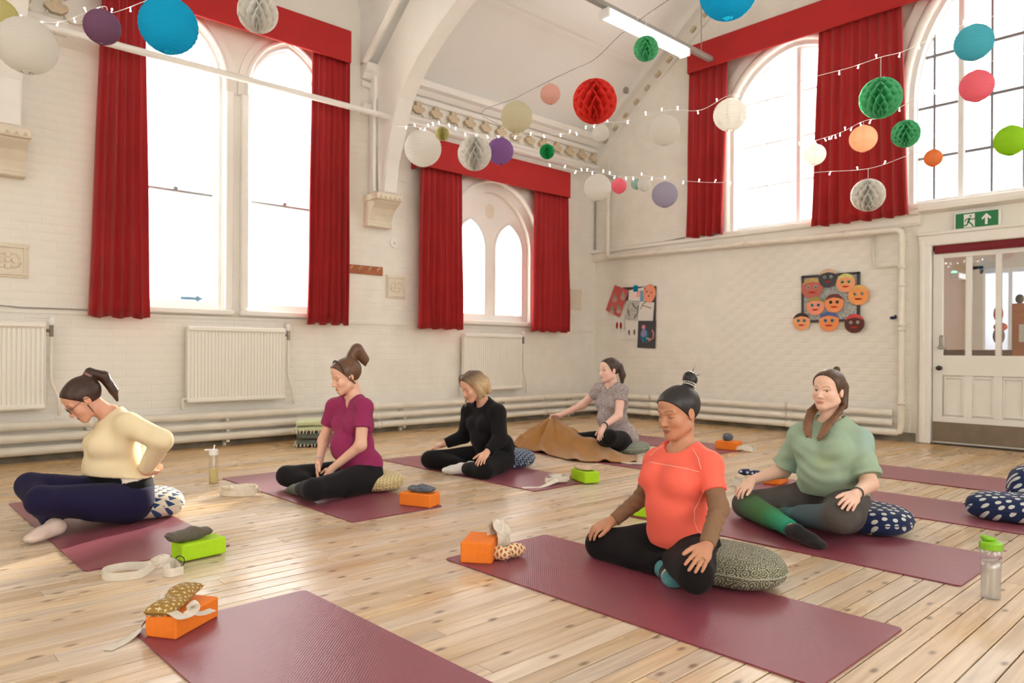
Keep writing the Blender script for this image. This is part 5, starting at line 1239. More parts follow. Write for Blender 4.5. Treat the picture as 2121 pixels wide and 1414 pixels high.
# ================================================================ implicit modelling for bodies and clothes
def nrmz(v): v = np.asarray(v, float); return v / (np.linalg.norm(v) + 1e-12)
class SDF:
    def __init__(s, lo, hi, h, zones=()):
        s.ax = []
        for a in range(3):
            pts = []; x = lo[a]
            while x < hi[a]:
                pts.append(x); st = h
                for zl, zh, zs in zones:
                    if zl[a] - st <= x <= zh[a]: st = min(st, zs)
                x += st
            s.ax.append(np.array(pts, dtype=np.float32))
        s.D = np.full([len(q) for q in s.ax], 0.3, dtype=np.float32)
    def reg(s, lo, hi):
        sl = []
        for a in range(3):
            i = np.searchsorted(s.ax[a], lo[a]); j = np.searchsorted(s.ax[a], hi[a]); sl.append(slice(max(0, i - 1), min(len(s.ax[a]), j + 1)))
        X, Y, Z = [s.ax[a][sl[a]] for a in range(3)]
        return tuple(sl), X[:, None, None], Y[None, :, None], Z[None, None, :]
    def op(s, lo, hi, fn, k, mode='add'):
        m = k + 0.025
        sl, X, Y, Z = s.reg(np.asarray(lo) - m, np.asarray(hi) + m)
        if 0 in s.D[sl].shape: return s
        d = fn(X, Y, Z); D = s.D[sl]
        if mode == 'add':
            if k > 0: h = np.clip(0.5 + 0.5 * (d - D) / k, 0, 1); s.D[sl] = d + (D - d) * h - k * h * (1 - h)
            else: s.D[sl] = np.minimum(D, d)
        else:
            d = -d
            if k > 0: h = np.clip(0.5 - 0.5 * (d - D) / k, 0, 1); s.D[sl] = d + (D - d) * h + k * h * (1 - h)
            else: s.D[sl] = np.maximum(D, d)
        return s
    def cone(s, a, b, r1, r2, k=0.02, mode='add', flat=False):
        a = np.asarray(a, np.float32); b = np.asarray(b, np.float32); ba = b - a; L2 = float(ba @ ba) + 1e-9; L = math.sqrt(L2)
        def fn(X, Y, Z):
            x, y, z = X - a[0], Y - a[1], Z - a[2]
            dt = (x * ba[0] + y * ba[1] + z * ba[2]) / L2
            t = np.clip(dt, 0, 1.15 if flat else 1)
            d = np.sqrt((x - t * ba[0]) ** 2 + (y - t * ba[1]) ** 2 + (z - t * ba[2]) ** 2) - (r1 + (r2 - r1) * t)
            if flat: d = np.maximum(d, (dt - 1) * L)
            return d
        R = max(r1, r2); return s.op(np.minimum(a, b) - R, np.maximum(a, b) + R, fn, k, mode)
    def ell(s, c, r, R=None, k=0.02, mode='add'):
        c = np.asarray(c, np.float32); r = np.asarray(r, np.float32); M = np.eye(3) if R is None else np.asarray(R, float)   # rows of M: local axes in world
        def fn(X, Y, Z):
            x, y, z = X - c[0], Y - c[1], Z - c[2]
            q = [x * M[i][0] + y * M[i][1] + z * M[i][2] for i in range(3)]
            k0 = np.sqrt((q[0] / r[0]) ** 2 + (q[1] / r[1]) ** 2 + (q[2] / r[2]) ** 2) + 1e-6
            k1 = np.sqrt((q[0] / r[0] ** 2) ** 2 + (q[1] / r[1] ** 2) ** 2 + (q[2] / r[2] ** 2) ** 2) + 1e-6
            return k0 * (k0 - 1) / k1
        e = np.sqrt(sum((np.asarray(M[i]) * r[i]) ** 2 for i in range(3)))
        return s.op(c - e, c + e, fn, k, mode)
    def keep(s, p, n, k=0.0):
        """keep the side the normal points to"""
        n = nrmz(n); X, Y, Z = s.ax[0][:, None, None], s.ax[1][None, :, None], s.ax[2][None, None, :]
        s.D = np.maximum(s.D, -((X - p[0]) * n[0] + (Y - p[1]) * n[1] + (Z - p[2]) * n[2])).astype(np.float32); return s
    def mesh(s):
        D = s.D; D[0] = np.maximum(D[0], 0.01); D[-1] = np.maximum(D[-1], 0.01)
        D[:, 0] = np.maximum(D[:, 0], 0.01); D[:, -1] = np.maximum(D[:, -1], 0.01); D[:, :, 0] = np.maximum(D[:, :, 0], 0.01); D[:, :, -1] = np.maximum(D[:, :, -1], 0.01)
        S = D < 0; nx, ny, nz = S.shape
        cnt = np.zeros((nx - 1, ny - 1, nz - 1), np.uint8)
        for i in (0, 1):
            for j in (0, 1):
                for k in (0, 1): cnt += S[i:nx - 1 + i, j:ny - 1 + j, k:nz - 1 + k]
        act = (cnt > 0) & (cnt < 8)
        I, J, K = np.nonzero(act); n = len(I)
        if n == 0: return np.zeros((0, 3)), np.zeros((0, 4), int)
        idx = np.full(act.shape, -1, np.int32); idx[I, J, K] = np.arange(n)
        P = np.zeros((n, 3)); C = np.zeros(n)
        val = {}
        for i in (0, 1):
            for j in (0, 1):
                for k in (0, 1): val[(i, j, k)] = D[I + i, J + j, K + k].astype(np.float64)
        for a in range(3):
            for u in (0, 1):
                for w in (0, 1):
                    c0 = [0, 0, 0]; c1 = [0, 0, 0]; o = [q for q in range(3) if q != a]
                    c0[o[0]] = c1[o[0]] = u; c0[o[1]] = c1[o[1]] = w; c1[a] = 1
                    d0, d1 = val[tuple(c0)], val[tuple(c1)]; cr = (d0 < 0) != (d1 < 0)
                    t = np.where(cr, d0 / np.where(cr, d0 - d1, 1), 0)
                    q = [s.ax[b][np.array([I, J, K][b]) + c0[b]].astype(np.float64) for b in range(3)]
                    base = [I, J, K][a]; q[a] = s.ax[a][base] * (1 - t) + s.ax[a][base + 1] * t
                    for b in range(3): P[:, b] += np.where(cr, q[b], 0)
                    C += cr
        P /= C[:, None]
        faces = []
        for a in range(3):
            o = [(1, 2), (2, 0), (0, 1)][a]
            A = np.moveaxis(S, a, 0); e = np.moveaxis(A[:-1] != A[1:], 0, a)
            E = np.nonzero(e); E = [np.array(q) for q in E]
            ok = (E[o[0]] > 0) & (E[o[1]] > 0) & (E[o[0]] < act.shape[o[0]]) & (E[o[1]] < act.shape[o[1]])
            E = [q[ok] for q in E]
            sgn = S[E[0], E[1], E[2]]
            q = []
            for du, dw in ((-1, -1), (0, -1), (0, 0), (-1, 0)):
                F = [E[0].copy(), E[1].copy(), E[2].copy()]; F[o[0]] = F[o[0]] + du; F[o[1]] = F[o[1]] + dw
                q.append(idx[F[0], F[1], F[2]])
            q = np.stack(q, 1); q[~sgn] = q[~sgn][:, ::-1]
            faces.append(q)
        Fc = np.concatenate(faces); Fc = Fc[(Fc >= 0).all(1)]
        return P, Fc
def vnormals(P, F):
    n = np.cross(P[F[:, 2]] - P[F[:, 0]], P[F[:, 3]] - P[F[:, 1]]); N = np.zeros_like(P)
    for i in range(4): np.add.at(N, F[:, i], n)
    return N / (np.linalg.norm(N, axis=1)[:, None] + 1e-12)
def relax(P, F, it=2, lam=0.5):
    E = np.concatenate([F[:, [0, 1]], F[:, [1, 2]], F[:, [2, 3]], F[:, [3, 0]]])
    deg = np.bincount(E[:, 0], minlength=len(P)) + np.bincount(E[:, 1], minlength=len(P))
    for _ in range(it):
        A = np.zeros_like(P)
        for a in range(3):
            A[:, a] = np.bincount(E[:, 0], P[E[:, 1], a], len(P)) + np.bincount(E[:, 1], P[E[:, 0], a], len(P))
        P = P + lam * (A / np.maximum(deg, 1)[:, None] - P)
    return P
def sdf_obj(name, sdf, m, parent, color=None, disp=None, it=2, label=None):
    P, F = sdf.mesh(); P = relax(P, F, it)
    if disp is not None: P = P + vnormals(P, F) * disp(P)[:, None]
    me = bpy.data.meshes.new(name); b = np.array(wloc(parent))
    me.vertices.add(len(P)); me.vertices.foreach_set('co', (P - b).astype(np.float32).ravel())
    me.loops.add(F.size); me.loops.foreach_set('vertex_index', F.astype(np.int32).ravel())
    me.polygons.add(len(F)); me.polygons.foreach_set('loop_start', np.arange(0, F.size, 4, dtype=np.int32)); me.polygons.foreach_set('loop_total', np.full(len(F), 4, np.int32))
    me.update(calc_edges=True); me.polygons.foreach_set('use_smooth', [True] * len(F))
    if color is not None:
        c = color(P); c = np.concatenate([c, np.ones((len(c), 1))], 1)
        ca = me.color_attributes.new('tone', 'FLOAT_COLOR', 'POINT'); ca.data.foreach_set('color', c.astype(np.float32).ravel())
    me.materials.append(m); o = bpy.data.objects.new(name, me); COL.objects.link(o); o.parent = parent
    if label: o['label'] = label
    return o, P, F
def folds(seed, amp, f=22.0, zs=2.0):
    rs = np.random.RandomState(seed); ks = [(rs.uniform(0.4, 1.0, 3) * np.array([1, 1, zs]) * f * rs.choice([-1, 1], 3), rs.uniform(0, 6.28), rs.uniform(0.4, 1)) for _ in range(5)]
    def fn(P):
        w = 0.25 * np.sin(P @ np.array([9.0, 7.0, 13.0]) + seed)
        return amp * sum(a * np.sin(P @ k + ph + 2 * w) for k, ph, a in ks) / 2.2
    return fn
# ================================================================ people
m_skin = mat('skin', (0.7, 0.5, 0.4), 0.5, attr='tone', spec=0.35, bump=0.03, bscale=250)
nd, lk, pb = nodes_of(m_skin); pb.inputs['Subsurface Weight'].default_value = 0.0; pb.inputs['Subsurface Radius'].default_value = (0.02, 0.008, 0.004); pb.inputs['Subsurface Scale'].default_value = 0.3
m_hair = mat('hair', (0.1, 0.06, 0.04), 0.45, attr='tone', spec=0.5)
m_knit = mat('jersey_cloth', (0.5, 0.5, 0.5), 0.9, attr='tone', sheen=0.04, spec=0.2, bump=0.15, bscale=420)
m_sock = mat('sock_cloth', (0.5, 0.5, 0.5), 0.9, attr='tone', sheen=0.2, bump=0.2, bscale=500)
class Person:
    def __init__(s, x0, y0, yaw, label):
        a = math.radians(yaw); s.f = np.array([-math.cos(a), math.sin(a), 0.0]); s.r = np.array([math.sin(a), math.cos(a), 0.0]); s.u = np.array([0, 0, 1.0]); s.o = np.array([x0, y0, 0.0])
        s.root = thing('person', label, 'person', (x0, y0, 0.007), 'people seated in the yoga class'); s.j = {}
    def J(s, px, py, lat):
        d = ray(px, py); t = ((s.o + s.r * lat - EYE) @ s.r) / (d @ s.r); return EYE + t * d
    def L(s, f, r, z): return s.o + s.f * f + s.r * r + s.u * z
    def head_frame(s, hc, yaw, pitch, roll=0.0, hs=1.0):
        a, p, q = math.radians(yaw), math.radians(pitch), math.radians(roll)
        f = s.f * math.cos(a) + s.r * math.sin(a); r = s.r * math.cos(a) - s.f * math.sin(a)      # yaw > 0 turns to her right
        f, u = f * math.cos(p) - s.u * math.sin(p), s.u * math.cos(p) + f * math.sin(p)          # pitch > 0 looks down
        r, u = r * math.cos(q) + u * math.sin(q), u * math.cos(q) - r * math.sin(q)
        s.H = (np.asarray(hc), r, f, u, hs)
    def h(s, x, y, z): c, r, f, u, k = s.H; return c + (r * x + f * y + u * z) * k
    def hl(s, P): c, r, f, u, k = s.H; q = (P - c) / k; return np.stack([q @ r, q @ f, q @ u], 1)
    def HR(s): return np.array([s.H[1], s.H[2], s.H[3]])

def add_head(F, p, jaw=1.0, eyes_open=False):
    k = p.H[4]; R = p.HR(); h = p.h
    def E(c, r, kk, mode='add'): F.ell(h(*c), np.array(r) * k, R, kk * k, mode)
    def K(a, b, r1, r2, kk, mode='add'): F.cone(h(*a), h(*b), r1 * k, r2 * k, kk * k, mode)
    E((0, -0.018, 0.030), (0.074, 0.094, 0.084), 0.02)
    E((0, 0.028, 0.045), (0.063, 0.060, 0.052), 0.025)
    E((0, 0.027, -0.033), (0.059 * jaw, 0.062, 0.068), 0.03)
    for sx in (-1, 1):
        K((sx * 0.049 * jaw, 0.004, -0.058), (sx * 0.013, 0.066, -0.092), 0.020, 0.018, 0.022)
        E((sx * 0.036, 0.058, -0.030), (0.024, 0.024, 0.024), 0.02)
    E((0, 0.068, -0.092), (0.022, 0.020, 0.018), 0.015)
    E((0, 0.060, -0.066), (0.032, 0.029, 0.028), 0.018)
    for sx in (-1, 1):
        E((sx * 0.031, 0.100, 0.001), (0.020, 0.018, 0.012), 0.014, 'sub')
        K((sx * 0.012, 0.083, 0.018), (sx * 0.046, 0.069, 0.019), 0.009, 0.007, 0.014)
        E((sx * 0.031, 0.0655, -0.001), (0.0145, 0.0135, 0.0125), 0.004)
        if eyes_open:
            E((sx * 0.031, 0.0830, -0.0015), (0.0125, 0.010, 0.0042), 0.002, 'sub')
    K((0, 0.079, 0.010), (0, 0.104, -0.033), 0.0085, 0.0105, 0.012)
    for sx in (-1, 1): E((sx * 0.0115, 0.0935, -0.0365), (0.0075, 0.010, 0.0065), 0.006)
    E((0, 0.0895, -0.0605), (0.021, 0.0060, 0.0046), 0.004)
    E((0, 0.0885, -0.0700), (0.018, 0.0070, 0.0056), 0.004)
    for sx in (-1, 1):
        E((sx * 0.0755, -0.006, -0.008), (0.0075, 0.017, 0.029), 0.006)
        E((sx * 0.082, 0.000, -0.006), (0.004, 0.009, 0.017), 0.003, 'sub')
def skin_color(p, base, lip, brow, closed=True):
    base, lip, brow = map(np.array, (base, lip, brow))
    def fn(P):
        q = p.hl(P); C = np.tile(base, (len(P), 1)).astype(float)
        x, y, z = np.abs(q[:, 0]), q[:, 1], q[:, 2]; front = y > 0.05
        def mixin(w, c): nonlocal C; C = C * (1 - w[:, None]) + c * w[:, None]
        ck = np.exp(-(((x - 0.04) / 0.018) ** 2 + ((z + 0.032) / 0.018) ** 2)) * front * 0.28
        mixin(ck, base * np.array([1.02, 0.72, 0.68]))
        mixin(np.exp(-((x / 0.014) ** 2 + ((z + 0.035) / 0.012) ** 2)) * front * 0.22, base * np.array([1.0, 0.75, 0.7]))
        wl = np.clip(1.25 - np.sqrt((x / 0.0225) ** 2 + ((z + 0.0655) / 0.0095) ** 2) * 1.0, 0, 0.45) / 0.45 * (y > 0.070)
        mixin(np.clip(wl, 0, 1) * 0.8, lip)
        mixin(np.clip(1 - np.abs(z + 0.0653 - 0.0015 * (x / 0.02)) / 0.0018, 0, 1) * (x < 0.020) * (y > 0.078) * 0.75, lip * 0.35)
        bl = z - (0.0225 + 0.0035 * np.sin((x - 0.012) / 0.036 * 2.8))
        mixin(np.clip(1.3 - np.abs(bl) / 0.0025, 0, 1) * (x > 0.012) * (x < 0.049) * (y > 0.045) * 0.75, brow)
        if closed:
            el = z + 0.0055 - 0.0030 * ((x - 0.031) / 0.014) ** 2 + 0.002
            mixin(np.clip(1.3 - np.abs(el) / 0.0020, 0, 1) * (np.abs(x - 0.031) < 0.0155) * (y > 0.05) * 0.9, brow * 0.6)
            mixin(np.clip(1 - np.sqrt(((x - 0.031) / 0.018) ** 2 + ((z - 0.004) / 0.009) ** 2), 0, 1) * (y > 0.05) * 0.3, base * 0.72)
        else:
            el = z - 0.0050 + 0.0030 * ((x - 0.031) / 0.014) ** 2
            mixin(np.clip(1.3 - np.abs(el) / 0.0020, 0, 1) * (np.abs(x - 0.031) < 0.0160) * (y > 0.05) * 0.85, brow * 0.5)
        ear = np.exp(-(((y + 0.004) / 0.016) ** 2 + ((z + 0.008) / 0.026) ** 2)) * (x > 0.070) * 0.4
        mixin(ear, base * np.array([1.05, 0.74, 0.68]))
        nos = np.exp(-(((x - 0.007) / 0.003) ** 2 + ((z + 0.0425) / 0.0022) ** 2)) * (y > 0.085) * 0.7
        mixin(nos, base * 0.35)
        return C
    return fn
def add_hand(F, wrist, d, n, side, k=1.0, curl=(0.25, 0.5, 0.35), spread=0.16, thumb=(0.55, 0.85, 0.15), kk=0.004):
    """d: towards the fingers, n: palm normal (out of the palm), side: thumb side"""
    d = nrmz(d); n = nrmz(n - d * (n @ d)); sd = nrmz(side - d * (side @ d) - n * (side @ n))
    w = np.asarray(wrist, float)
    R = np.array([sd, d, n])
    F.cone(w, w + d * 0.03 * k, 0.0235 * k, 0.026 * k, 0.012)
    F.ell(w + d * 0.052 * k, np.array([0.038, 0.050, 0.0155]) * k, R, 0.012)
    tips = []
    for i, (off, ln, rr) in enumerate(((0.028, 0.070, 0.0088), (0.0095, 0.078, 0.0092), (-0.0095, 0.073, 0.0088), (-0.027, 0.058, 0.0078))):
        b = w + d * (0.088 - 0.006 * abs(off - 0.0095) / 0.02) * k + sd * off * k
        a = spread * (off / 0.028)
        dd = nrmz(d * math.cos(a) + sd * math.sin(a)); nn = n
        F.cone(w + d * 0.05 * k + sd * off * 0.8 * k, b, 0.011 * k, rr * 1.12 * k, kk * 2)
        for seg, c in zip((0.46, 0.30, 0.24), curl):
            dd, nn = dd * math.cos(c) + nn * math.sin(c), nn * math.cos(c) - dd * math.sin(c)
            e = b + dd * ln * seg * k
            F.cone(b, e, rr * k, rr * 0.93 * k, kk); b = e; rr *= 0.93
        tips.append((b, dd, nn))
    t0 = w + d * 0.022 * k + sd * 0.022 * k; td = nrmz(d * thumb[0] + sd * thumb[1] + n * thumb[2])
    t1 = t0 + td * 0.042 * k; td2 = nrmz(td * 0.8 + d * 0.6 + n * 0.1); t2 = t1 + td2 * 0.033 * k; t3 = t2 + nrmz(td2 + d * 0.3) * 0.026 * k
    F.cone(t0, t1, 0.0155 * k, 0.0115 * k, 0.01); F.cone(t1, t2, 0.0112 * k, 0.0102 * k, 0.004); F.cone(t2, t3, 0.0102 * k, 0.0085 * k, 0.004)
    return tips
def torso_frame(p):
    j = p.j; ut = j['neck'] - j['pel']; T = np.linalg.norm(ut); ut = ut / T
    rt = nrmz(j['shR'] - j['shL']); rt = nrmz(rt * 0.6 + p.r * 0.4); rt = nrmz(rt - ut * (rt @ ut)); ft = np.cross(ut, rt); 
    if ft @ p.f < 0: ft = -ft
    return ut, rt, ft, T
def add_torso(F, p, o=0.0, w=1.0, belly=1.0, bust=1.0, parts='all', k=0.04, bk=0.032):
    ut, rt, ft, T = torso_frame(p); j = p.j; R = np.array([rt, ft, ut]); pel = j['pel']
    if parts in ('all', 'low'):
        F.ell(pel + ut * 0.03 - ft * 0.02, (0.160 * w + o, 0.118 * w + o, 0.115 + o), R, k)
    if parts in ('all', 'top'):
        F.ell(pel + ut * 0.33 * T + ft * 0.005, (0.118 * w + o, 0.092 * w + o, 0.14 + o), R, k)
        F.ell(pel + ut * 0.36 * T + ft * (0.055 + 0.02 * belly) * (0.6 + 0.4 * w), (0.112 * w + o, 0.080 * belly + o, 0.125 + o), R, k)
        F.ell(pel + ut * 0.70 * T, (0.128 * w + o, 0.092 * w + o, 0.165 + o), R, k)
        for sx in (-1, 1):
            F.ell(pel + ut * 0.65 * T + ft * 0.084 * (0.5 + 0.5 * w) + rt * sx * 0.066 * w, (0.060 * bust + o, 0.056 * bust + o, 0.060 * bust + o), R, bk)
            sh = j['shR'] if sx > 0 else j['shL']
            F.cone(j['neck'] - ut * 0.035, sh, 0.048 + o, 0.047 * (0.6 + 0.4 * w) + o, 0.03)
            F.cone(sh, pel + ut * 0.62 * T + rt * sx * 0.10 * w, 0.046 + o, 0.05 + o, 0.04)
            F.cone(j['neck'] + ut * 0.03, sh - ut * 0.005, 0.032 + o, 0.034 + o, 0.03)
def add_arm(F, p, sd, o=0.0, w=1.0, k=0.02, upto=2.0, frm=0.0, wide=0.0):
    """upto: 1 = elbow, 2 = wrist; flat cut at the end"""
    j = p.j; S, E, Wr = j['sh' + sd], j['el' + sd], j['wr' + sd]; ra, rb, rc = 0.046 * w, 0.038 * w, 0.025 * (0.5 + 0.5 * w)
    if upto <= 1.0:
        e = S + (E - S) * upto; F.cone(S, e, ra + o, ra + (rb - ra) * upto + o + wide, k, flat=True)
    else:
        F.cone(S, E, ra + o, rb + o, k)
        if upto >= 2.0: F.cone(E, Wr, rb + o, rc + o, k)
        else:
            t = upto - 1; F.cone(E, E + (Wr - E) * t, rb + o, rb + (rc - rb) * t + o + wide, k, flat=True)
def add_legs(F, p, o=0.0, w=1.0, k=0.03, sides='LR', cut=None, shank=True):
    j = p.j; ut, rt, ft, T = torso_frame(p)
    for sd in sides:
        sx = 1 if sd == 'R' else -1
        hip = j.get('hip' + sd, j['pel'] + p.r * sx * 0.085 * w - p.u * 0.05)
        kn, an = j['kn' + sd], j['an' + sd]
        F.cone(hip, kn, 0.094 * w + o, 0.064 * (0.5 + 0.5 * w) + o, k)
        F.cone(hip - p.f * 0.03, hip + (kn - hip) * 0.4 - p.u * 0.01, 0.09 * w + o, 0.078 * w + o, k)
        if shank:
            e = an if cut is None else kn + (an - kn) * cut
            F.cone(kn, e, 0.056 * (0.5 + 0.5 * w) + o, 0.034 + (0 if cut is None else 0.004) + o, k, flat=cut is not None)
            F.cone(kn + (an - kn) * 0.12 - p.u * 0.0, kn + (an - kn) * 0.55, 0.05 * (0.5 + 0.5 * w) + o, 0.044 * (0.5 + 0.5 * w) + o, k)
def add_foot(F, p, sd, o=0.0, k=0.015):
    j = p.j; an, toe = j['an' + sd], j['toe' + sd]; d = nrmz(toe - an); up = nrmz(np.array([0, 0, 1.0]) - d * d[2])
    heel = an - d * 0.025 - up * 0.012
    F.cone(an, heel, 0.034 + o, 0.030 + o, k); F.cone(heel, an + d * 0.085 - up * 0.012, 0.029 + o, 0.030 + o, k)
    F.cone(an, an + d * 0.085 - up * 0.006, 0.032 + o, 0.026 + o, k)
    F.ell(an + d * 0.105 - up * 0.012, (0.040 + o, 0.042 + o, 0.021 + o), np.array([np.cross(d, up), d, up]), k)
    F.ell(an + d * 0.138 - up * 0.014, (0.034 + o, 0.022 + o, 0.015 + o), np.array([np.cross(d, up), d, up]), k)
def bounds(pts, m): P = np.array(pts); return P.min(0) - m, P.max(0) + m
def body(p, base, lip, brow, w=1.0, belly=1.0, bust=1.0, res=0.006, hres=0.0028, hands=None, feet='LR', eyes_open=False, jaw=1.0, armw=1.0, hk=0.92):
    j = p.j; hc = p.H[0]; m = 0.13 * p.H[4]
    lo, hi = bounds([v for v in j.values()] + [hc], 0.14); lo[2] = 0.005; 
    zones = [(hc - m, hc + m, hres)]
    hd = hands or {}
    for sd, a in hd.items(): c = j['wr' + sd] + nrmz(a['d']) * 0.08; zones.append((c - 0.11, c + 0.11, max(hres, 0.0036)))
    F = SDF(lo, hi, res, zones)
    add_torso(F, p, -0.008, w, belly, bust)
    add_legs(F, p, -0.010, w)
    for sd in feet: add_foot(F, p, sd, -0.002)
    for sd in 'LR':
        add_arm(F, p, sd, 0.0, armw, 0.025)
    ut = torso_frame(p)[0]
    F.cone(j['neck'] - ut * 0.03, p.h(0, -0.022, -0.045), 0.052, 0.046 * p.H[4], 0.025)
    add_head(F, p, jaw, eyes_open)
    tips = {}
    for sd, a in hd.items(): tips[sd] = add_hand(F, j['wr' + sd], a['d'], a['n'], a['s'], hk, a.get('curl', (0.25, 0.5, 0.35)), a.get('spread', 0.16), a.get('thumb', (0.55, 0.85, 0.15)))
    o, P, Fc = sdf_obj('body', F, m_skin, p.root, skin_color(p, base, lip, brow, not eyes_open), it=1)
    if eyes_open:
        for sx in (-1, 1):
            c, r, f, u, k = p.H; ec = p.h(sx * 0.031, 0.0665, -0.001); gaze = nrmz(f * 1.0 - u * 0.06)
            V = []; Fq = []; Cq = []
            a1 = nrmz(np.cross(gaze, u)); a2 = np.cross(a1, gaze); n1, n2 = 14, 16
            for i in range(n1):
                th = i / (n1 - 1) * 1.5
                for q in range(n2):
                    ph = 2 * PI * q / n2; V.append(ec + 0.0125 * k * (gaze * math.cos(th) + (a1 * math.cos(ph) + a2 * math.sin(ph)) * math.sin(th)))
                    Cq.append((0.01, 0.008, 0.007, 1) if th < 0.22 else ((*p.iris, 1) if th < 0.5 else (0.72, 0.68, 0.65, 1)))
            for i in range(n1 - 1):
                for q in range(n2): Fq.append((i * n2 + q, i * n2 + (q + 1) % n2, (i + 1) * n2 + (q + 1) % n2, (i + 1) * n2 + q))
            eo = mesh_obj('eye', V, Fq, mat('eye', (1, 1, 1), 0.15, attr='tone'), p.root, smooth=True)
            ca = eo.data.color_attributes.new('tone', 'FLOAT_COLOR', 'POINT'); ca.data.foreach_set('color', [x for c_ in Cq for x in c_])
    return o, P, Fc, tips
def flat_color(c, var=0.0):
    c = np.array(c)
    def fn(P): return np.tile(c, (len(P), 1)) * (1 + var * np.sin(P @ np.array([31.0, 17.0, 23.0])))[:, None]
    return fn
def top(p, col, name='shirt', w=1.0, belly=1.0, bust=1.0, o=0.012, sleeves=(0.55, 0.55), hem=-0.02, neck=(0.075, 0.0, 0.0), armw=1.0, res=0.006, amp=0.0025, seed=1, wide=0.0, armo=None, v=0.0, color=None, hemtilt=0.0, k=0.04, m=None, hemn=None, skirt=0.0):
    j = p.j; ut, rt, ft, T = torso_frame(p)
    lo, hi = bounds([j[q] for q in ('neck', 'shL', 'shR', 'pel', 'elL', 'elR', 'wrL', 'wrR')], 0.24); lo[2] = 0.02
    F = SDF(lo, hi, res)
    add_torso(F, p, o, w, belly, bust, k=k)
    if skirt: F.ell(j['pel'] - ft * 0.03 - ut * 0.02, (0.165 * w + skirt, 0.13 * w + skirt, 0.14), np.array([rt, ft, ut]), 0.04)
    F.ell(j['pel'] + ut * 0.02 + ft * 0.05, (0.13 * w + o, 0.075 * w + o, 0.10), np.array([rt, ft, ut]), 0.04)
    F.keep(j['pel'] + ut * hem, (ut + ft * hemtilt) if hemn is None else hemn)
    for sd, sl in zip('LR', sleeves):
        if sl > 0: add_arm(F, p, sd, (o if armo is None else armo), armw, 0.02, sl, wide=wide)
    # neckline
    c = j['neck'] + ut * 0.035 + ft * 0.02
    F.ell(c, (neck[0], neck[0] + 0.005, 0.055 + neck[1]), np.array([rt, ft, ut]), 0.004, 'sub')
    if v: F.cone(c, j['neck'] - ut * v + ft * 0.135, 0.045, 0.010, 0.004, 'sub')
    F.cone(j['neck'] - ut * 0.02, p.h(0, -0.02, -0.05), 0.062, 0.062, 0.004, 'sub')
    return sdf_obj(name, F, m or m_knit, p.root, color or flat_color(col), folds(seed, amp), it=2)
def leggings(p, col, w=1.0, o=0.006, res=0.006, waist=0.10, cut=0.94, color=None, amp=0.0015, seed=3, sides='LR', name='leggings'):
    j = p.j; ut, rt, ft, T = torso_frame(p)
    lo, hi = bounds([j[q] for q in ('pel', 'knL', 'knR', 'anL', 'anR')], 0.2); lo[2] = 0.002
    F = SDF(lo, hi, res); R = np.array([rt, ft, ut])
    F.ell(j['pel'] + ut * 0.03 - ft * 0.02, (0.160 * w + o, 0.118 * w + o, 0.115 + o), R, 0.04)
    F.ell(j['pel'] + ut * 0.33 * T, (0.118 * w + o, 0.092 * w + o, 0.14 + o), R, 0.04)
    F.keep(j['pel'] + ut * waist, -ut)
    add_legs(F, p, o, w, 0.035, sides=sides, cut=cut)
    F.keep((0, 0, 0.0085), (0, 0, 1))
    return sdf_obj(name, F, m_knit, p.root, color or flat_color(col), folds(seed, amp, 30, 1), it=2)
def sock(p, sd, col, o=0.003, res=0.005, top_=0.03, color=None):
    an, toe, kn = p.j['an' + sd], p.j['toe' + sd], p.j['kn' + sd]
    lo, hi = bounds([an, toe], 0.12); lo[2] = 0.002
    F = SDF(lo, hi, res); add_foot(F, p, sd, o)
    d = nrmz(kn - an)
    if top_ > 0: F.cone(an - d * 0.01, an + d * top_, 0.034 + o, 0.035 + o, 0.015, flat=True)
    F.keep((0, 0, 0.0085), (0, 0, 1))
    return sdf_obj('sock', F, m_sock, p.root, color or flat_color(col), folds(5, 0.0008, 60, 1), it=1)
def strand_tone(p, c1, c2, axis=(0, -0.05, 0.09), freq=70.0, seed=0, hi=0.0):
    c1, c2 = np.array(c1), np.array(c2); rs = np.random.RandomState(seed); tab = rs.rand(720)
    tab = 0.5 * tab + 0.25 * np.roll(tab, 1) + 0.25 * np.roll(tab, -1)
    ax = nrmz(axis)
    def ang(P):
        q = p.hl(P); e1 = nrmz(np.cross(ax, [0, 0.3, 1.0])); e2 = np.cross(ax, e1)
        return (np.arctan2(q @ e2, q @ e1) / (2 * PI) + 0.5) * 720
    def fn(P):
        t = tab[ang(P).astype(int) % 720][:, None]; return c1 * (1 - t) + c2 * t
    def disp(P): return 0.0022 * (tab[ang(P).astype(int) % 720] - 0.5)
    return fn, disp
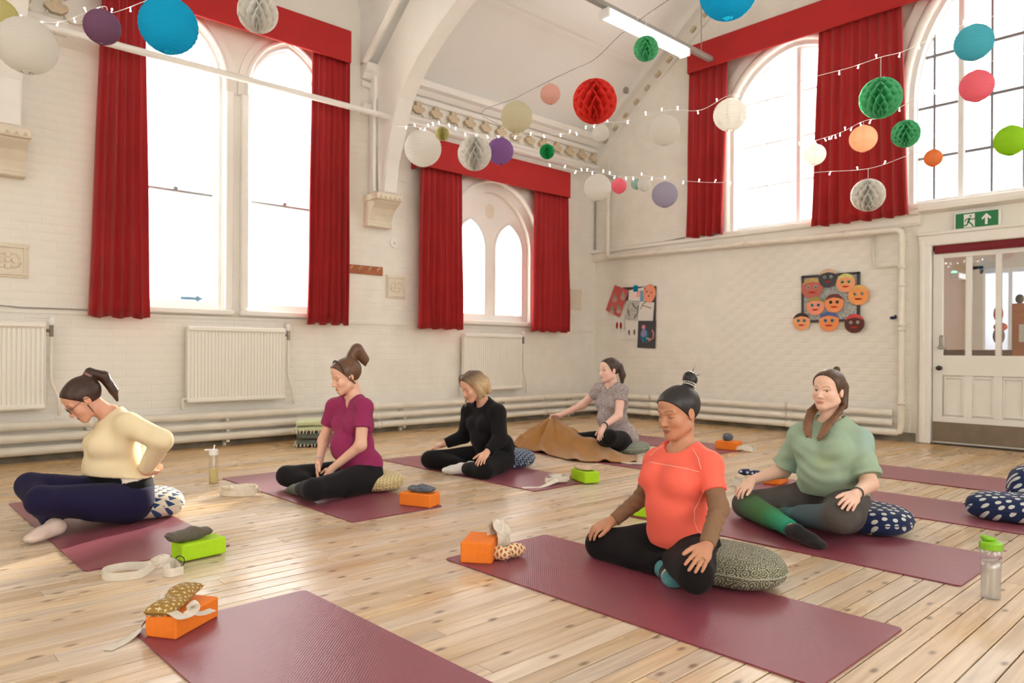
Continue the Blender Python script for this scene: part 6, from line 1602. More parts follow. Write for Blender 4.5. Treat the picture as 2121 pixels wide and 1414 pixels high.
def hair(p, c1, c2, style, res=0.0035, line=(0.066, 0.082, 0.010, -0.012), nape=(-0.034, 0.5), thick=0.008, axis=(0, -0.05, 0.09), seed=0, extra=None, ear_cover=False, tone=None):
    k = p.H[4]; c = p.H[0]; h = p.h; R = p.HR()
    lo, hi = c - 0.40 * k, c + 0.26 * k
    lo, hi = bounds([c] + [h(*q) for q in style['box']], 0.13 * k)
    F = SDF(lo, hi, res)
    t = thick
    F.ell(h(0, -0.018, 0.030), np.array([0.074 + t, 0.094 + t, 0.084 + t]) * k, R, 0.0)
    F.ell(h(0, 0.028, 0.045), np.array([0.063 + t, 0.060 + t * 0.6, 0.052 + t]) * k, R, 0.02 * k)
    yF, zF, yE, zE = line
    n = nrmz(np.array([0, (zF - zE), -(yF - yE)]))            # keep the side behind the hairline
    F.keep(h(0, yF, zF), -(p.H[1] * n[0] + p.H[2] * n[1] + p.H[3] * n[2]))
    # below the ears only the nape
    nn = nrmz(np.array([0, -nape[1], 1.0])); F.keep(h(0, 0.0, nape[0]), p.H[1] * nn[0] + p.H[2] * nn[1] + p.H[3] * nn[2])
    for a, b, r1, r2, kk in style['locks']: F.cone(h(*a), h(*b), r1 * k, r2 * k, kk * k)
    for q, r, kk in style.get('blobs', ()): F.ell(h(*q), np.array(r) * k, R, kk * k)
    for q, r in style.get('cuts', ()): F.ell(h(*q), np.array(r) * k, R, 0.006 * k, 'sub')
    col, disp = strand_tone(p, c1, c2, axis, seed=seed)
    return sdf_obj('hair', F, m_hair, p.root, tone or col, disp, it=2)
def band(mb, c, ax, r, w, th=0.003, n=20):
    """flat ring round a limb"""
    ax = nrmz(ax); e1 = nrmz(np.cross(ax, [0.3, 0.2, 1.0])); e2 = np.cross(ax, e1)
    prof = [(r, -w / 2), (r + th, -w / 2), (r + th, w / 2), (r, w / 2)]
    vs = []; fs = []
    for i in range(n):
        a = 2 * PI * i / n
        for rr, z in prof: vs.append(c + (e1 * math.cos(a) + e2 * math.sin(a)) * rr + ax * z)
    for i in range(n):
        for q in range(4): fs.append((i * 4 + q, i * 4 + (q + 1) % 4, ((i + 1) % n) * 4 + (q + 1) % 4, ((i + 1) % n) * 4 + q))
    return mb.add(vs, fs)
# ---------------------------------------------------------------- the six women, front to back
FAIR, FLIP = rgb(232, 190, 166), rgb(190, 110, 102)
TAN, TLIP = rgb(196, 142, 112), rgb(152, 90, 80)
def tips_dir(p, sd, px, py, lat): return p.J(px, py, lat) - p.j['wr' + sd]
def hand_spec(p, sd, px, py, lat, n=(0, 0, -1), **k):
    d = tips_dir(p, sd, px, py, lat); n = np.asarray(n, float)
    return dict(d=d, n=n, s=(-p.r if sd == 'R' else p.r), **k)
def surface_line(P, F, pts, r, name, m, parent, lift=0.001):
    """piping laid on a garment: follows the cloth surface along the given sight lines"""
    from mathutils.bvhtree import BVHTree
    bv = BVHTree.FromPolygons([tuple(q) for q in P], [tuple(q) for q in F.tolist()])
    out = []
    for (a, b), (c, d) in zip(pts[:-1], pts[1:]):
        n = max(2, int(math.hypot(c - a, d - b) / 3))
        for i in range(n):
            t = i / n; dr = Vector(nrmz(ray(a + (c - a) * t, b + (d - b) * t)))
            hit = bv.ray_cast(Vector(EYE), dr)
            if hit[0] is not None: out.append(hit[0] + hit[1] * lift)
    if len(out) > 2: return MB().tube(out, r, 6).build(name, m, parent, smooth=True)

# ---- the woman in coral, nearest the camera
p = Person(2.76, 1.90, 14, 'person in a coral T-shirt over brown sleeves sitting cross-legged with closed eyes')
J = p.J
p.j = dict(neck=J(1414, 926, 0), shR=J(1362, 956, .148), shL=J(1468, 964, -.150), elR=J(1330, 1030, .28), elL=J(1489, 1052, -.245), wrR=J(1270, 1078, .325), wrL=J(1464, 1132, -.36),
           pel=p.L(-.05, 0, .165), knR=J(1244, 1126, .36), knL=J(1440, 1190, -.325), anR=J(1378, 1178, -.03), toeR=J(1404, 1222, -.21), anL=p.L(-.04, .10, .06), toeL=p.L(-.02, .26, .045))
p.j['toeR'][2] = max(p.j['toeR'][2], .035)
p.head_frame(J(1405, 853, 0.0), -2, 12, -2, 1.0)
hs = dict(R=hand_spec(p, 'R', 1228, 1095, .345, n=(-.2, .25, -1), curl=(.28, .5, .3), thumb=(.85, .5, .2), spread=.12), L=hand_spec(p, 'L', 1438, 1176, -.43, n=(-.4, .45, -1), curl=(.16, .32, .25), thumb=(.85, .55, .1), spread=.12))
body(p, TAN, TLIP, rgb(34, 24, 22), w=0.98, belly=1.0, bust=1.10, res=0.006, hres=0.0025, hands=hs, armw=0.92, hk=0.95)
BLK = rgb(24, 22, 24)
sh, SP, SF = top(p, rgb(252, 114, 96), 'tshirt', w=1.0, belly=1.02, bust=1.26, o=0.010, sleeves=(0.62, 0.62), hem=-0.045, neck=(0.080, 0.025), armw=0.92, res=0.0055, amp=0.0018, seed=11, hemtilt=-0.08, k=0.03, wide=0.006)
m_seam = mat('pale_coral_piping', rgb(255, 176, 158), 0.7)
for pts in ([(1345, 957), (1380, 963), (1420, 970), (1452, 978)], [(1434, 929), (1446, 948), (1453, 975)], [(1458, 1015), (1447, 1040), (1438, 1055), (1438, 1080), (1444, 1098), (1456, 1108)], [(1376, 922), (1358, 932), (1345, 946)]):
    surface_line(SP, SF, pts, 0.0022, 'piping', m_seam, sh)
# brown under-sleeves
def rumple(P): return 0.0022 * np.sin(P[:, 2] * 150 + 3 * np.sin(P[:, 0] * 40) + 2 * np.sin(P[:, 1] * 30)) * np.exp(-((P[:, 2] - 0.30) / 0.10) ** 2)
for sd in 'LR':
    lo, hi = bounds([p.j[q + sd] for q in ('sh', 'el', 'wr')], 0.08)
    F = SDF(lo, hi, 0.0055); add_arm(F, p, sd, 0.005, 0.93, 0.02, 1.97, wide=0.003)
    sdf_obj('sleeve', F, m_knit, p.root, flat_color(rgb(140, 108, 84)), rumple)
leggings(p, BLK, w=1.0, cut=0.93, res=0.0055)
TEAL, NAVY = np.array(rgb(78, 142, 148)), np.array(rgb(24, 34, 44))
def sock5(P):
    d = nrmz(p.j['knR'] - p.j['anR']); t = (P - p.j['anR']) @ d; tt = (P - p.j['anR']) @ nrmz(p.j['toeR'] - p.j['anR'])
    c = np.tile(TEAL, (len(P), 1)); dark = (tt < 0.075) & (tt > 0.03); c[dark] = NAVY; c[(tt > 0.064) & (tt < 0.075)] = np.array(rgb(220, 214, 160)); return c
sock(p, 'R', TEAL, color=sock5, res=0.0045, top_=0.05); sock(p, 'L', TEAL, res=0.006)
bun = dict(box=[(0, -0.09, 0.20)], locks=[((0, -0.075, 0.085), (0, -0.092, 0.108), 0.024, 0.022, 0.015), ((0.0, -0.12, 0.145), (0.03, -0.165, 0.165), 0.006, 0.001, 0.004), ((0.0, -0.115, 0.135), (-0.02, -0.17, 0.140), 0.004, 0.001, 0.004), ((0.0, -0.11, 0.14), (0.0, -0.16, 0.19), 0.004, 0.001, 0.004)], blobs=[((0, -0.103, 0.128), (0.035, 0.032, 0.037), 0.005)])
hair(p, rgb(16, 14, 16), rgb(44, 40, 44), bun, line=(0.078, 0.066, 0.017, -0.004), thick=0.006, res=0.0033, axis=(0, -0.05, 0.11), seed=1)
bd = MB()
for row, dd_ in ((0, 0.0), (1, 0.010)):
    for i in range(22):
        a = 2 * PI * i / 22 + row * 0.14; e_ = 0.029 * math.sin(a); bd.sphere(p.h(0.029 * math.cos(a), -0.090 - dd_ * 0.6 + e_ * 0.8, 0.102 + dd_ * 0.8 + e_ * 0.6), 0.0036, 6, 5)
bd.build('beaded_hair_tie', mat('pearl_bead', rgb(236, 232, 226), 0.3), p.root, smooth=True)['kind'] = 'stuff'
wl = p.j['wrL']; hd = nrmz(hs['L']['d']); sdv = nrmz(p.r - hd * (p.r @ hd)); fn_ = nrmz(np.array([-.55, -.1, -1.0]) - hd * (np.array([-.55, -.1, -1.0]) @ hd))
band(MB(), wl + hd * (0.094 * .95) - sdv * 0.012 + fn_ * 0.003, hd + fn_ * 0.15, 0.0092, 0.004, 0.0016).build('ring', mat('gold', rgb(220, 190, 130), 0.25, metal=0.9), p.root)

# ---- the woman in sage green
p = Person(4.12, 1.84, 12, 'person in an oversized sage green T-shirt with green ombre leggings sitting cross-legged')
J = p.J; p.iris = rgb(88, 74, 60)
p.j = dict(neck=J(1720, 872, 0), shR=J(1660, 902, .155), shL=J(1780, 914, -.155), elR=J(1622, 974, .28), elL=J(1800, 1002, -.26), wrR=J(1560, 993, .33), wrL=J(1772, 1024, -.36),
           pel=p.L(-.09, 0, .17), knR=J(1545, 1044, .37), knL=J(1740, 1072, -.33), anR=J(1650, 1100, -.17), toeR=J(1705, 1126, -.31), anL=J(1606, 1084, .20), toeL=J(1556, 1080, .32))
p.j['toeR'][2] = max(p.j['toeR'][2], .04)
for q in ('anL', 'toeL'): p.j[q][2] = max(p.j[q][2], .05)
p.head_frame(J(1716, 808, 0), -8, 0, 2, 1.0)
hs = dict(R=hand_spec(p, 'R', 1530, 1014, .35, n=(-.2, .25, -1), curl=(.28, .45, .3), thumb=(.85, .5, .2), spread=.12), L=hand_spec(p, 'L', 1744, 1060, -.43, n=(-.4, .45, -1), curl=(.14, .28, .22), thumb=(.85, .55, .1), spread=.12))
body(p, rgb(236, 196, 174), rgb(196, 124, 112), rgb(92, 66, 50), w=1.22, belly=1.1, bust=1.15, res=0.0065, hres=0.0028, hands=hs, eyes_open=True, jaw=1.10, armw=1.15, hk=0.97)
SAGE = np.array(rgb(160, 184, 160)); BLU = np.array(rgb(160, 192, 196)); YEL = np.array(rgb(178, 196, 132))
def sagec(P):
    t = np.clip(np.sin(P[:, 0] * 9 + 1.1) * np.sin(P[:, 1] * 8 + 2.0) * np.sin(P[:, 2] * 14 + .5) * 2.2 - 0.25, 0, 1)[:, None]; y = np.clip(np.sin(P[:, 0] * 13) * np.sin(P[:, 1] * 15) * np.sin(P[:, 2] * 17 + 1) * 2 - 0.9, 0, 1)[:, None]
    return SAGE * (1 - 0.45 * t) + BLU * 0.45 * t + (YEL - SAGE) * 0.4 * y
def drape(P):
    return 0.0034 * np.sin(P[:, 2] * 85 + 5 * np.sin(P[:, 1] * 11 + 1) + 3 * np.sin(P[:, 0] * 9)) * np.exp(-((P[:, 2] - 0.36) / 0.12) ** 2) + folds(21, 0.0025, 20, 1)(P)
j = p.j; ut, rt, ft, T = torso_frame(p)
lo, hi = bounds([j[q] for q in ('neck', 'shL', 'shR', 'pel', 'elL', 'elR')], 0.24); lo[2] = .02
F = SDF(lo, hi, 0.006); add_torso(F, p, 0.018, 1.18, 1.16, 1.32, k=0.045, bk=0.035)
F.keep(j['pel'] + ut * 0.02, ut)
for sd in 'LR': F.cone(j['sh' + sd] + ut * 0.0, j['sh' + sd] + (j['el' + sd] - j['sh' + sd]) * 0.84, 0.058, 0.080, 0.04, flat=True)
F.ell(j['neck'] + ut * 0.035 + ft * 0.02, (0.082, 0.085, 0.055), np.array([rt, ft, ut]), 0.004, 'sub')
F.cone(j['neck'] - ut * 0.02, p.h(0, -0.02, -0.05), 0.068, 0.066, 0.004, 'sub')
sdf_obj('tshirt', F, m_knit, p.root, sagec, drape)
GR, GN, TQ, BG = map(np.array, (rgb(84, 80, 78), rgb(64, 128, 66), rgb(52, 172, 140), rgb(78, 110, 124)))
def ombre(P):
    C = np.tile(GR, (len(P), 1)).astype(float)
    for sd in 'LR':
        kn, an = j['kn' + sd], j['an' + sd]; d = an - kn; L_ = np.linalg.norm(d); t = (P - kn) @ (d / L_) / L_; rad = np.linalg.norm(P - kn - np.clip(t, 0, 1)[:, None] * d, axis=1)
        w_ = np.clip((0.085 - rad) / 0.03, 0, 1) * np.clip((t + 0.02) / 0.18, 0, 1) * (1.0 if sd == 'R' else np.clip((0.95 - t) / 0.3, 0, 1))
        so = 'R' if sd == 'L' else 'L'; h0 = j['pel'] + p.r * (0.1 if so == 'R' else -0.1) - p.u * 0.05; e_ = j['kn' + so] - h0; th_ = np.clip((P - h0) @ e_ / (e_ @ e_), 0, 1)
        w_ = w_ * np.clip((np.linalg.norm(P - h0 - th_[:, None] * e_, axis=1) - rad) / 0.02, 0, 1)
        ramp = np.where(t[:, None] < 0.5, (GN if sd == 'R' else BG) , (GN if sd == 'R' else BG) + (TQ - (GN if sd == 'R' else BG)) * (1.0 if sd == 'R' else 0.35) * np.clip((t[:, None] - 0.5) / 0.45, 0, 1))
        C = C * (1 - w_[:, None]) + ramp * w_[:, None]
    return C 
leggings(p, GR, w=1.22, cut=0.90, res=0.006, color=ombre)
for sd in 'LR': sock(p, sd, rgb(18, 17, 20), o=0.004, res=0.005, top_=0.0)
lk6 = [((0, -0.075, 0.09), (0, -0.085, 0.118), 0.018, 0.02, 0.012), ((0, -0.09, 0.0), (0, -0.095, -0.12), 0.045, 0.04, 0.03)]
rs6 = random.Random(5)
for sx in (1, -1):
    lk6.append(((sx * 0.060, -0.06, 0.02), (sx * 0.070, -0.048, -0.085), 0.026, 0.022, 0.02))
    for q in range(9):
        o_ = (q - 4) / 4.0; w_ = rs6.uniform(-1, 1)
        a_ = (sx * (0.070 + 0.010 * o_), -0.046 + 0.016 * o_, -0.080); b_ = (sx * (0.074 + 0.012 * o_), 0.040 + 0.010 * w_, -0.132 + 0.010 * o_)
        c_ = (sx * (0.058 + 0.018 * o_), 0.108 + 0.004 * w_, -0.182 - 0.004 * abs(o_)); d_ = (sx * (0.038 + 0.024 * o_ + 0.006 * w_), 0.142, -0.272 + 0.030 * max(0, o_) + 0.012 * w_)
        lk6 += [(a_, b_, 0.010, 0.0095, 0.006), (b_, c_, 0.0095, 0.009, 0.006), (c_, d_, 0.009, 0.003, 0.005)]
locks6 = dict(box=[(0.12, 0.14, -0.28), (-0.12, -0.1, 0.16)], locks=lk6)
def tone6(P):
    q = p.hl(P); t = np.clip((-q[:, 2] - 0.02) / 0.2, 0, 1)[:, None]; s_ = (0.5 + 0.5 * np.sin(q[:, 0] * 800 + 5 * np.sin(q[:, 2] * 14) + 2 * np.sin(q[:, 1] * 30)))[:, None]
    return (np.array(rgb(84, 60, 46)) * (1 - t) + np.array(rgb(132, 92, 62)) * t) * (0.72 + 0.5 * s_)
hair(p, rgb(78, 56, 44), rgb(120, 88, 66), locks6, line=(0.064, 0.078, 0.020, -0.02), thick=0.009, res=0.0036, nape=(-0.05, 0.3), axis=(0, -0.05, 0.11), seed=4, tone=tone6)
fa = nrmz(j['wrL'] - j['elL']); bc = j['wrL'] - fa * 0.03
wt = band(MB(), bc, fa, 0.0265 * 1.07, 0.018, 0.004).build('fitness_band', mat('black_rubber', rgb(40, 38, 40), 0.5), p.root)
band(MB(), bc + fa * 0.022, fa, 0.0275, 0.004, 0.002).build('bracelet', mat('rose_gold', rgb(226, 180, 160), 0.3, metal=0.8), p.root)

# ---- the woman in cream at the far left, leaning forward with glasses
p = Person(1.33, 4.62, 5, 'person in a cream cardigan and glasses bending forward with a hand on the lower back')
J = p.J
p.j = dict(neck=J(236, 860, 0), shL=J(266, 880, -.165), shR=J(243, 876, .165), elL=J(336, 912, -.29), wrL=J(300, 976, -.13), elR=p.L(-.05, .30, .47), wrR=p.L(.0, .13, .29),
           pel=p.L(.085, 0, .175), knL=J(85, 1036, -.25), knR=J(62, 1006, .29), anR=J(112, 1080, -.20), toeR=J(52, 1102, -.30), anL=p.L(.16, .02, .06), toeL=p.L(.14, .2, .045))
p.j['toeR'][2] = .04; p.j['anR'][2] = .06
p.head_frame(J(172, 826, 0), 0, 42, 0, 1.0)
hs = dict(L=dict(d=-p.f * 0.9 + p.r * 0.5 - p.u * 0.25, n=p.f * 0.5 + p.u * 0.8, s=-p.u, curl=(.5, .8, .6)), R=dict(d=-p.f * 0.9 - p.r * 0.5 - p.u * 0.25, n=p.f * 0.5 + p.u * 0.8, s=-p.u, curl=(.5, .8, .6)))
body(p, rgb(226, 170, 144), FLIP, rgb(58, 40, 32), w=1.05, belly=1.1, bust=1.1, res=0.0075, hres=0.0036, hands=hs, armw=1.0)
top(p, rgb(240, 224, 186), 'cardigan', w=1.12, belly=1.25, bust=1.18, o=0.014, sleeves=(1.93, 1.93), hem=0.095, neck=(0.07, 0.0), armw=1.16, res=0.0065, amp=0.0035, seed=31, hemn=np.array([0.12, 0, 1.0]))
F = SDF(*[b for b in bounds([p.j['pel']], 0.26)], 0.0075); ut, rt, ft, T = torso_frame(p); add_torso(F, p, 0.010, 1.06, 1.1, 1.0); F.keep(p.j['pel'] + ut * 0.14, -ut); F.keep(p.j['pel'] - ut * 0.005, ut)
def under(P): t = ((P - p.j['pel']) @ ut)[:, None]; b = ((P - p.j['pel']) @ ft)[:, None]; return np.where((t > 0.075) & (b < 0.03), np.array(rgb(226, 214, 208)), np.array(rgb(20, 19, 22)))
sdf_obj('waistband', F, m_knit, p.root, under)
leggings(p, rgb(32, 29, 62), w=1.13, cut=0.93, res=0.0065, waist=0.01)
for sd in 'LR': sock(p, sd, rgb(226, 204, 192), o=0.006, res=0.0055, top_=0.02)
pony = dict(box=[(0, -0.16, 0.10), (0, -0.15, -0.13)], locks=[((0, -0.085, 0.075), (0, -0.125, 0.090), 0.024, 0.024, 0.015), ((0, -0.125, 0.090), (0, -0.160, 0.025), 0.024, 0.030, 0.01), ((0, -0.160, 0.025), (0, -0.142, -0.070), 0.030, 0.024, 0.01), ((0, -0.142, -0.070), (0, -0.118, -0.125), 0.024, 0.008, 0.01), ((-0.078, 0.01, -0.03), (-0.080, 0.02, -0.115), 0.005, 0.002, 0.006)])
hair(p, rgb(40, 24, 18), rgb(72, 44, 32), pony, line=(0.070, 0.074, 0.014, -0.006), thick=0.008, res=0.0042, axis=(0, -0.08, 0.06), seed=7)
band(MB(), p.h(0, -0.108, 0.083), p.H[2] * 0.9 - p.H[3] * 0.3, 0.024, 0.012, 0.004).build('hair_tie', mat('dusty_pink', rgb(150, 110, 108), 0.8), p.root)
g = thing  # spectacles: rims, bridge, temples, one mesh part with lenses below it
gm = MB()
for sx in (-1, 1):
    gm.tube([p.h(sx * 0.032 + 0.022 * math.cos(2 * PI * i / 20), 0.098 - 0.12 * abs(0.022 * math.cos(2 * PI * i / 20) * 0.5 + sx * 0.0), -0.002 + 0.018 * math.sin(2 * PI * i / 20)) for i in range(20)], 0.0016, 6, closed=True)
    gm.tube([p.h(sx * 0.054, 0.096, 0.004), p.h(sx * 0.076, 0.070, 0.004), p.h(sx * 0.082, 0.0, 0.006), p.h(sx * 0.082, -0.02, -0.004)], 0.0016, 6)
gm.tube([p.h(-0.011, 0.099, 0.001), p.h(0, 0.104, 0.004), p.h(0.011, 0.099, 0.001)], 0.0016, 6)
go = gm.build('glasses', mat('dark_spectacle_frame', rgb(34, 30, 34), 0.3), p.root, smooth=True)
for sx in (-1, 1): MB().add([p.h(sx * 0.032 + 0.021 * math.cos(2 * PI * i / 16), 0.097, -0.002 + 0.017 * math.sin(2 * PI * i / 16)) for i in range(16)], [tuple(range(16))]).build('lens', glass_mat('spectacle_lens', (0.7, 0.66, 0.66), 0.08), go)

# ---- the woman in magenta
p = Person(2.72, 4.52, 8, 'person in a magenta V-neck T-shirt with hands resting together in the lap')
J = p.J
p.j = dict(neck=J(735, 823, 0), shR=J(694, 842, .15), shL=J(753, 843, -.155), elL=J(747, 922, -.21), wrL=J(688, 970, -.06), elR=J(670, 912, .23), wrR=J(661, 956, .10),
           pel=p.L(-.03, 0, .16), knR=J(594, 985, .33), knL=J(650, 1014, -.30), anL=p.L(.40, .02, .06), toeL=p.L(.43, .20, .045), anR=p.L(.27, .05, .055), toeR=p.L(.22, -.14, .04))
p.head_frame(J(716, 778, 0), 0, 20, 0, 1.03)
hs = dict(L=dict(d=p.f * 0.35 + p.r * 0.30 - p.u * 0.75, n=-p.f * 0.6 + p.r * 0.3 - p.u * 0.3, s=p.f * .5 + p.r, curl=(.2, .3, .2)), R=dict(d=p.f * 0.25 - p.r * 0.30 - p.u * 0.85, n=-p.f * 0.6 - p.r * 0.3 - p.u * 0.2, s=p.f * .5 - p.r, curl=(.2, .3, .2)))
body(p, rgb(234, 188, 164), rgb(196, 108, 100), rgb(70, 46, 34), w=1.0, belly=1.2, bust=1.05, res=0.0075, hres=0.0036, hands=hs, armw=1.0)
top(p, rgb(152, 52, 98), 'tshirt', w=1.0, belly=1.48, bust=1.12, o=0.010, sleeves=(0.55, 0.55), hem=-0.05, neck=(0.080, 0.0), armw=1.06, res=0.0065, amp=0.002, seed=41, v=0.105, wide=0.008, k=0.028)
leggings(p, rgb(26, 25, 29), w=1.0, cut=0.93, res=0.0065)
for sd in 'LR': sock(p, sd, rgb(88, 96, 80), o=0.004, res=0.006, top_=0.02)
bunp = dict(box=[(0, -0.15, 0.17), (0, -0.17, 0.02)], locks=[((0, -0.07, 0.095), (0, -0.10, 0.125), 0.034, 0.030, 0.02), ((0, -0.095, 0.125), (0, -0.135, 0.135), 0.030, 0.036, 0.012), ((0, -0.135, 0.138), (0.0, -0.165, 0.06), 0.046, 0.034, 0.012), ((0, -0.160, 0.06), (0, -0.158, 0.02), 0.026, 0.010, 0.01), ((-0.072, 0.0, -0.02), (-0.070, -0.02, -0.06), 0.012, 0.006, 0.01)])
hair(p, rgb(70, 46, 36), rgb(128, 92, 66), bunp, line=(0.066, 0.074, 0.018, -0.004), thick=0.010, res=0.0042, axis=(0, -0.08, 0.09), seed=9)
hb = MB(); hb.tube([p.h(0.084 * math.cos(a), 0.036 - 0.05 * math.sin(a) * 0, 0.030 + 0.092 * math.sin(a)) for a in np.linspace(0, PI, 22)], 0.005, 6); hb.build('hairband', mat('dark_hairband', rgb(60, 40, 36), 0.6), p.root, smooth=True)
fa = nrmz(p.j['wrR'] - p.j['elR']); band(MB(), p.j['wrR'] - fa * 0.02, fa, 0.026, 0.012, 0.003).build('watch', mat('pale_watch', rgb(205, 200, 196), 0.3, metal=0.6), p.root)

# ---- the woman in black with blond hair
p = Person(4.13, 4.55, 8, 'person with blond hair in a black sweatshirt bowing the head, white socks')
J = p.J
p.j = dict(neck=J(1004, 838, 0), shR=J(974, 851, .15), shL=J(1030, 855, -.15), elL=J(1036, 908, -.24), wrL=J(1009, 936, -.28), elR=J(962, 902, .25), wrR=J(921, 919, .33),
           pel=p.L(.07, 0, .16), knR=J(890, 951, .35), knL=J(1003, 974, -.31), anL=J(957, 972, -.06), toeL=J(908, 963, .06), anR=p.L(.30, .0, .055), toeR=p.L(.2, -.15, .045))
p.j['toeL'][2] = .05; p.j['anL'][2] = .06
p.head_frame(J(980, 799, 0), 6, 28, 0, 1.03)
hs = dict(R=hand_spec(p, 'R', 880, 934, .42, n=(-.3, .1, -1), curl=(.2, .35, .25)), L=hand_spec(p, 'L', 989, 962, -.34, n=(-.5, -.1, -1), curl=(.15, .3, .25)))
body(p, rgb(228, 178, 152), FLIP, rgb(96, 70, 50), w=1.0, belly=1.05, bust=1.0, res=0.008, hres=0.004, hands=hs)
top(p, rgb(24, 23, 26), 'sweatshirt', w=1.06, belly=1.12, bust=1.05, o=0.016, sleeves=(1.95, 1.95), hem=-0.01, neck=(0.066, 0.0), armw=1.2, res=0.007, amp=0.003, seed=51)
leggings(p, rgb(20, 20, 23), w=1.0, cut=0.86, res=0.007)
for sd in 'LR': sock(p, sd, rgb(232, 230, 228), o=0.005, res=0.006, top_=0.03)
bob = dict(box=[(0.1, 0.12, -0.13), (-0.1, -0.12, -0.13)], locks=[((0.02, -0.06, 0.06), (-0.08, -0.03, -0.02), 0.05, 0.034, 0.02), ((-0.08, -0.03, -0.02), (-0.076, -0.02, -0.09), 0.032, 0.018, 0.02), ((-0.05, -0.08, 0.0), (-0.045, -0.08, -0.085), 0.046, 0.03, 0.02), ((0.05, -0.08, 0.0), (0.045, -0.08, -0.085), 0.046, 0.03, 0.02),
    ((0.06, 0.04, 0.07), (0.086, 0.048, -0.02), 0.020, 0.016, 0.016), ((0.086, 0.048, -0.02), (0.080, 0.075, -0.095), 0.016, 0.010, 0.01), ((0.080, 0.075, -0.095), (0.062, 0.115, -0.13), 0.010, 0.003, 0.008), ((0.08, -0.03, -0.02), (0.082, 0.0, -0.09), 0.032, 0.02, 0.02),
    ((-0.02, 0.045, 0.100), (-0.080, 0.012, 0.035), 0.020, 0.026, 0.02), ((-0.080, 0.012, 0.035), (-0.086, 0.004, -0.04), 0.026, 0.024, 0.02), ((-0.086, 0.004, -0.04), (-0.078, 0.02, -0.095), 0.024, 0.012, 0.012), ((0.03, 0.05, 0.10), (0.078, 0.045, 0.04), 0.022, 0.024, 0.02)])
def tone3(P, st=strand_tone(p, (0.0, 0, 0), (1.0, 1, 1), (0, 0.02, 0.11), seed=12)[0]):
    q = p.hl(P); t = np.clip((0.10 - q[:, 2]) / 0.10, 0, 1)[:, None]
    return (np.array(rgb(104, 84, 66)) * (1 - t) + np.array(rgb(206, 176, 134)) * t) * (0.62 + 0.55 * st(P)[:, :1])
hair(p, rgb(120, 96, 70), rgb(210, 180, 136), bob, line=(0.064, 0.074, 0.020, -0.02), thick=0.011, res=0.0045, nape=(-0.08, 0.2), seed=12, tone=tone3)

# ---- the woman in the speckled tunic with the blanket
p = Person(5.62, 4.55, 12, 'person in a speckled grey tunic with long dark ponytail lifting a brown blanket')
J = p.J; p.iris = rgb(60, 50, 44)
p.j = dict(neck=J(1268, 797, 0), shR=J(1241, 806, .15), shL=J(1287, 809, -.15), elR=J(1207, 838, .33), wrR=J(1160, 860, .50), elL=J(1281, 860, -.22), wrL=J(1251, 882, -.27),
           pel=p.L(-.04, 0, .17), knL=J(1262, 905, -.32), knR=p.L(.40, .30, .115), anR=p.L(.36, .56, .06), toeR=p.L(.40, .72, .05), anL=p.L(.20, .02, .06), toeL=p.L(.25, .2, .045))
p.head_frame(J(1262, 766, 0), 6, 4, 0, 1.0)
hs = dict(R=dict(d=tips_dir(p, 'R', 1142, 861, .56), n=np.array([-.2, -.4, -1.0]), s=-p.r, curl=(.7, .9, .6)), L=hand_spec(p, 'L', 1238, 913, -.30, n=(-.4, -.1, -1), curl=(.15, .3, .25)))
body(p, rgb(238, 196, 180), FLIP, rgb(70, 50, 42), w=1.0, belly=1.1, bust=1.0, res=0.009, hres=0.005, hands=hs, eyes_open=True)
SP1, SP2 = np.array(rgb(128, 116, 118)), np.array(rgb(196, 186, 184))
rs_ = np.random.RandomState(3)
def speck(P): t = rs_.rand(len(P))[:, None]; return SP1 * (1 - t) + SP2 * t
top(p, (0, 0, 0), 'tunic', w=1.05, belly=1.25, bust=1.1, o=0.012, sleeves=(0.42, 0.42), hem=-0.125, skirt=0.030, neck=(0.082, 0.0), res=0.0075, amp=0.0025, seed=61, v=0.05, color=speck, wide=0.004)
leggings(p, rgb(24, 23, 25), w=1.0, cut=0.93, res=0.008)
for sd in 'LR': sock(p, sd, rgb(40, 40, 44), res=0.008)
pony4 = dict(box=[(0, -0.16, 0.03), (-0.05, -0.14, -0.16)], locks=[((0, -0.09, 0.045), (0, -0.125, 0.030), 0.024, 0.026, 0.015), ((0, -0.125, 0.030), (-0.02, -0.135, -0.06), 0.030, 0.034, 0.01), ((-0.02, -0.135, -0.06), (-0.03, -0.12, -0.135), 0.034, 0.016, 0.01)])
hair(p, rgb(42, 30, 26), rgb(78, 58, 48), pony4, line=(0.066, 0.080, 0.014, -0.012), thick=0.007, res=0.005, axis=(0, -0.09, 0.05), seed=15)
fa = nrmz(p.j['wrL'] - p.j['elL']); band(MB(), p.j['wrL'] - fa * 0.015, fa, 0.028, 0.016, 0.004).build('watch', MATS['black_rubber'], p.root)
P4 = p
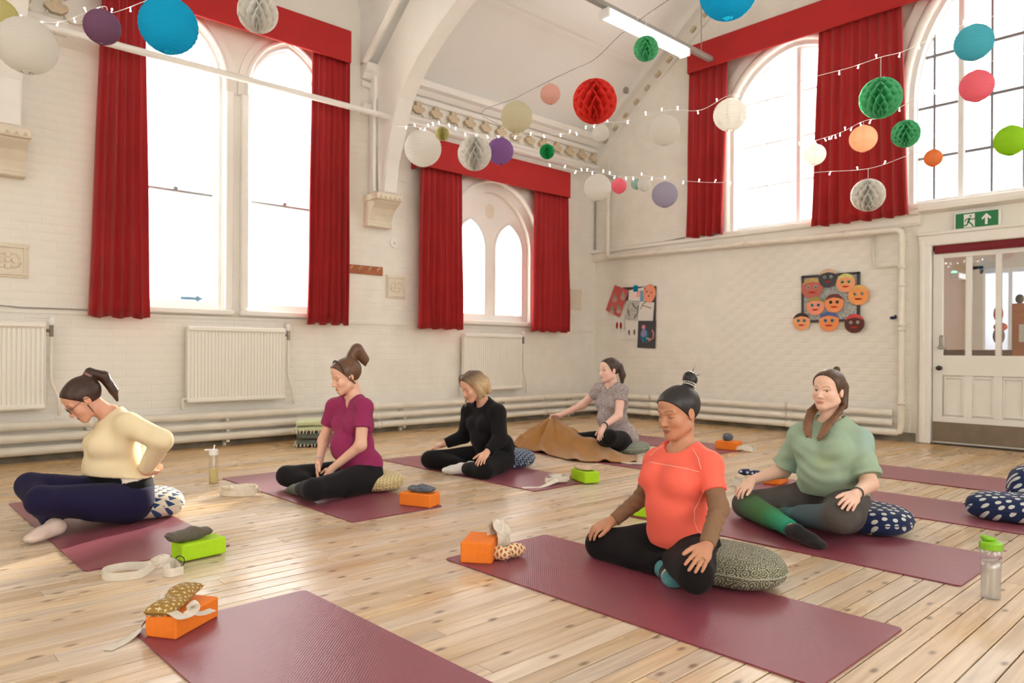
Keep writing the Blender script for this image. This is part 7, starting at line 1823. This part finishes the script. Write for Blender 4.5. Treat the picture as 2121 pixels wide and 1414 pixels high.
# ================================================================ brown blanket being lifted
m_bb = mat('camel_wool', rgb(172, 122, 66), 1.0, var=0.12, vscale=14, sheen=0.35, bump=0.25, bscale=420, spec=0.1)
pk = P4.j['wrR'] + nrmz(hs['R']['d']) * 0.075
pk = np.array([pk[0], pk[1], pk[2] - 0.02])
t = thing('brown_blanket', 'camel brown fringed blanket lifted off the floor by the person in the speckled tunic', 'blanket', (pk[0], pk[1] - 0.2, 0.0))
A_, B_, C_, D_, E_ = [Vector(FL(*q)) for q in ((1058, 926), (1190, 957), (1318, 962), (1322, 928), (1150, 898))]
def bl(u, v):
    # u along the length from the left tip to the fringe at the right, v from the front hem to the back
    f = A_.lerp(B_, u / 0.5) if u < 0.5 else B_.lerp(C_, (u - 0.5) / 0.5)
    b = Vector((A_.x + 0.12, A_.y + 0.12, 0)).lerp(E_, u / 0.45) if u < 0.45 else E_.lerp(D_, (u - 0.45) / 0.55)
    p = f.lerp(b, v)
    dx, dy = p.x - pk[0], p.y - pk[1]
    # tent from the hand, with a ridge running to the knee
    q = Vector((P4.j['knL'][0] - 0.05, P4.j['knL'][1] + 0.02, 0)) - Vector((pk[0], pk[1], 0)); L_ = q.length; q.normalize()
    s = max(0.0, min(L_, dx * q.x + dy * q.y)); dist = math.hypot(dx - q.x * s, dy - q.y * s)
    top_ = pk[2] + (0.10 - pk[2]) * min(1.0, (s / L_) ** 0.75)
    ang_ = math.atan2(dy, dx)
    R_ = 0.72 - 0.34 * s / L_
    z = top_ * max(0.0, 1 - dist / R_) ** 1.7
    z += (0.036 * math.sin(7 * ang_ + 1.0) + 0.016 * math.sin(13 * ang_)) * min(1.0, dist / 0.18) * max(0.0, 1 - dist / 0.9)
    z += 0.030 * (abs(math.sin(4.5 * ang_ + 0.6)) ** 0.6 - 0.55) * min(1.0, dist / 0.10) * max(0.0, 1 - dist / 0.55)
    z += 0.020 * (0.5 + 0.5 * math.sin(18 * u + 5 * v)) * (0.6 + 0.4 * math.sin(9 * v)) + 0.012 * math.sin(40 * u) * (1 - v) ** 2
    ef = min(1.0, 0.06 + v / 0.22) * min(1.0, 0.06 + u / 0.10) * min(1.0, 0.15 + (1 - u) / 0.08)
    z = z * ef + 0.012 * ef * math.sin(31 * u + 9 * v) * math.sin(23 * v + 7 * u)
    z += 0.022 * max(0.0, math.sin(26 * u + 1.0)) ** 2 * max(0.0, 1 - v / 0.12)
    return (p.x, p.y, max(0.009, z + 0.009))
g_ = MB().grid(bl, 110, 70)
o = g_.build('cloth', m_bb, t, smooth=True); solid(o, 0.006, 1.0)
# draw the cloth up into the hand
mx_ = max(range(len(g_.v)), key=lambda i: g_.v[i][2])
pts = []; ds = []
for i in range(16):
    v = i / 15; q = bl(1.0, v); pts.append((q[0], q[1], 0.018)); dd = (C_ - B_).normalized(); ds.append((dd.x + random.uniform(-.35, .35), dd.y + random.uniform(-.35, .35), -0.05))
for i in range(7):
    u = 0.88 + 0.02 * i; q = bl(u, 0.0); pts.append((q[0], q[1], 0.016)); ds.append((random.uniform(-.4, .2) + 0.1, -1 + random.uniform(-.2, .2), -0.05))
tassels(t, pts, ds, m_wf, 0.075, 0.008)
pts = []; ds = []
for i in range(6):
    q = bl(0.0, i / 5); pts.append((q[0], q[1], 0.014)); ds.append((-0.7, 0.5 + random.uniform(-.4, .4), -0.05))
tassels(t, pts, ds, m_wf, 0.05, 0.006)
# ================================================================ paper lanterns, honeycomb balls, fairy lights
def paper(name, c, tr=0.65): return mat('paper_' + name, c, 0.8, transl=tr, spec=0.2)
PAPER = dict(white=rgb(240, 238, 232), cream=rgb(228, 224, 200), yellow=rgb(222, 216, 160), purple=rgb(172, 132, 190), dpurple=rgb(158, 120, 150), blue=rgb(40, 196, 234), teal=rgb(112, 208, 222), pink=rgb(252, 150, 166), palepink=rgb(244, 206, 194), green=rgb(120, 214, 164), emerald=rgb(60, 190, 120), peach=rgb(253, 216, 184), orange=rgb(252, 170, 112), lime=rgb(184, 230, 70), red=rgb(240, 84, 76), lavender=rgb(196, 192, 208), mint=rgb(190, 222, 214))
m_wire = mat('thin_wire', rgb(90, 84, 78), 0.5); m_cord = mat('white_cord', rgb(236, 234, 230), 0.7)
WALLD = []
def lantern(px, py, dpx, size, colr, kind, lab, cord=0.06):
    Z = size * FPX / dpx; c = deep(px, py, Z); R = size / 2; m = paper(colr, PAPER[colr])
    t = thing('paper_lantern' if kind == 'p' else 'honeycomb_ball', lab, 'lantern' if kind == 'p' else 'paper ball', (c[0], c[1], c[2] - R), 'hanging paper lanterns' if kind == 'p' else 'hanging honeycomb paper balls')
    if kind == 'p':
        n = 15; prof = []
        b0 = 0.22
        for i in range(n * 3 + 1):
            b = -PI / 2 + b0 + (PI - 2 * b0) * i / (n * 3); k = 1.0 if i % 3 == 0 else 0.978
            prof.append((R * k * math.cos(b), R * 0.97 * k * math.sin(b)))
        V = []; F = []; N = 36
        for r, z in prof:
            for q in range(N): a = 2 * PI * q / N; V.append((c[0] + r * math.cos(a), c[1] + r * math.sin(a), c[2] + z))
        for i in range(len(prof) - 1):
            for q in range(N): F.append((i * N + q, i * N + (q + 1) % N, (i + 1) * N + (q + 1) % N, (i + 1) * N + q))
        MB().add(V, F).build('paper_shade', m, t, smooth=True, fix=False)
        r0 = R * math.cos(PI / 2 - b0); zt = R * 0.97 * math.cos(b0)
        fr = MB()
        for q in range(4):
            a = q * PI / 4 + 0.4
            for s in (1, -1): fr.tube([(c[0] + s * R * 0.955 * math.cos(b) * math.cos(a), c[1] + s * R * 0.955 * math.cos(b) * math.sin(a), c[2] + R * 0.93 * math.sin(b)) for b in np.linspace(-PI / 2 + b0, PI / 2 - b0, 9)], 0.0016, 4)
        fr.build('wire_frame', m_wire, t)['kind'] = 'stuff'
        for s, nm in ((1, 'top_ring'), (-1, 'bottom_ring')):
            MB().tube([(c[0] + r0 * math.cos(a), c[1] + r0 * math.sin(a), c[2] + s * zt) for a in np.linspace(0, 2 * PI, 21)[:-1]], 0.003, 5, closed=True).build(nm, m, t, smooth=True)
    else:
        n = 28; kk = 4.5; V = []; F = []; nl, nr = 64, 4
        th = np.linspace(-PI / 2, PI / 2, nl)
        for i in range(n):
            o = len(V)
            for j, b in enumerate(th):
                tri = math.sin(kk * (b + PI / 2) * 2)
                for q in range(nr):
                    f = 0.25 + 0.75 * q / (nr - 1); rho = R * math.cos(b) * f
                    a = 2 * PI * (i + 0.5 * (1 if i % 2 else -1) * tri * 0.92) / n
                    V.append((c[0] + rho * math.cos(a), c[1] + rho * math.sin(a), c[2] + R * math.sin(b)))
            for j in range(nl - 1):
                for q in range(nr - 1): F.append((o + j * nr + q, o + (j + 1) * nr + q, o + (j + 1) * nr + q + 1, o + j * nr + q + 1))
        MB().add(V, F).build('tissue_leaves', m, t, smooth=True, fix=False)
        MB().lathe((c[0], c[1], c[2]), [(0.001, -R * 0.95)] + [(R * 0.40 * math.cos(b), R * 0.9 * math.sin(b)) for b in np.linspace(-1.3, 1.3, 12)] + [(0.001, R * 0.95)], 20).build('core', m, t, smooth=True)
    topz = c[2] + R * (0.97 if kind == 'p' else 1.0)
    MB().tube([(c[0], c[1], topz - 0.015), (c[0], c[1], topz + cord)], 0.0016, 5).build('hanging_cord', m_cord, t)
    return np.array([c[0], c[1], topz + cord])
H = {}
H['L1'] = lantern(-8, 36, 84, 0.22, 'yellow', 'p', 'pale yellow lantern cut off at the top left corner')
H['L2'] = lantern(56, 95, 116, 0.30, 'white', 'p', 'big white ribbed lantern at the top left below the yellow one', 0.03)
H['L3'] = lantern(212, 56, 72, 0.19, 'dpurple', 'p', 'dull purple lantern in front of the long left curtain', 0.02)
H['L4'] = lantern(349, 53, 116, 0.30, 'blue', 'p', 'large bright blue lantern in front of the tall double window', 0.03)
H['L5'] = lantern(534, 26, 82, 0.22, 'white', 'h', 'white honeycomb ball in front of the left pelmet', 0.05)
H['L6'] = lantern(1508, -18, 118, 0.30, 'blue', 'p', 'bright blue lantern cut off by the top edge', 0.05)
H['L7'] = lantern(1338, 101, 51, 0.15, 'green', 'h', 'green honeycomb ball below the strip light', 0.13)
H['L8'] = lantern(2017, 88, 74, 0.25, 'teal', 'p', 'teal lantern in front of the right arched window', 0.03)
H['L9'] = lantern(2023, 178, 65, 0.20, 'pink', 'p', 'pink lantern below the teal one at the right window', 0.03)
H['L10'] = lantern(1824, 203, 83, 0.25, 'green', 'h', 'largest green honeycomb ball in front of the wide gable curtain', 0.13)
H['L11'] = lantern(1876, 277, 56, 0.19, 'green', 'h', 'smaller green honeycomb ball at the edge of the wide gable curtain', 0.05)
H['L12'] = lantern(1788, 287, 55, 0.18, 'peach', 'p', 'peach lantern in front of the wide gable curtain', 0.03)
H['L13'] = lantern(1933, 327, 36, 0.12, 'orange', 'p', 'small orange lantern at the lower part of the right window', 0.02)
H['L14'] = lantern(2093, 291, 62, 0.20, 'lime', 'p', 'lime green lantern at the right edge of the picture', 0.03)
H['L15'] = lantern(1798, 404, 67, 0.25, 'white', 'h', 'white honeycomb ball at the foot of the wide gable curtain', 0.08)
H['L16'] = lantern(1140, 195, 42, 0.15, 'palepink', 'p', 'pale pink small lantern left of the red ball', 0.03)
H['L17'] = lantern(1232, 210, 91, 0.30, 'red', 'h', 'large red honeycomb ball', 0.14)
H['L18'] = lantern(1070, 242, 66, 0.25, 'cream', 'p', 'cream lantern in front of the plain ceiling slope', 0.03)
H['L19'] = lantern(1244, 276, 36, 0.15, 'white', 'p', 'small white lantern directly below the red ball', 0.02)
H['L20'] = lantern(876, 307, 77, 0.35, 'white', 'p', 'plump white lantern at the left end of the second pelmet', 0.02)
H['L21'] = lantern(916, 277, 29, 0.12, 'yellow', 'h', 'tiny pale yellow ball above the second pelmet', 0.02)
H['L22'] = lantern(983, 318, 70, 0.30, 'white', 'h', 'white honeycomb ball overlapping the purple lantern', 0.02)
H['L23'] = lantern(1036, 313, 56, 0.25, 'purple', 'p', 'purple lantern in front of the second pelmet', 0.02)
H['L24'] = lantern(1133, 314, 31, 0.15, 'emerald', 'h', 'small emerald green honeycomb ball by the cornice', 0.05)
H['L25'] = lantern(1376, 270, 64, 0.25, 'white', 'p', 'white lantern hanging before the gable corner near the flare', 0.04)
H['L26'] = lantern(1238, 388, 57, 0.25, 'white', 'p', 'white lantern in the corner right of the second pelmet', 0.02)
H['L27'] = lantern(1282, 385, 32, 0.15, 'pink', 'p', 'small pink lantern in the corner beside the white one', 0.02)
H['L28'] = lantern(1318, 381, 22, 0.10, 'mint', 'p', 'tiny mint lantern between pink and lavender ones', 0.02)
H['L28b'] = lantern(1334, 382, 29, 0.13, 'white', 'p', 'tiny white lantern beside the mint one', 0.02)
H['L29'] = lantern(1377, 403, 54, 0.25, 'lavender', 'p', 'lavender grey lantern low on the gable wall', 0.03)
H['L30'] = lantern(1512, 238, 68, 0.25, 'white', 'p', 'white lantern in front of the left gable curtain', 0.03)
H['L31'] = lantern(1688, 320, 44, 0.18, 'white', 'p', 'white lantern just left of the wide gable curtain', 0.03)
m_bulb = mat('fairy_bulb', (1, 1, 1), 0.3, emit=(1.0, 0.98, 0.95), estr=4.0)
def fairy(pts, lab, wire_r=0.0022, sp=0.16, m=None, seed=0, bulbs='lit'):
    c = crspline([Vector(p) for p in pts], 14); rs = random.Random(seed)
    t = thing('fairy_lights', lab, 'string lights', pts[0], 'strings of fairy lights')
    MB().tube(c, wire_r, 5).build('wire', m or m_cord, t)
    if not bulbs: return t
    acc = 0
    for a, b in zip(c[:-1], c[1:]):
        acc += (b - a).length
        if acc > sp * rs.uniform(0.8, 1.2):
            acc = 0; s = rs.choice((-1, 1, -1)); q = b + Vector((rs.uniform(-.01, .01), rs.uniform(-.01, .01), s * 0.022))
            MB().sphere(q, 0.0052, 6, 5).tube([b, q], 0.0022, 4).build('bulb', m_bulb if bulbs == 'lit' else m_cord, t, smooth=True)
    return t
dp = lambda px, py, Z: tuple(deep(px, py, Z))
fairy([dp(-40, 40, 4.0), dp(40, 42, 4.2), dp(75, 44, 4.25), dp(130, 44, 4.2), H['L3'], dp(235, 26, 4.0), H['L4'], dp(420, -20, 3.9), dp(520, -70, 3.8)], 'fairy lights linking the white, purple and blue lanterns at the top left', seed=1, sp=0.11)
fairy([dp(820, 262, 7.3), dp(858, 262, 7.1), H['L20'], H['L21'], dp(950, 272, 6.6), H['L22'], H['L23'], dp(1080, 281, 6.8), dp(1150, 278, 7.0), dp(1200, 272, 6.6), H['L19'], dp(1290, 252, 6.2), H['L25'], dp(1450, 228, 5.7), H['L30'], dp(1600, 185, 5.2), dp(1695, 157, 4.9), dp(1760, 140, 4.75), H['L10'], dp(1872, 106, 4.6), dp(1940, 75, 4.7), H['L8'], dp(2121, 20, 4.6)], 'longest string of fairy lights from the truss across to the wide gable curtain', seed=2, sp=0.15)
fairy([dp(1110, 330, 7.6), dp(1185, 352, 7.4), H['L26'], H['L27'], H['L28'], H['L28b'], H['L29'], dp(1480, 378, 6.6), dp(1600, 370, 6.1), dp(1690, 357, 5.8), H['L15'], dp(1880, 322, 5.4), H['L13'], dp(2010, 290, 4.9), H['L14'], dp(2180, 230, 4.6)], 'lowest string of fairy lights across the corner to the right window', seed=3, sp=0.17)
fairy([dp(1560, 330, 5.8), H['L31'], dp(1740, 275, 5.4), H['L12'], dp(1830, 242, 5.2), dp(1880, 214, 5.1), dp(1960, 185, 4.8), H['L9'], dp(2130, 110, 4.5)], 'middle string of fairy lights below the largest green ball', seed=4, sp=0.14)
fairy([H['L24'], dp(1000, 240, 6.3), H['L18'], H['L16'], dp(1185, 145, 5.3), H['L17'], dp(1285, 72, 4.8), H['L7'], dp(1420, -25, 4.1), H['L6']], 'dark unlit wire carrying the cream, pink, red and green balls', wire_r=0.0018, m=m_wire, seed=5, sp=0.2, bulbs='dark')
for k, (a, b, lb) in enumerate(((H['L5'], dp(534, -60, 3.9), 'cord holding the white ball at the left pelmet'), (H['L11'], dp(1880, 214, 5.1), 'cord holding the smaller green ball'))):
    tag(MB().tube([a, b], 0.0016, 5).build('support_cord', m_cord, base=a), lb, 'cord')

# ================================================================ paper faces and collage on the gable wall
def card(nm, pts, off, th, m, parent): return MB().prism([(XR - off, y, z) for y, z in pts], (-th, 0, 0)).build(nm, m, parent)
def ring_pts(cy, cz, ry, rz, n=24, wob=0.0, seed=0):
    rs = random.Random(seed); return [(cy + ry * math.cos(2 * PI * k / n) * (1 + wob * rs.uniform(-1, 1)), cz + rz * math.sin(2 * PI * k / n) * (1 + wob * rs.uniform(-1, 1))) for k in range(n)]
def rwp(px, py): q = RW(px, py, 0.03); return q[1], q[2]
f0, f1 = rwp(1660, 571), rwp(1780, 664)
m_blackf = mat('black_frame', rgb(58, 56, 60), 0.5)
t = thing('picture_frame', 'black framed newsprint collage on the gable wall behind the paper faces', 'picture', (XR - 0.02, (f0[0] + f1[0]) / 2, f1[1]))
ya, yb, za, zb2 = f1[0], f0[0], rwp(1660, 668)[1], rwp(1660, 571)[1]
m_news = mat('newsprint', rgb(196, 200, 196), 0.9, var=0.5, vscale=40)
MB().box((XR - 0.016, (ya + yb) / 2, (za + zb2) / 2), (0.012, yb - ya - 0.04, zb2 - za - 0.04)).build('newsprint_sheet', m_news, t)
for c_, s_ in ((((ya + yb) / 2, zb2 - 0.015), (yb - ya, 0.03)), (((ya + yb) / 2, za + 0.015), (yb - ya, 0.03)), ((ya + 0.015, (za + zb2) / 2), (0.03, zb2 - za)), ((yb - 0.015, (za + zb2) / 2), (0.03, zb2 - za))):
    MB().box((XR - 0.02, c_[0], c_[1]), (0.03, s_[0], s_[1]), ch=0.004).build('frame_bar', m_blackf, t)
m_fw = mat('paper_white', rgb(238, 236, 230), 0.9); m_fb = mat('paper_ink', rgb(50, 46, 52), 0.9); m_fr_ = mat('paper_red', rgb(226, 84, 78), 0.9); m_fbl = mat('paper_blue', rgb(74, 100, 160), 0.9)
faces = [((1683, 597), 22, rgb(196, 110, 96), rgb(200, 172, 110), m_fw, 'brown paper face with yellow curly hair at the left of the frame'),
         ((1716, 576), 20, rgb(70, 70, 76), rgb(226, 196, 164), m_fw, 'black round paper face at the top of the frame'),
         ((1753, 586), 20, rgb(244, 166, 120), rgb(226, 222, 140), mat('paper_green', rgb(80, 130, 86), 0.9), 'peach paper face with pale yellow hair at the top right of the frame'),
         ((1779, 611), 22, rgb(248, 166, 98), rgb(240, 190, 110), m_fw, 'orange paper face overlapping the right of the frame'),
         ((1690, 634), 19, rgb(244, 158, 128), rgb(170, 160, 90), m_fbl, 'peach paper face with striped hair at the lower left of the frame'),
         ((1729, 628), 20, rgb(246, 158, 104), rgb(120, 70, 64), m_fb, 'smiling orange paper face in the middle of the frame'),
         ((1661, 666), 18, rgb(246, 172, 120), rgb(70, 56, 56), m_fbl, 'peach paper face with dark hair at the lower left corner'),
         ((1718, 666), 21, rgb(246, 154, 98), rgb(86, 108, 168), m_fbl, 'orange paper face with blue hair below the frame'),
         ((1771, 670), 21, rgb(96, 52, 46), rgb(216, 86, 84), m_fw, 'dark brown paper face at the lower right of the frame')]
for k, ((px, py), rpx, fc, hc_, eye, lb) in enumerate(faces):
    cy, cz = rwp(px, py); Zd = deep(px, py, 1.0); q1 = rwp(px + rpx, py); r = abs(q1[0] - cy); off = 0.040 + 0.004 * (k % 3)
    t = thing('paper_plate_mask', lb, 'paper mask', (XR - off, cy, cz - r), 'childrens paper plate faces')
    mf = mat('face_card_%d' % k, fc, 0.85, var=0.08, vscale=30); mh = mat('face_hair_%d' % k, hc_, 0.9, var=0.2, vscale=40)
    card('plate', ring_pts(cy, cz, r, r * 0.98, 28, 0.012, k), off, 0.004, mf, t)
    hp = [(cy + r * 1.02 * math.cos(a), cz + r * 1.0 * math.sin(a)) for a in np.linspace(0.35, PI - 0.35, 10)] + [(cy - r * 0.5, cz + r * 0.52), (cy, cz + r * 0.62), (cy + r * 0.5, cz + r * 0.52)]
    card('hair', hp, off + 0.004, 0.003, mh, t)
    for s in (-1, 1):
        e = card('eye', ring_pts(cy + s * r * 0.34, cz + r * 0.12, r * 0.17, r * 0.17, 12), off + 0.004, 0.003, eye, t)
        card('pupil', ring_pts(cy + s * r * 0.34, cz + r * 0.10, r * 0.07, r * 0.07, 10), off + 0.007, 0.002, m_fb, e)
    card('mouth', [(cy - r * 0.36 * math.cos(a), cz - r * 0.32 - r * 0.16 * math.sin(a)) for a in np.linspace(0, PI, 9)] + [(cy + r * 0.1, cz - r * 0.30)], off + 0.004, 0.003, m_fr_, t)
# collage by the corner
def sheet(name, pxs, off, m, lab, cat='drawing'):
    pts = [rwp(*q) for q in pxs]; cy = sum(p[0] for p in pts) / len(pts); cz = min(p[1] for p in pts)
    t = thing(name, lab, cat, (XR - off, cy, cz), 'childrens drawings in the corner')
    card('sheet', pts, off, 0.003, m, t); return t, off + 0.003
m_bk = mat('black_card', rgb(74, 74, 78), 0.9, var=0.1); m_rc = mat('red_card', rgb(206, 96, 92), 0.9, var=0.06); m_wc = mat('white_card', rgb(232, 230, 224), 0.9, var=0.04)
t, o_ = sheet('backing_card', [(1288, 595), (1358, 592), (1357, 665), (1302, 670)], 0.012, m_bk, 'dark backing card behind the drawings in the corner')
t, o_ = sheet('drawing', [(1273, 590), (1302, 601), (1283, 657), (1254, 642)], 0.024, m_rc, 'red sheet with paper gnomes hung askew by the corner')
m_gn = mat('paper_sage', rgb(150, 164, 140), 0.9)
for gx, gy in ((1290, 613), (1273, 618), (1281, 640), (1267, 642)):
    b = rwp(gx, gy); s = 0.045
    card('gnome_body', ring_pts(b[0], b[1] - s * 0.5, s, s, 12), o_, 0.002, m_fw, t)
    card('gnome_hat', [(b[0] - s * 0.9, b[1]), (b[0] + s * 0.9, b[1]), (b[0] - s * 0.2, b[1] + s * 2.0)], o_ + 0.002, 0.002, m_gn, t)
t, o_ = sheet('drawing', [(1302, 601), (1336, 594), (1335, 624), (1301, 622)], 0.020, m_wc, 'painted sheet with blue and pink patches at the top of the corner collage')
for (gx, gy), w_, h_, m_ in (((1316, 597), .045, .05, m_fbl), ((1329, 612), .035, .08, mat('paper_sky', rgb(110, 170, 206), .9)), ((1322, 608), .04, .05, mat('paper_rose', rgb(240, 176, 168), .9)), ((1309, 612), .04, .04, mat('paper_rose2', rgb(246, 214, 200), .9))):
    b = rwp(gx, gy); card('paint_patch', [(b[0] - w_, b[1] - h_), (b[0] + w_, b[1] - h_), (b[0] + w_ * .8, b[1] + h_), (b[0] - w_ * .9, b[1] + h_ * .9)], o_, 0.002, m_, t)
b = rwp(1345, 607); t = thing('paper_plate_mask', 'coral paper face at the top right of the corner collage', 'paper mask', (XR - 0.03, b[0], b[1] - 0.14), 'childrens drawings in the corner')
card('plate', ring_pts(b[0], b[1], 0.115, 0.135, 20, 0.05, 3), 0.028, 0.004, mat('coral_card', rgb(248, 164, 132), .9, var=.12, vscale=20), t)
for gx, gy in ((1340, 604), (1349, 606), (1344, 613), (1336, 598)):
    q = rwp(gx, gy); card('spot', ring_pts(q[0], q[1], 0.012, 0.012, 8), 0.032, 0.002, m_fb, t)
t, o_ = sheet('drawing', [(1296, 622), (1324, 624), (1320, 664), (1293, 662)], 0.018, mat('sketch_paper', rgb(206, 206, 198), .9, var=.35, vscale=22), 'grey pencil sketch in the middle left of the corner collage')
for ln in ([(1309, 628), (1318, 640)], [(1312, 660), (1320, 648), (1321, 632)], [(1299, 640), (1304, 655)]):
    MB().tube([(XR - o_ - 0.002, *rwp(*q)) for q in ln], 0.006, 5).build('branch_stroke', m_fb, t)
t, o_ = sheet('drawing', [(1322, 624), (1354, 626), (1351, 665), (1320, 664)], 0.016, m_wc, 'white sheet with a sketched branch at the right of the corner collage')
for ln in ([(1326, 640), (1330, 630), (1336, 626)], [(1330, 632), (1348, 638)]):
    MB().tube([(XR - o_ - 0.002, *rwp(*q)) for q in ln], 0.006, 5).build('branch_stroke', mat('brown_ink', rgb(120, 96, 84), .9), t)
t, o_ = sheet('drawing', [(1270, 655), (1292, 655), (1292, 684), (1272, 684)], 0.014, m_wc, 'white sheet with two red strokes at the bottom left of the corner collage')
for gx in (1277, 1285):
    q = rwp(gx, 674); card('red_stroke', ring_pts(q[0], q[1], 0.022, 0.055, 12), o_, 0.002, m_fr_, t)
t, o_ = sheet('drawing', [(1294, 662), (1321, 664), (1322, 703), (1296, 706)], 0.014, m_wc, 'white sheet with small brown figures at the bottom of the corner collage')
for gx in (1302, 1313):
    q = rwp(gx, 688); card('figure_mark', ring_pts(q[0], q[1], 0.02, 0.045, 10, .2, gx), o_, 0.002, mat('brown_ink', rgb(120, 96, 84), .9), t)
t, o_ = sheet('drawing', [(1321, 664), (1358, 664), (1356, 722), (1319, 720)], 0.016, m_bk, 'black sheet with a colourful bird drawing at the bottom right of the corner collage')
q = rwp(1334, 694)
card('bird_body', ring_pts(q[0], q[1], 0.07, 0.10, 18), o_, 0.002, m_fbl, t); card('bird_breast', ring_pts(q[0] + 0.01, q[1] + 0.03, 0.05, 0.06, 14), o_ + 0.002, 0.002, mat('paper_mauve', rgb(150, 140, 180), .9), t)
q = rwp(1332, 677); card('bird_head', ring_pts(q[0], q[1], 0.035, 0.035, 12), o_, 0.002, mat('paper_pinkish', rgb(216, 140, 160), .9), t)
MB().tube([(XR - o_ - 0.002, *rwp(*w)) for w in [(1338, 700), (1346, 704), (1352, 700), (1353, 690), (1350, 683)]], 0.012, 5).build('bird_tail', mat('paper_pinkish', rgb(216, 140, 160), .9), t)
q = rwp(1344, 703); card('green_mark', ring_pts(q[0], q[1], 0.025, 0.03, 10), o_ + .004, 0.002, mat('paper_leaf', rgb(120, 190, 110), .9), t)
for gx in (1331, 1338): MB().tube([(XR - o_ - 0.002, *rwp(gx, 703)), (XR - o_ - 0.002, *rwp(gx, 711))], 0.004, 4).build('bird_leg', mat('paper_mauve', rgb(150, 140, 180), .9), t)
